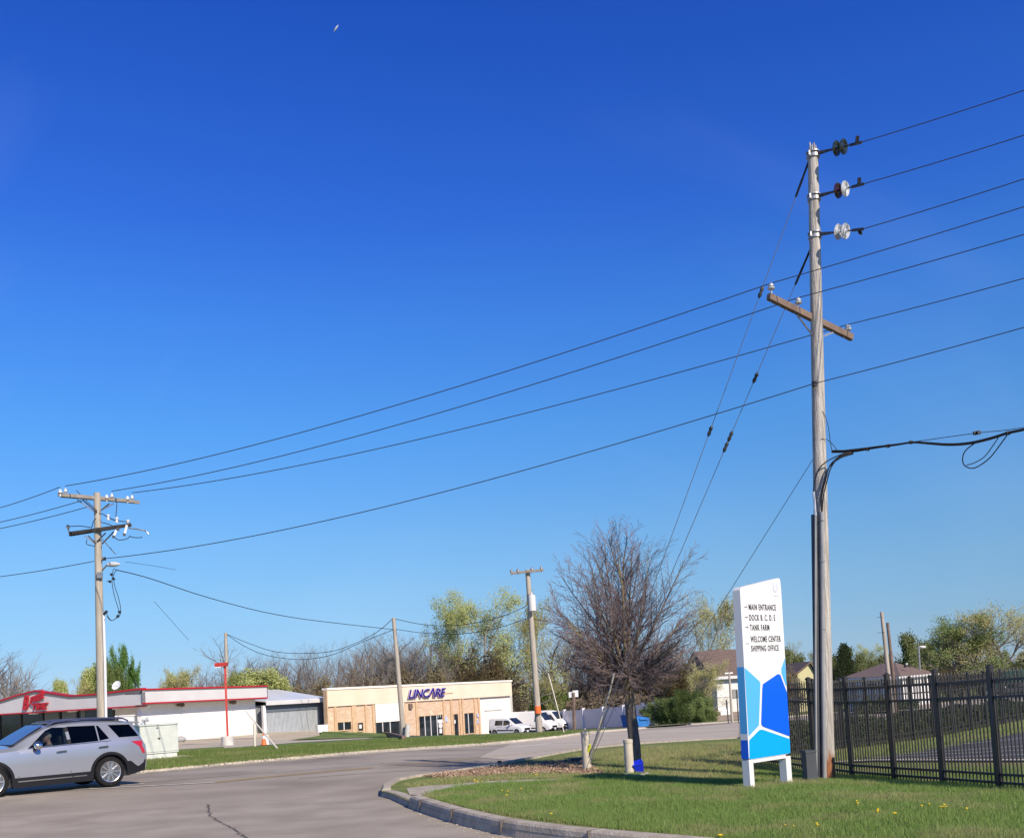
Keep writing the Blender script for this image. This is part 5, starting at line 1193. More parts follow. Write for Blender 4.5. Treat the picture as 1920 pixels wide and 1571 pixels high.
# ------------------------------------------------------------------ trees
class Tree:
    """branches grown as tapered tubes; leaves as small faces spread round the twigs"""
    def __init__(s, seed): s.r = random.Random(seed); s.trunk = MB(); s.twig = MB(); s.tips = []
    def grow(s, p, d, L_, r, lev, maxlev, up, nchild, spread, wob, sides=(7,5,4,3,3), shrink=.62, start=.25, inflate=1.0):
        R_ = s.r; n = (7, 6, 5, 4, 3)[min(lev,4)]; pts = [Vector(p)]; rad = [r]; d = Vector(d).normalized(); dirs = [d.copy()]
        for i in range(n):
            d = (d+Vector((R_.gauss(0,wob), R_.gauss(0,wob), R_.gauss(0,wob)+up*(1-abs(d.z)))))
            d.normalize(); pts.append(pts[-1]+d*(L_/n)); rad.append(r*(1-.78*(i+1)/n)); dirs.append(d.copy())
        mb = s.trunk if lev <= 1 else s.twig
        mb.tube(pts, rad, sides[min(lev, 4)], lev == 0)
        if lev >= maxlev-1: s.tips += [(pts[i], dirs[i]) for i in range(1, n+1)]
        if lev >= maxlev: return
        k = nchild[min(lev, len(nchild)-1)]
        for j in range(k):
            t = start+(1-start)*(j+R_.random())/k; i = min(int(t*n), n-1); f = t*n-i
            q = pts[i].lerp(pts[i+1], f); rr = (rad[i]*(1-f)+rad[i+1]*f)
            a = R_.uniform(0, 2*math.pi); sp = spread[min(lev, len(spread)-1)]*R_.uniform(.7, 1.25)
            x, y, z = basis(dirs[i]); nd = z*math.cos(sp)+(x*math.cos(a)+y*math.sin(a))*math.sin(sp)
            s.grow(q, nd, L_*shrink*R_.uniform(.6,1.1)*(1.15-.55*t), max(rr*.62, .004)*inflate, lev+1, maxlev, up, nchild, spread, wob, sides, shrink, .15, inflate)
    def leaves(s, per, size, rad):
        R_ = s.r; mb = MB(); vs = []; fs = []
        for p, d in s.tips:
            for _ in range(per if isinstance(per, int) else (int(per)+(R_.random() < per % 1))):
                c = p+Vector((R_.gauss(0,rad), R_.gauss(0,rad), R_.gauss(0,rad))); h = size*R_.uniform(.5, 1.3)
                u_ = Vector((R_.gauss(0,1), R_.gauss(0,1), R_.gauss(0,1))).normalized(); w_ = u_.orthogonal().normalized()
                o = len(vs); vs += [c-u_*h*.6, c+w_*h*.3, c+u_*h*.6, c-w_*h*.3]; fs.append((o,o+1,o+2,o+3))
        mb.v = [tuple(v) for v in vs]; mb.f = fs; return mb
PROTO = {}
def finish(key, t, bark, twig, leaf=None, per=0, size=.2, rad=.2):
    mt = t.trunk.build('trunk', M[bark], smooth=True).data
    parts = [('trunk', mt)]
    if t.twig.v: parts.append(('crown' if not leaf else 'branches', t.twig.build('twigs', M[twig]).data))
    if leaf: parts.append(('crown', t.leaves(per, size, rad).build('crown', M[leaf]).data))
    for o in [o for o in COL.objects if o.data in [p[1] for p in parts]]: bpy.data.objects.remove(o)
    zs = []; xs = []
    for _, me in parts:
        a = np.empty(len(me.vertices)*3); me.vertices.foreach_get('co', a); a = a.reshape(-1,3); zs.append(np.percentile(a[:,2], 99.8)); xs.append((np.percentile(a[:,0],1), np.percentile(a[:,0],99)))
    PROTO[key] = (parts, max(zs), max(q[1] for q in xs)-min(q[0] for q in xs))
def bare(key, seed, H, n0, twig='twigfar', bark='barkfar', maxlev=4, up=.12, spread=(.75,.6,.55,.5), leaf=None, per=0, size=.2, rad=.2, wob=.09, r0=None, start=.28, nch=(9,6,4,3), shrink=.6, inflate=1.0, stems=1):
    t = Tree(seed)
    for k in range(stems):
        a = k*2.4; d = (math.cos(a)*.28*(stems > 1)+t.r.gauss(0,.04), math.sin(a)*.28*(stems > 1)+t.r.gauss(0,.04), 1)
        t.grow((0,0,-.15), d, H*(1 if stems == 1 else t.r.uniform(.75,1)), (r0 or H*.017)*(1 if stems == 1 else .6), 0, maxlev, up, (n0,)+tuple(nch[1:]), spread, wob, shrink=shrink, start=start, inflate=inflate)
    finish(key, t, bark, twig, leaf, per, size, rad)
bare('bare1', 11, 11, 9, inflate=1.15); bare('bare2', 12, 11, 8, spread=(.6,.5,.5,.5), up=.2, inflate=1.15); bare('bare3', 13, 11, 10, spread=(.95,.7,.6,.5), up=.18, inflate=1.15)
bare('bare4', 14, 10, 7, stems=3, spread=(.5,.5,.5,.5), up=.15, inflate=1.2); bare('sparse', 15, 11, 6, maxlev=3, spread=(.65,.5,.5), up=.15, bark='barkpale', twig='barkpale', inflate=1.3)
bare('thicket1', 16, 6, 9, stems=5, twig='twigbrown', bark='twigbrown', spread=(.7,.7,.7,.6), wob=.14, inflate=1.3, start=.05); bare('thicket2', 17, 6, 9, stems=5, twig='twigbrown', bark='barkfar', spread=(.8,.8,.7,.6), wob=.16, inflate=1.3, leaf='leaf_bud', per=1, size=.22, rad=.25, start=.05)
bare('lightgreen', 21, 10, 14, twig='barkpale', bark='barkpale', leaf='leaf_pale', per=3.4, size=.15, rad=.26, spread=(.85,.65,.6,.5), up=.05, wob=.12, start=.2, nch=(14,7,4,3), shrink=.62)
bare('yellowgreen', 22, 9, 12, twig='barkpale', bark='barkpale', leaf='leaf_yel', per=2.2, size=.15, rad=.25, spread=(.75,.6,.6,.5), up=.08, wob=.12, start=.15, nch=(12,6,4,3))
bare('green', 23, 8, 7, stems=3, maxlev=3, leaf='leaf_green', per=4, size=.22, rad=.20, spread=(.5,.5,.5), up=.25, start=.1)
bare('fullgreen', 24, 7, 9, stems=4, maxlev=3, leaf='leaf_pale', per=7, size=.26, rad=.42, spread=(.9,.7,.7), up=.05, start=.05)
bare('bush', 25, 4.5, 9, stems=5, maxlev=3, leaf='leaf_bush', per=6, size=.20, rad=.30, spread=(.8,.7,.7), up=.02, start=.03)
bare('darktree', 26, 9, 9, stems=2, maxlev=3, leaf='leaf_mid', per=8, size=.34, rad=.45, spread=(.85,.7,.7), up=.1, start=.12)
bare('wide', 27, 11, 12, maxlev=4, leaf='leaf_bush', per=3.6, size=.22, rad=.42, spread=(1.0,.75,.6,.5), up=.05, start=.2, r0=.34, bark='bark', twig='twigfar', inflate=1.2, shrink=.66, nch=(12,7,4,3))
bare('wide2', 28, 11, 12, maxlev=4, leaf='leaf_yel', per=2.2, size=.18, rad=.4, spread=(.95,.7,.6,.5), up=.05, start=.2, r0=.32, bark='barkfar', twig='twigfar', inflate=1.25, shrink=.66, nch=(12,7,4,3))
t = Tree(31)                                    # conifer
t.trunk.tube([(0,0,0),(0,0,9)], [.2,.03], 7)
for i in range(120):
    z = .7+8.2*(i/120)**.9; L_ = 2.6*(1-z/9.3)**.8+.2; a = i*2.4; d = Vector((math.cos(a), math.sin(a), .1)); p = Vector((0,0,z))
    pts = [p, p+d*L_*.5+Vector((0,0,.05)), p+d*L_+Vector((0,0,-.12*L_))]; t.twig.tube(pts, [.03,.02,.008], 3, False)
    for f_ in (.25,.4,.55,.7,.85,1.0): t.tips.append((p+(pts[2]-p)*f_, d))
finish('conifer', t, 'barkfar', 'twigfar', 'leaf_dark', 11, .30, .22)
def plant(key, px, base_y, top_y, wpx, Y, label, group=None, name='tree', cat='tree', rz=None, lean=0):
    if 600 < px < 1020: Y = max(Y, 108+(px-600)/400*20)
    if 1020 < px < 1235 and Y < 130: Y = 128+Y*.05
    if key.startswith('bare'): wpx *= 1.5
    if key in ('sparse','yellowgreen'): wpx *= 1.35
    parts, H0, W0 = PROTO[key]; g = gp(px, Y, 0)
    if base_y: pass
    hp = Y*(proj(g)[1]-top_y)/F; sz_ = hp/H0; sx = (wpx/F*Y)/W0
    o = thing(name, label, cat, g-Vector((0,0,.05)), rz if rz is not None else random.uniform(0,6.28), group); 
    for nm, me in parts:
        c = bpy.data.objects.new(nm, me); COL.objects.link(c); c.parent = o
    o.scale = (sx, sx, sz_); return o
# ---- the big bare tree in front
t = Tree(5); rr = t.r
base = unp(1191,1440,LIFT); SC = base.y/F
hgt = (1440-968)*SC
tk = [Vector((0,0,-.1)), Vector((.02,0,.5)), Vector((-.01,.02,1.1)), Vector((-.04,0,1.7)), Vector((-.06,0,2.15))]
t.trunk.tube(smoothpts(tk, 4), [.145-.0024*i for i in range(17)], 14)
top = tk[-1]
nl = 50
RZ = (hgt-2.15)*.50; RX = RZ*1.0; CZ = (hgt-2.15)-RZ-.42
def reach(tl):
    sx, cz = math.sin(tl), math.cos(tl); a_ = sx*sx/RX**2+cz*cz/RZ**2; b_ = -2*cz*CZ/RZ**2; c_ = CZ*CZ/RZ**2-1
    return (-b_+math.sqrt(max(b_*b_-4*a_*c_, 0)))/(2*a_)
for i in range(nl):
    a = i*2.399+rr.uniform(-.2,.2); f_ = (i+.5)/nl; tilt = .04+1.62*f_**.92
    p = top+Vector((0,0,-.5*rr.random()*f_-.02)); L_ = reach(tilt)*rr.uniform(.86,1.02)
    d = Vector((math.sin(tilt)*math.cos(a)-.07, math.sin(tilt)*math.sin(a), math.cos(tilt)))
    t.grow(p, d, L_, .024+.022*rr.random()*(1-.5*f_), 1, 4, .05, (0,17,8,5), (0,.62,.6,.55), .06, sides=(7,6,4,3,3), shrink=.42, start=.18, inflate=.85)
for i in range(26):                              # low drooping sprays
    a = i*2.399+1; p = top+Vector((0,0,rr.uniform(-.55,.5))); d = Vector((math.cos(a), math.sin(a), rr.uniform(-.1,.5)))
    t.grow(p, d, rr.uniform(.8,1.9), .015, 2, 4, -.01, (0,0,8,5), (0,0,.7,.6), .14, sides=(7,6,4,3,3), shrink=.5, start=.15, inflate=.8)
big = thing('bare_tree', 'large bare leafless tree with a mossy trunk beside the beige posts', 'tree', base)
mbk = t.trunk; mbk.build('trunk', M['bark'], big, rel=False, smooth=True); t.twig.build('crown', M['twig'], big, rel=False)
xs_ = [v[0] for v in t.twig.v]; print('big tree half widths', min(xs_), max(xs_), 'top', max(v[2] for v in t.twig.v), hgt, len(t.twig.f))
# ---- everything behind; label first
G1_, G2_, G3_, G4_ = 'trees behind the shop', 'bare trees behind the shed and office', 'trees behind the fence and big bare tree', 'trees beyond the railings'
PL = [
 ('bare1', 12, 1212, 95, 100, 'bare tree at the far left edge behind the shop gable', G1_), ('sparse', 40, 1228, 50, 97, 'thin bare tree just right of the one at the left edge', G1_), ('bare2', -30, 1200, 110, 110, 'bare tree cut off by the left edge of the frame', G1_), ('sparse', 62, 1242, 40, 100, 'small twiggy bare sapling behind the shop script sign', G1_),
 ('fullgreen', 118, 1275, 40, 96, 'small pale green shrub top showing above the roof near the sign gable', G1_), ('yellowgreen', 138, 1268, 50, 95, 'loose pale bush behind the roof dip of the shop', G1_),
 ('fullgreen', 172, 1252, 55, 98, 'rounded yellow green tree just left of the left pole', G1_), ('green', 225, 1206, 46, 96, 'left spire of the tall bright green tree right of the left pole', G1_), ('green', 256, 1212, 40, 97, 'right spire of the tall bright green tree above the shop roof', G1_),
 ('bush', 205, 1245, 60, 95, 'olive bush behind the satellite dish', G1_), ('yellowgreen', 300, 1250, 60, 99, 'pale green tree with gaps over the shop roof corner', G1_), ('fullgreen', 330, 1262, 60, 101, 'low yellow green tree above the long shop roof', G1_), ('sparse', 350, 1258, 50, 108, 'faint small bare tree above the long shop roof', G1_),
 ('bare3', 445, 1190, 115, 125, 'wide bare tree behind the plain pole over the shop roof', G2_), ('bare1', 395, 1232, 70, 122, 'smaller bare tree left of the plain pole', G2_), ('thicket1', 385, 1262, 60, 118, 'low bare thicket above the shop roof left of the red lamp', G2_), ('sparse', 415, 1240, 60, 126, 'slim bare tree directly behind the red lamp head', G2_),
 ('fullgreen', 490, 1254, 105, 96, 'broad bright green tree at the right end of the shop roof', G2_), ('fullgreen', 455, 1258, 70, 98, 'bright green tree left part behind the shop roof', G2_), ('fullgreen', 528, 1270, 50, 97, 'small green tree between the shop roof and the shed', G2_),
 ('bare2', 540, 1212, 60, 118, 'upright bare tree directly above the shed roof left side', G2_), ('bare2', 575, 1215, 60, 120, 'upright bare tree directly above the shed roof right side', G2_), ('bare1', 600, 1222, 60, 116, 'bare tree above the left corner of the office', G2_),('bare4', 515, 1232, 50, 122, 'bare tree behind the broad bright green tree', G2_),
 ('thicket2', 590, 1270, 90, 108, 'brownish brush above the join of shed and office', G2_), ('sparse', 622, 1215, 55, 114, 'thin bare tree left of the forked pale tree', G2_),
 ('sparse', 672, 1176, 80, 112, 'tall forked pale bare tree rising over the office roof', G2_), ('sparse', 692, 1195, 60, 113, 'slim bare tree just right of the forked pale tree', G2_), ('thicket1', 650, 1240, 70, 108, 'dark twiggy thicket under the forked pale tree', G2_), ('thicket1', 690, 1250, 70, 106, 'dark thicket just above the office roof near the slim pole', G2_),
 ('bare1', 722, 1185, 60, 112, 'bare tree left of the slim pole top', G2_), ('bare2', 752, 1180, 70, 111, 'bare tree directly behind the slim pole', G2_), ('bare3', 775, 1175, 80, 116, 'bare tree just right of the slim pole', G2_), ('thicket2', 735, 1252, 80, 107, 'brush above the office roof left of the purple lettering', G2_),
 ('bare2', 800, 1180, 60, 113, 'upright bare tree above the purple lettering', G2_), ('bare1', 828, 1172, 80, 120, 'bare tree left of the large pale green tree', G2_), ('thicket2', 800, 1245, 90, 108, 'brush above the purple lettering', G2_), ('thicket1', 850, 1250, 80, 109, 'brown brush beneath the large pale green tree left side', G2_),('bare4', 815, 1200, 70, 110, 'many stemmed bare tree above the office fascia', G2_),
 ('lightgreen', 905, 1098, 190, 118, 'largest pale green budding tree behind the office and transformer pole', G2_), ('lightgreen', 868, 1120, 120, 124, 'pale green budding tree at the left flank of the largest one', G2_), ('thicket2', 900, 1215, 110, 112, 'brown budding brush beneath the largest pale green tree', G2_), ('thicket1', 935, 1240, 80, 110, 'brown brush above the right end of the office', G2_), 
 ('bare2', 965, 1185, 60, 122, 'bare tree left of the transformer pole', G2_), ('bare4', 985, 1210, 60, 124, 'many stemmed bare tree just behind the transformer pole', G2_), ('thicket1', 975, 1290, 50, 128, 'low dark thicket between office and transformer pole', G2_),('yellowgreen', 1000, 1120, 70, 122, 'thin green tree top just right of the transformer pole', G2_),
 ('bush', 1030, 1290, 70, 132, 'olive green bush above the white vans', G3_), ('yellowgreen', 1040, 1262, 60, 130, 'yellowish small tree above the vans and fence', G3_), ('bare1', 1035, 1180, 80, 135, 'bare tree left behind the big bare tree', G3_), ('bare2', 1075, 1170, 80, 128, 'dark bare tree behind the fence left of the big trunk', G3_), ('bare3', 1110, 1160, 100, 126, 'dark wide bare tree right behind the big bare tree', G3_),
 ('bare4', 1145, 1200, 70, 122, 'many stemmed bare tree behind the big trunk', G3_), ('thicket1', 1085, 1255, 80, 118, 'brown thicket behind the left half of the white fence', G3_), ('thicket1', 1130, 1248, 90, 117, 'brown thicket behind the middle of the white fence', G3_), ('thicket2', 1175, 1252, 90, 115, 'brown budding thicket behind the dumpster', G3_), ('thicket1', 1215, 1245, 90, 112, 'brown thicket at the right end of the white fence', G3_),
 ('bare1', 1225, 1180, 90, 112, 'bare tree over the right end of the white fence', G3_), ('bare3', 1262, 1190, 90, 108, 'bare tree over the dark green bushes', G3_), ('thicket2', 1255, 1240, 90, 104, 'budding thicket above the dark green bushes', G3_), ('thicket1', 1280, 1255, 60, 106, 'brown thicket left of the white building', G3_),
 ('yellowgreen', 1300, 1105, 80, 160, 'yellow green budding tree rising right of the big bare tree', G3_), ('yellowgreen', 1345, 1112, 40, 165, 'yellow green tree top just left of the tall sign', G3_), ('bare3', 1312, 1180, 50, 158, 'bare tree reaching over the brown roof', G3_),
 ('bush', 1250, 1308, 50, 92, 'dark green bush at the right end of the white fence', G3_), ('bush', 1285, 1292, 55, 90, 'green bush in the middle of the roadside clump', G3_), ('bush', 1318, 1306, 36, 86, 'brightest green bush beside the white building', G3_), ('yellowgreen', 1292, 1240, 60, 94, 'loose yellow green bush at the back of the roadside clump', G3_), ('bush', 1328, 1326, 24, 85, 'small green bush at the road edge before the white building', G3_),
 ('darktree', 1492, 1215, 40, 150, 'dark green tree seen just right of the tall sign', G4_), ('yellowgreen', 1506, 1200, 40, 165, 'pale green tree between sign and wooden pole', G4_), ('yellowgreen', 1535, 1205, 40, 165, 'pale green tree top at the left edge of the wooden pole', G4_), ('thicket2', 1492, 1248, 55, 108, 'brown bush before the yellow house', G4_),
 ('conifer', 1590, 1207, 48, 125, 'dark conifer right of the wooden pole', G4_), ('darktree', 1572, 1215, 50, 135, 'olive tree left behind the dark conifer', G4_), ('darktree', 1608, 1225, 45, 132, 'olive tree right behind the dark conifer', G4_), ('lightgreen', 1635, 1205, 60, 170, 'hazy grey green tree behind the brown hip roof', G4_), ('bare1', 1672, 1218, 50, 165, 'hazy bare tree behind the brown hip roof', G4_), ('bare3', 1697, 1210, 55, 160, 'bare tree left of the street lamp', G4_),
 ('darktree', 1728, 1188, 60, 120, 'dense dark green tree behind the street lamp', G4_), ('darktree', 1757, 1195, 60, 122, 'dense dark tree left under the large spreading tree', G4_),
 ('wide', 1808, 1150, 150, 100, 'large spreading green tree with a dark trunk above the railings', G4_), ('wide2', 1885, 1130, 130, 98, 'large budding tree at the right edge above the railings', G4_), ('wide2', 1960, 1140, 130, 104, 'budding tree cut off by the right edge of the frame', G4_),
 ('bare3', 1845, 1180, 90, 112, 'bare tree between the two large trees at the right', G4_), ('thicket1', 1780, 1228, 90, 112, 'brown brush beneath the large spreading tree', G4_), ('thicket1', 1840, 1222, 90, 110, 'brown brush between the two large trees', G4_), ('thicket1', 1900, 1222, 90, 108, 'brown brush beneath the budding tree at the right edge', G4_), ('darktree', 1870, 1238, 90, 118, 'dark low tree behind the brush at the right', G4_), ('darktree', 1800, 1240, 90, 124, 'dark low tree behind the trunk of the spreading tree', G4_),('darktree', 1925, 1232, 90, 122, 'dark low tree in the gap at the right edge', G4_),
]
for (key, px, ty, w, Y, lab, g) in PL:
    lab = ' '.join(lab.split()[:16]); nm = {'bush':'bush','thicket1':'thicket','thicket2':'thicket','conifer':'conifer'}.get(key, 'tree')
    plant(key, px, 0, ty, w, Y, lab, g, nm, 'bush' if nm in ('bush','thicket') else 'tree')
rf = random.Random(77)
def fill(n, x0, x1, y0, y1, Y0, Y1, keys, lab, g, w0=60, w1=110):
    for i in range(n):
        px = x0+(x1-x0)*(i+rf.random())/n; key = rf.choice(keys); plant(key, px, 0, rf.uniform(y0,y1)-.05*(px-x0), rf.uniform(w0,w1), rf.uniform(Y0,Y1), lab, g, rz=rf.uniform(0,6.28))
fill(20, 470, 700, 1235, 1200, 118, 135, ['bare1','bare2','bare3','bare4','sparse'], 'leafless tree within the dense wood rising above the shed and the office left half', 'leafless wood behind the shed', 50, 80)
fill(26, 690, 880, 1225, 1175, 128, 140, ['bare1','bare2','bare3','bare4','bare2'], 'leafless tree within the dense wood rising above the purple lettering', 'leafless wood behind the office', 50, 90)
fill(16, 690, 960, 1265, 1235, 124, 132, ['thicket1','thicket1','thicket2'], 'low brown underbrush along the office roof edge', 'underbrush behind the office', 60, 90)
fill(18, 1020, 1290, 1215, 1165, 130, 142, ['bare1','bare2','bare3','bare4'], 'leafless tree of the wood seen through the crown of the big bare tree', 'leafless wood behind the big bare tree', 50, 90)
fill(8, 360, 470, 1262, 1225, 118, 130, ['bare1','bare3','bare4'], 'leafless tree in the clump behind the red lamp', 'leafless clump behind the red lamp', 40, 70)
fill(6, -10, 60, 1250, 1215, 105, 118, ['bare1','bare2','sparse'], 'leafless tree in the clump at the left edge', 'leafless clump at the left edge', 40, 70)
fill(8, 1640, 1760, 1235, 1222, 140, 160, ['bare1','bare3','darktree'], 'hazy tree in the belt behind the brown hip roof', 'tree belt behind the brown roof', 40, 60)
# far wood closing the view low down, one mass nobody could count
def mass(name, x0, x1, Y, ytop, n, size, mat, seed):
    rg = random.Random(seed); mb = MB(); vs = []; fs = []
    for i in range(n):
        px = rg.uniform(x0, x1); yy = Y+rg.uniform(-4, 4); g = gp(px, yy) if i % 25 == 0 else g
        a = at(px, 1300, yy); z0 = g.z; top = at(px, ytop(px), yy).z
        z = z0+(top-z0)*rg.random()**.75*(.8+.2*math.sin(px*.11+math.sin(px*.05)*3)); c = Vector((a.x, yy, z)); h = size*rg.uniform(.5,1.4)
        u_ = Vector((rg.gauss(0,1), rg.gauss(0,1), rg.gauss(0,1))).normalized(); w_ = u_.orthogonal().normalized(); o = len(vs)
        vs += [c-u_*h, c+w_*h*.35, c+u_*h, c-w_*h*.35]; fs.append((o,o+1,o+2,o+3))
    mb.v = [tuple(v) for v in vs]; mb.f = fs; o = mb.build(name, mat); kind(o, 'stuff')
LT = lambda a, b: (lambda px: a+(px-a)*0+b)
horizon = lambda px: 1350.5-.0566*px
mass('far_wood', -60, 1480, 176, lambda x: horizon(x)-34, 26000, .42, pm('wood_mass', (.11,.105,.065), (.23,.21,.15), isl=True, rough=1), 3)
mass('far_wood', 1440, 1990, 175, lambda x: horizon(x)-24, 12000, .5, pm('wood_mass2', (.09,.11,.055), (.19,.21,.11), isl=True, rough=1), 4)
mass('brush', 1060, 1335, 130, lambda x: horizon(x)-5, 9000, .26, pm('brush_mass', (.08,.06,.04), (.17,.135,.10), isl=True, rough=1), 5)
mass('hedge', 1600, 1720, 78, lambda x: horizon(x)+48, 5000, .16, M['leaf_dark'], 6)
# dark ivy hedge behind the far railing
def hedgerow(name, A, B, h, n, mat, seed, thick=.35):
    rg = random.Random(seed); vs = []; fs = []; A = Vector(A); B = Vector(B); P_ = [A.lerp(B, i/40) for i in range(41)]; Z = [T(p.x,p.y) for p in P_]
    for i in range(n):
        f = rg.random(); k = int(f*40); c = A.lerp(B, f); z = Z[k]+LIFT+rg.random()**.8*h*(.9+.15*math.sin(f*31)); c = Vector((c.x+rg.gauss(0,thick*.5), c.y+rg.gauss(0,thick*.5), z)); s_ = rg.uniform(.04,.10)
        u_ = Vector((rg.gauss(0,1), rg.gauss(0,1), rg.gauss(0,1))).normalized(); w_ = u_.orthogonal().normalized(); o = len(vs); vs += [c-u_*s_, c+w_*s_*.5, c+u_*s_, c-w_*s_*.5]; fs.append((o,o+1,o+2,o+3))
    mb = MB(); mb.v = [tuple(v) for v in vs]; mb.f = fs; kind(mb.build(name, mat), 'stuff')
hn = Vector((-.66,.75,0)).normalized()
hedgerow('hedge', G0+gd_*.12+hn*.9, G0+gd_*1.15+hn*.9, .75, 26000, M['leaf_dark'], 8)
# ------------------------------------------------------------------ vehicles
def loft(stations, n_interp=3):
    """stations: (x, zb, zs, zbelt, ztop, w, wr, wtop): half section rings mirrored and skinned"""
    st = []
    for i in range(len(stations)-1):
        a, b = stations[i], stations[i+1]
        for j in range(n_interp): st.append(tuple(a[k]+(b[k]-a[k])*j/n_interp for k in range(len(a))))
    st.append(stations[-1]); mb = MB(); ring = []
    for (x, zb, zs, zl, zt, w, wr, crown) in st:
        h = [(0,zb),(w*.86,zb),(w*.97,zb+.05),(w*.985,zs),(w,zs+(zl-zs)*.45),(w*.992,zs+(zl-zs)*.8),(w*.965,zl),(wr+(w*.965-wr)*.55,zl+(zt-zl)*.45),(wr,zt-(zt-zl)*.07),(wr*.86,zt-.0),(wr*.5,zt+crown*.7),(0,zt+crown)]
        full = h+[(-y,z) for y, z in h[::-1][1:-1]]
        ring.append([(x,y,z) for y, z in full])
    k = len(ring[0])
    for r in ring: mb.v += r
    for i in range(len(ring)-1):
        for j in range(k):
            a = i*k+j; b = i*k+(j+1)%k; mb.f.append((a, b, b+k, a+k))
    mb.f.append(tuple(range(k))[::-1]); mb.f.append(tuple((len(ring)-1)*k+j for j in range(k)))
    return mb
def mesh_obj(mb, name, mat):
    o = mb.build(name, mat); bm = bmesh.new(); bm.from_mesh(o.data); bmesh.ops.recalc_face_normals(bm, faces=bm.faces[:]); bm.to_mesh(o.data); bm.free(); return o
def subtract(o, cutters):
    for c in cutters:
        md = o.modifiers.new('b', 'BOOLEAN'); md.object = c; md.operation = 'DIFFERENCE'; md.solver = 'EXACT'
    bpy.context.view_layer.update(); dg = bpy.context.evaluated_depsgraph_get()
    me = bpy.data.meshes.new_from_object(o.evaluated_get(dg)); o.modifiers.clear(); o.data = me
    for c in cutters: bpy.data.objects.remove(c)
    me.polygons.foreach_set('use_smooth', [True]*len(me.polygons)); me.set_sharp_from_angle(angle=R(28)); return o
def interp(st, x, k):
    for a, b in zip(st, st[1:]):
        if a[0] <= x <= b[0]: t = (x-a[0])/(b[0]-a[0]); return a[k]+(b[k]-a[k])*t
    return st[0][k] if x < st[0][0] else st[-1][k]
def side_y(st, x, z):
    w = interp(st, x, 5); wr = interp(st, x, 6); zl = interp(st, x, 3); zt = interp(st, x, 4); a = w*.965
    zs = interp(st, x, 2)
    if z <= zl:
        k = [(zs,.985),(zs+(zl-zs)*.45,1.0),(zs+(zl-zs)*.8,.992),(zl,.965)]
        if z <= zs: return w*.985
        for (a0,b0),(a1,b1) in zip(k,k[1:]):
            if z <= a1: return w*(b0+(b1-b0)*(z-a0)/max(a1-a0,1e-4))
    t = (z-zl)/max(zt-zl, .01); m_ = wr+(a-wr)*.55
    return a+(m_-a)*t/.45 if t < .45 else m_+(wr-m_)*min(1,(t-.45)/.48)
def side_panel(st, poly, off, th, sgn, mb=None):
    mb = mb or MB(); q = [(x, sgn*(side_y(st, x, z)+off), z) for x, z in poly]; mb.prism(q, (0, -sgn*th, 0)); return mb
def wheel(root, x, y, r, w, sgn, spokes=10, rim='alloy', steel=False):
    a = MB().lathe((x, y, r), (0, sgn, 0), [(r*.62,-w*.5),(r*.93,-w*.5),(r,-w*.32),(r,w*.32),(r*.94,w*.47),(r*.80,w*.5),(r*.70,w*.47),(r*.66,w*.36),(r*.64,-w*.3)], 36)
    t_ = a.build('wheel', M['tyre'], root, rel=False, smooth=True)
    m_ = MB(); m_.lathe((x, y, r), (0, sgn, 0), [(r*.645,w*.36),(r*.665,w*.46),(r*.70,w*.48),(r*.70,w*.43),(r*.68,w*.36)], 36)
    X = Vector((1,0,0)); Z = Vector((0,0,1)); c = Vector((x, y+sgn*w*.34, r))
    if steel: m_.lathe((x, y, r), (0, sgn, 0), [(0,w*.28),(r*.2,w*.40),(r*.45,w*.30),(r*.62,w*.34),(r*.66,w*.3)], 20)
    else:
        for i in range(spokes):
            an = 2*math.pi*i/spokes; d = X*math.cos(an)+Z*math.sin(an); m_.bar(c+d*r*.10+Vector((0,sgn*.015,0)), c+d*r*.66+Vector((0,sgn*.02,0)), r*.085, .03, up=(0,1,0))
        m_.lathe((x, y, r), (0, sgn, 0), [(0,w*.45),(r*.13,w*.44),(r*.17,w*.36),(r*.17,w*.2)], 16)
    o = m_.build('rim', M[rim], t_, rel=False)
    MB().lathe((x, y, r), (0, sgn, 0), [(0,w*.10),(r*.66,w*.14),(r*.67,-w*.2),(0,-w*.2)], 20).build('brake_disc', M['vanblack'], t_, rel=False)
    return t_
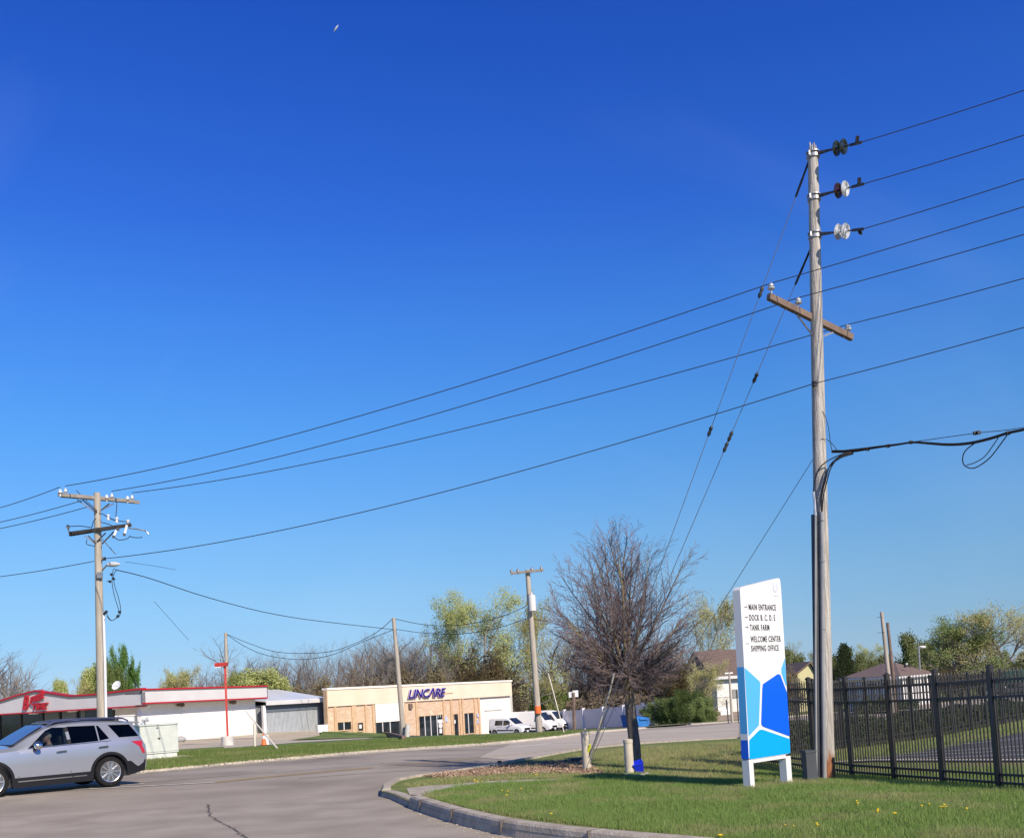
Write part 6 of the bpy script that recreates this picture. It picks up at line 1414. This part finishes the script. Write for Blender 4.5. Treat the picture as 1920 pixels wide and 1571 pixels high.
# ---------------- silver SUV (local +x is the tail, -y the side towards the viewer)
wc = unp(205,1475,.0)
yaw = R(44)
rot = Matrix.Rotation(yaw, 3, 'Z'); WBx = 1.40; hw = .985
car_loc = Vector((wc.x, wc.y, 0))-rot@Vector((WBx, -.86, 0)); fx = rot@Vector((-1.46,-.86,0))+car_loc; print('front wheel at', proj((fx.x,fx.y,T(fx.x,fx.y))), 'rear', proj((wc.x,wc.y,T(wc.x,wc.y))))
car_loc.z = (T(wc.x,wc.y)+T(fx.x,fx.y))/2
suv = thing('suv', 'silver sport utility car with alloy wheels turning left out of the frame', 'car', car_loc, yaw)
ST = [(-2.50,.42,.5,.72,.76,.62,.50,.01),(-2.42,.30,.48,.88,.94,.82,.70,.02),(-2.2,.24,.47,1.0,1.05,.93,.80,.03),(-1.7,.22,.46,1.05,1.12,.975,.84,.04),(-1.15,.22,.46,1.08,1.17,hw,.84,.04),(-.92,.22,.46,1.10,1.20,hw,.83,.04),
      (-.55,.22,.46,1.11,1.42,hw,.76,.04),(-.12,.22,.46,1.12,1.63,hw,.70,.04),(.25,.22,.46,1.13,1.70,hw,.68,.04),(.9,.22,.46,1.14,1.725,hw,.68,.04),(1.5,.22,.46,1.16,1.70,hw,.67,.04),(1.95,.24,.47,1.17,1.665,.975,.66,.035),
      (2.16,.27,.48,1.17,1.62,.955,.65,.03),(2.32,.32,.50,1.12,1.28,.93,.70,.02),(2.40,.38,.55,1.0,1.06,.90,.74,.01),(2.44,.46,.6,.88,.92,.84,.70,.0)]
body = mesh_obj(loft(ST, 3), 'body', M['silver'])
WR = .385; FXW, RXW = -1.46, WBx
cuts = []
for x in (FXW, RXW):
    for s_ in (-1, 1): cuts.append(mesh_obj(MB().lathe((x, s_*.62, WR), (0, s_, 0), [(.455,0),(.455,.6)], 36), 'c', M['darkin']))
cuts.append(mesh_obj(MB().prism([(-.95,-.80,.5),(2.2,-.80,.5),(2.2,-.80,1.12),(-.75,-.80,1.12)], (0,1.6,0)), 'c', M['darkin']))
cuts.append(mesh_obj(MB().prism([(-.55,-.64,1.10),(2.2,-.64,1.10),(2.1,-.60,1.58),(.25,-.60,1.63),(-.10,-.62,1.56)], (0,1.26,0)), 'c', M['darkin']))
wins = {'front_window': [(-.60,1.145),(.36,1.17),(.34,1.60),(.05,1.615),(-.13,1.545)], 'rear_window': [(.44,1.172),(1.13,1.195),(1.12,1.60),(.42,1.615)], 'vent_window': [(1.16,1.20),(1.42,1.24),(1.21,1.585),(1.155,1.595)], 'quarter_window': [(1.68,1.25),(2.24,1.25),(2.05,1.57),(1.46,1.59)]}
for k_, pl in wins.items(): cuts.append(mesh_obj(MB().prism([(x,-1.2,z) for x, z in pl], (0,2.4,0)), 'c', M['darkin']))
# windscreen opening
subtract(body, cuts); body.parent = suv
for k_, pl in wins.items():
    for s_ in (-1, 1):
        side_panel(ST, pl, -.012, .006, s_).build(k_, M['glass'] if k_ == 'front_window' else M['glassdk'], suv, rel=False)
wp = [(-.90,.70,1.205),(-.90,-.70,1.205),(-.52,-.66,1.435),(-.12,-.60,1.652),(-.12,.60,1.652),(-.52,.66,1.435)]
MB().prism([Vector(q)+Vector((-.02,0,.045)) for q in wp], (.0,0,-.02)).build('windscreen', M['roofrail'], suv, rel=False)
MB().prism([(-.94,-.72,1.21),(-.94,.72,1.21),(-.86,.72,1.235),(-.86,-.72,1.235)], (0,0,.035)).build('wiper_panel', M['vanblack'], suv, rel=False)
# dark lower cladding, arches, chrome strip
for s_ in (-1, 1):
    for (x0, x1) in ((FXW+.46, RXW-.46),):
        side_panel(ST, [(x0,.20),(x1,.20),(x1+.03,.44),(x0-.03,.44)], .015, .10, s_).build('sill_cladding', M['vanblack'], suv, rel=False)
        side_panel(ST, [(x0+.12,.335),(.42,.335),(.42,.362),(x0+.12,.362)], .03, .02, s_).build('chrome_strip', M['chrome'], suv, rel=False)
        side_panel(ST, [(.45,.335),(x1-.16,.335),(x1-.16,.362),(.45,.362)], .03, .02, s_).build('chrome_strip', M['chrome'], suv, rel=False)
    for x in (FXW, RXW):
        mb = MB(); n_ = 20
        for i in range(n_):
            a0 = math.pi*(-.08+1.16*i/n_); a1 = math.pi*(-.08+1.16*(i+1)/n_)
            q = [(x+math.cos(a0)*.445, WR+math.sin(a0)*.445),(x+math.cos(a1)*.445, WR+math.sin(a1)*.445),(x+math.cos(a1)*.515, WR+math.sin(a1)*.515),(x+math.cos(a0)*.515, WR+math.sin(a0)*.515)]
            side_panel(ST, q, .012, .07, s_, mb)
        mb.build('wheel_arch', M['vanblack'], suv, rel=False)
    side_panel(ST, [(RXW+.49,.27),(2.34,.34),(2.38,.62),(RXW+.44,.62)], .012, .05, s_).build('bumper_cladding', M['vanblack'], suv, rel=False)
    side_panel(ST, [(1.98,1.13),(2.28,1.13),(2.36,.80),(2.29,.79),(2.20,.98)], .012, .05, s_).build('tail_lamp', M['tail'], suv, rel=False)
    for hx, hz in ((.16,1.00),(1.22,1.035)):
        y = s_*(side_y(ST, hx, hz)+.03); MB().bar((hx-.11,y,hz), (hx+.12,y,hz+.01), .035, .035).bar((hx-.11,y-s_*.04,hz), (hx-.11,y,hz), .03, .03).bar((hx+.12,y-s_*.04,hz), (hx+.12,y,hz), .03,.03).build('door_handle', M['chrome'], suv, rel=False)
    for gx in (.405,):
        side_panel(ST, [(gx-.006,.46),(gx+.006,.46),(gx+.006,1.12),(gx-.006,1.12)], .003, .02, s_).build('door_gap', M['vanblack'], suv, rel=False)
    side_panel(ST, [(1.26,.84),(1.27,.84),(1.34,1.15),(1.33,1.15)], .003, .02, s_).build('door_gap', M['vanblack'], suv, rel=False)
    side_panel(ST, [(-.86,.46),(-.848,.46),(-.848,1.08),(-.86,1.08)], .003, .02, s_).build('door_gap', M['vanblack'], suv, rel=False)
    side_panel(ST, [(-.62,1.128),(.40,1.150),(1.45,1.178),(1.45,1.19),(.40,1.165),(-.62,1.142)], .012, .02, s_).build('window_trim', M['chrome'], suv, rel=False)
    side_panel(ST, [(.36,1.17),(.44,1.172),(.42,1.61),(.34,1.60)], .004, .02, s_).build('door_pillar', M['vanblack'], suv, rel=False)
    # roof rail, mirror
    rz_ = lambda x: interp(ST, x, 4)+.055
    MB().tube([(x, s_*.62, rz_(x)+(.02 if -.0 < x < 1.95 else -.03)) for x in (-.05,.15,.6,1.1,1.6,1.9,2.05)], .022, 6).build('roof_rail', M['roofrail'], suv, rel=False, smooth=True)
    my = s_*1.13; mb = MB(); 
    mb.lathe((-.42, my, 1.20), (-1, 0, 0), [(.0,-.06),(.085,-.055),(.105,0),(.085,.07),(.03,.11),(0,.115)], 12)
    o = mb.build('mirror', M['chrome'], suv, rel=False, smooth=True); MB().bar((-.46, s_*.93, 1.12), (-.44, my, 1.15), .07, .05).build('mirror_arm', M['vanblack'], o, rel=False)
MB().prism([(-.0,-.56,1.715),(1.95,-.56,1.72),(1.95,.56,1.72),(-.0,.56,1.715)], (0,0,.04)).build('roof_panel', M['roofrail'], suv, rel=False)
MB().prism([(2.08,-.6,1.62),(2.38,-.58,1.59),(2.38,.58,1.59),(2.08,.6,1.62)], (0,0,.035)).build('spoiler', M['silver'], suv, rel=False)
MB().lathe((2.02,0,1.69), (.3,0,1), [(.03,0),(.03,.03),(.006,.05),(.006,.16),(0,.16)], 8).build('antenna', M['vanblack'], suv, rel=False)
for x, z in ((-2.30,.86),):
    for s_ in (-1,1): side_panel(ST, [(-2.40,.80),(-2.0,.88),(-1.98,.98),(-2.36,.93)], .008, .05, s_).build('headlight', M['lamp'], suv, rel=False)
MB().box((-2.49,0,.70), (.06,1.1,.3)).build('grille', M['vanblack'], suv, rel=False)
MB().box((0.0,0,.30), (3.9,1.5,.12)).build('underbody', M['darkin'], suv, rel=False)
for x in (FXW, RXW):
    for s_ in (-1, 1): wheel(suv, x, s_*.855, WR, .25, s_)
for y in (-.38,.38):
    MB().box((.0,y,.62), (.5,.48,.16)).box((.27,y,.92), (.14,.46,.56), mat=Matrix.Rotation(.18,3,'Y')).box((.33,y,1.30), (.09,.25,.17)).build('seat', M['darkin'], suv, rel=False)
MB().box((1.45,0,1.15), (.14,1.2,.55)).build('seat', M['darkin'], suv, rel=False)
MB().box((-.62,0,1.0), (.35,1.3,.2)).build('dashboard', M['darkin'], suv, rel=False)
MB().lathe((-.46,-.40,1.0), (-1,0,.45), [(.165,-.012),(.185,-.012),(.185,.012),(.165,.012)], 20).build('steering_wheel', M['darkin'], suv, rel=False)
# ---------------- driver, seated, looking ahead (-x)
def ellipsoid(mb, c, r, n=14, m_=10, fn=None):
    o = len(mb.v); c = Vector(c)
    for i in range(m_+1):
        th = math.pi*i/m_
        for j in range(n):
            ph = 2*math.pi*j/n; q = Vector((r[0]*math.sin(th)*math.cos(ph), r[1]*math.sin(th)*math.sin(ph), r[2]*math.cos(th)))
            if fn: q = fn(q)
            mb.v.append(tuple(c+q))
    for i in range(m_):
        for j in range(n):
            a = o+i*n+j; b = o+i*n+(j+1)%n; mb.f.append((a, a+n, b+n, b))
dl = car_loc+rot@Vector((.04,-.40,.72)); drv = thing('person', 'grey haired driver in a grey shirt seated in the silver car looking ahead', 'person', dl, yaw)
def skinned(name, nodes, edges, mat, parent, sub=2):
    me = bpy.data.meshes.new(name); me.from_pydata([n_[:3] for n_ in nodes], edges, []); o = bpy.data.objects.new(name, me); COL.objects.link(o)
    md = o.modifiers.new('s', 'SKIN'); md.use_smooth_shade = True
    for v_, n_ in zip(me.skin_vertices[0].data, nodes): v_.radius = (n_[3], n_[4] if len(n_) > 4 else n_[3])
    me.skin_vertices[0].data[0].use_root = True
    o.modifiers.new('u', 'SUBSURF').levels = sub; bpy.context.view_layer.update(); dg = bpy.context.evaluated_depsgraph_get()
    m2 = bpy.data.meshes.new_from_object(o.evaluated_get(dg)); bpy.data.objects.remove(o)
    m2.name = name; m2.materials.clear(); m2.materials.append(M[mat]); m2.polygons.foreach_set('use_smooth', [True]*len(m2.polygons))
    o = bpy.data.objects.new(name, m2); COL.objects.link(o); o.parent = parent; return o
# local frame of the driver: hip at origin
nod = [(0,0,.02,.13,.16),(.03,0,.18,.11,.15),(.05,0,.36,.11,.17),(.04,0,.46,.06,.07),(.02,0,.54,.055,.055),(-.0,0,.60,.07,.07),(-.01,0,.68,.085,.078),(.0,0,.74,.065,.06),
       (.04,-.19,.41,.055),(-.10,-.24,.22,.045),(-.34,-.17,.24,.034),(-.42,-.14,.27,.03),
       (.04,.19,.41,.055),(-.10,.24,.22,.045),(-.34,.17,.24,.034),(-.42,.14,.27,.03),
       (-.22,-.10,.0,.085),(-.46,-.11,.02,.06),(-.62,-.11,-.28,.05),(-.22,.10,.0,.085),(-.46,.11,.02,.06),(-.62,.11,-.28,.05)]
edg = [(0,1),(1,2),(2,3),(3,4),(4,5),(5,6),(6,7),(2,8),(8,9),(9,10),(10,11),(2,12),(12,13),(13,14),(14,15),(0,16),(16,17),(17,18),(0,19),(19,20),(20,21)]
bodyp = skinned('body', nod, edg, 'skin', drv)
hd = Vector((-.01,0,.66))
def face(q):
    if q.x < 0 and q.z < 0: q.y *= .92
    return q
mb = MB(); ellipsoid(mb, hd+Vector((-.005,0,-.005)), (.098,.076,.122), fn=face); mb.tube([hd+Vector((-.092,0,.03)), hd+Vector((-.122,0,-.018)), hd+Vector((-.093,0,-.03))], [.010,.017,.012], 6)
mb.tube([hd+Vector((-.088,-.025,-.06)), hd+Vector((-.098,0,-.06)), hd+Vector((-.088,.025,-.06))], .009, 5); mb.tube([hd+Vector((-.075,0,-.105)), hd+Vector((-.06,0,-.12))], .028, 8)
for s_ in (-1,1): mb.tube([hd+Vector((.012,s_*.074,.03)), hd+Vector((.022,s_*.086,.005)), hd+Vector((.010,s_*.074,-.03))], .013, 6)
mb.build('head', M['skin'], drv, rel=False, smooth=True)
for s_ in (-1,1):
    m_ = MB(); ellipsoid(m_, hd+Vector((-.088,s_*.03,.018)), (.011,.014,.009), 8, 6); m_.build('eye', M['black'], drv, rel=False)
mb = MB(); 
def cap(q):
    if q.x < -.045 and q.z < .07: q = Vector((q.x*.62, q.y*.9, q.z*.9))
    if q.z < -.05: q = Vector((q.x, q.y*.8, -.05))
    return q
ellipsoid(mb, hd+Vector((.016,0,.022)), (.100,.084,.118), fn=cap); mb.build('hair', M['hair'], drv, rel=False, smooth=True)
sn = [(0,0,.02,.145,.175),(.03,0,.18,.125,.165),(.05,0,.36,.122,.18),(.045,0,.45,.075,.09),(.04,-.195,.405,.07),(-.06,-.235,.26,.062),(.04,.195,.405,.07),(-.06,.235,.26,.062)]
skinned('shirt', sn, [(0,1),(1,2),(2,3),(2,4),(4,5),(2,6),(6,7)], 'shirt', drv)
tn = [(.0,0,.02,.14,.17),(-.22,-.10,.0,.10),(-.46,-.11,.02,.075),(-.60,-.11,-.22,.065),(-.22,.10,.0,.10),(-.46,.11,.02,.075),(-.60,.11,-.22,.065)]
skinned('trousers', tn, [(0,1),(1,2),(2,3),(0,4),(4,5),(5,6)], 'darkin', drv)
for s_ in (-1,1):                               # hands closed on the steering wheel, fingers as short bent chains
    hn_ = [(-.42,.14*s_,.27,.026,.018),(-.47,.135*s_,.29,.030,.016)]; he = [(0,1)]
    skinned('hand', hn_, he, 'skin', drv, 1)
    for k_ in range(4):
        y0 = .135*s_+(k_-1.5)*.018; L_ = (.8,1,.95,.75)[k_]
        skinned('finger', [(-.485,y0,.293,.009),(-.485-.035*L_,y0,.285,.0085),(-.49-.04*L_,y0,.26,.008),(-.475,y0,.25,.007)], [(0,1),(1,2),(2,3)], 'skin', drv, 1)
    skinned('thumb', [(-.455,.115*s_,.285,.011),(-.475,.095*s_,.275,.010),(-.495,.09*s_,.27,.009)], [(0,1),(1,2)], 'skin', drv, 1)
# ---------------- vans: local +x is the nose
def van(label, px, base_py, Y, yaw, kind_, mat='vanwhite', cat='van', name='van'):
    g = gp(px, Y, .07); root = thing(name, label, cat, g, yaw)
    if kind_ == 'small':
        S = [(-2.2,.32,.5,1.05,1.55,.80,.70,.02),(-2.14,.28,.48,1.12,1.78,.88,.76,.02),(-1.9,.25,.46,1.14,1.83,.91,.78,.02),(-.2,.25,.46,1.12,1.84,.91,.77,.02),(.35,.25,.46,1.08,1.78,.91,.73,.03),(.85,.25,.46,1.03,1.42,.90,.72,.03),(1.30,.25,.46,1.0,1.13,.89,.75,.03),(1.75,.25,.46,.92,1.02,.88,.74,.03),(2.08,.28,.46,.80,.88,.82,.68,.02),(2.2,.35,.5,.66,.72,.70,.6,.0)]
        wh, wx, hws = .32, (-1.42, 1.42), .90; ws = [(.42,1.75),(1.22,1.14)]
        win = [('side_window',[(-1.35,1.10),(-.32,1.10),(-.32,1.62),(-1.25,1.62)]),('door_window',[(-.22,1.08),(.95,1.06),(.88,1.14),(.35,1.60),(-.22,1.62)])]
    elif kind_ == 'car':
        S = [(-2.2,.35,.5,.8,.95,.78,.68,.02),(-2.0,.28,.48,.9,1.05,.88,.7,.02),(-1.5,.25,.46,.95,1.38,.9,.62,.03),(-.6,.25,.46,.95,1.45,.9,.62,.03),(.3,.25,.46,.95,1.42,.9,.62,.03),(.95,.25,.46,.95,1.05,.9,.7,.03),(1.8,.26,.46,.85,.92,.88,.7,.03),(2.2,.35,.48,.66,.7,.75,.6,.0)]
        wh, wx, hws = .33, (-1.35,1.35), .88; ws = [(.38,1.38),(.9,1.05)]; win = [('side_window',[(-1.4,.98),(-.35,.98),(-.35,1.34),(-1.2,1.32)]),('door_window',[(-.28,.98),(.75,.97),(.3,1.32),(-.28,1.34)])]
    else:
        S = [(-2.95,.38,.55,1.4,2.35,.94,.84,.02),(-2.88,.35,.55,1.4,2.50,.99,.86,.03),(-1.0,.33,.52,1.4,2.53,1.0,.86,.03),(.9,.33,.52,1.38,2.52,1.0,.85,.03),(1.35,.33,.52,1.32,2.38,1.0,.80,.04),(1.95,.33,.52,1.22,1.75,.99,.80,.04),(2.25,.33,.52,1.16,1.38,.98,.82,.04),(2.7,.35,.52,1.05,1.18,.95,.80,.03),(2.92,.42,.55,.9,1.0,.88,.74,.01),(3.0,.5,.6,.75,.8,.78,.68,.0)]
        wh, wx, hws = .35, (-1.75, 2.0), .96; ws = [(1.42,2.30),(2.20,1.42)]
        win = [('door_window',[(.85,1.36),(1.95,1.25),(1.9,1.42),(1.42,2.02),(.95,2.05)])]
    bo = mesh_obj(loft(S, 2), 'body', M[mat]); cuts = []
    for x in wx:
        for s_ in (-1, 1): cuts.append(mesh_obj(MB().lathe((x, s_*(hws-.3), wh), (0,s_,0), [(wh*1.17,0),(wh*1.17,.6)], 24), 'c', M['darkin']))
    subtract(bo, cuts); bo.parent = root
    for nm, pl in win:
        for s_ in (-1, 1): side_panel(S, pl, .008, .03, s_).build(nm, M['shopdark'], root, rel=False)
    (x0, z0), (x1, z1) = ws; wA = interp(S, x0, 6)*.86; wB = interp(S, x1, 6)*.92
    MB().prism([(x1,-wB,z1+.02),(x1,wB,z1+.02),(x0,wA,z0+.02),(x0,-wA,z0+.02)], (.03,0,.04)).build('windscreen', M['shopdark'], root, rel=False)
    nx = S[-1][0]; zc_ = S[-1][3]
    MB().box((nx-.01,0,zc_-.02), (.08,1.0,.22)).build('grille', M['vanblack'], root, rel=False); MB().box((nx-.02,0,zc_-.27), (.14,1.35,.2)).build('bumper', M['vanblack'], root, rel=False); MB().box((nx+.055,0,zc_-.26), (.02,.32,.16)).build('number_plate', M['white'], root, rel=False)
    for s_ in (-1, 1):
        side_panel(S, [(nx-.42,zc_+.02),(nx-.06,zc_-.04),(nx-.14,zc_+.14),(nx-.45,zc_+.22)], .01, .05, s_).build('headlight', M['lamp'], root, rel=False)
        side_panel(S, [(wx[0]+wh*1.2,S[3][2]+.08),(wx[1]-wh*1.2,S[3][2]+.04),(wx[1]-wh*1.2,S[3][2]+.14),(wx[0]+wh*1.2,S[3][2]+.2)], .02, .03, s_).build('side_moulding', M['vanblack'], root, rel=False)
        side_panel(S, [(S[0][0]+.06,.34),(wx[0]-wh*1.18,.34),(wx[0]-wh*1.15,.62),(S[0][0]+.06,.62)], .015, .04, s_).build('corner_bumper', M['vanblack'], root, rel=False)
        mx = win[-1][1][1][0]-.15; MB().box((mx, s_*(hws+.14), win[-1][1][0][1]+.12), (.12,.18,.2)).build('mirror', M['vanblack'] if kind_ == 'big' else M['vanwhite'], root, rel=False)
        if kind_ != 'car': side_panel(S, [(-.15,.86),(.05,.86),(.55,1.0),(.35,1.0)], .006, .02, s_).build('side_stripe', M['conduit'], root, rel=False); side_panel(S, [(-1.1,.94),(-.3,.94),(-.3,.99),(-1.1,.99)], .006, .02, s_).build('side_stripe', M['conduit'], root, rel=False)
    for x in wx:
        for s_ in (-1, 1): wheel(root, x, s_*(hws-.10), wh, .2, s_, steel=True, rim='alloy')
    return root
van('small white delivery van with dark side windows parked at the yard edge', 957, 0, 101, R(-35), 'small').scale = (.93,.93,.93)
van('long white high roofed van just behind the small delivery van', 1000, 0, 111, R(-35), 'big').scale = (.93,.93,.93)
van('second high roofed white van, mostly hidden, nearest the white fence', 1024, 0, 119, R(-35), 'big').scale = (.93,.93,.93)
van('dark parked car whose roof shows over the railings at the far right', 1900, 0, 88, R(160), 'car', 'conduitd', 'car', 'car')
van('dark green van beyond the railings under the trees at far right', 1912, 0, 96, R(170), 'big', 'greendk', 'van', 'van')
van('bright yellow van seen over the railings under the spreading tree', 1800, 0, 165, R(175), 'small', 'yellow', 'van', 'van')
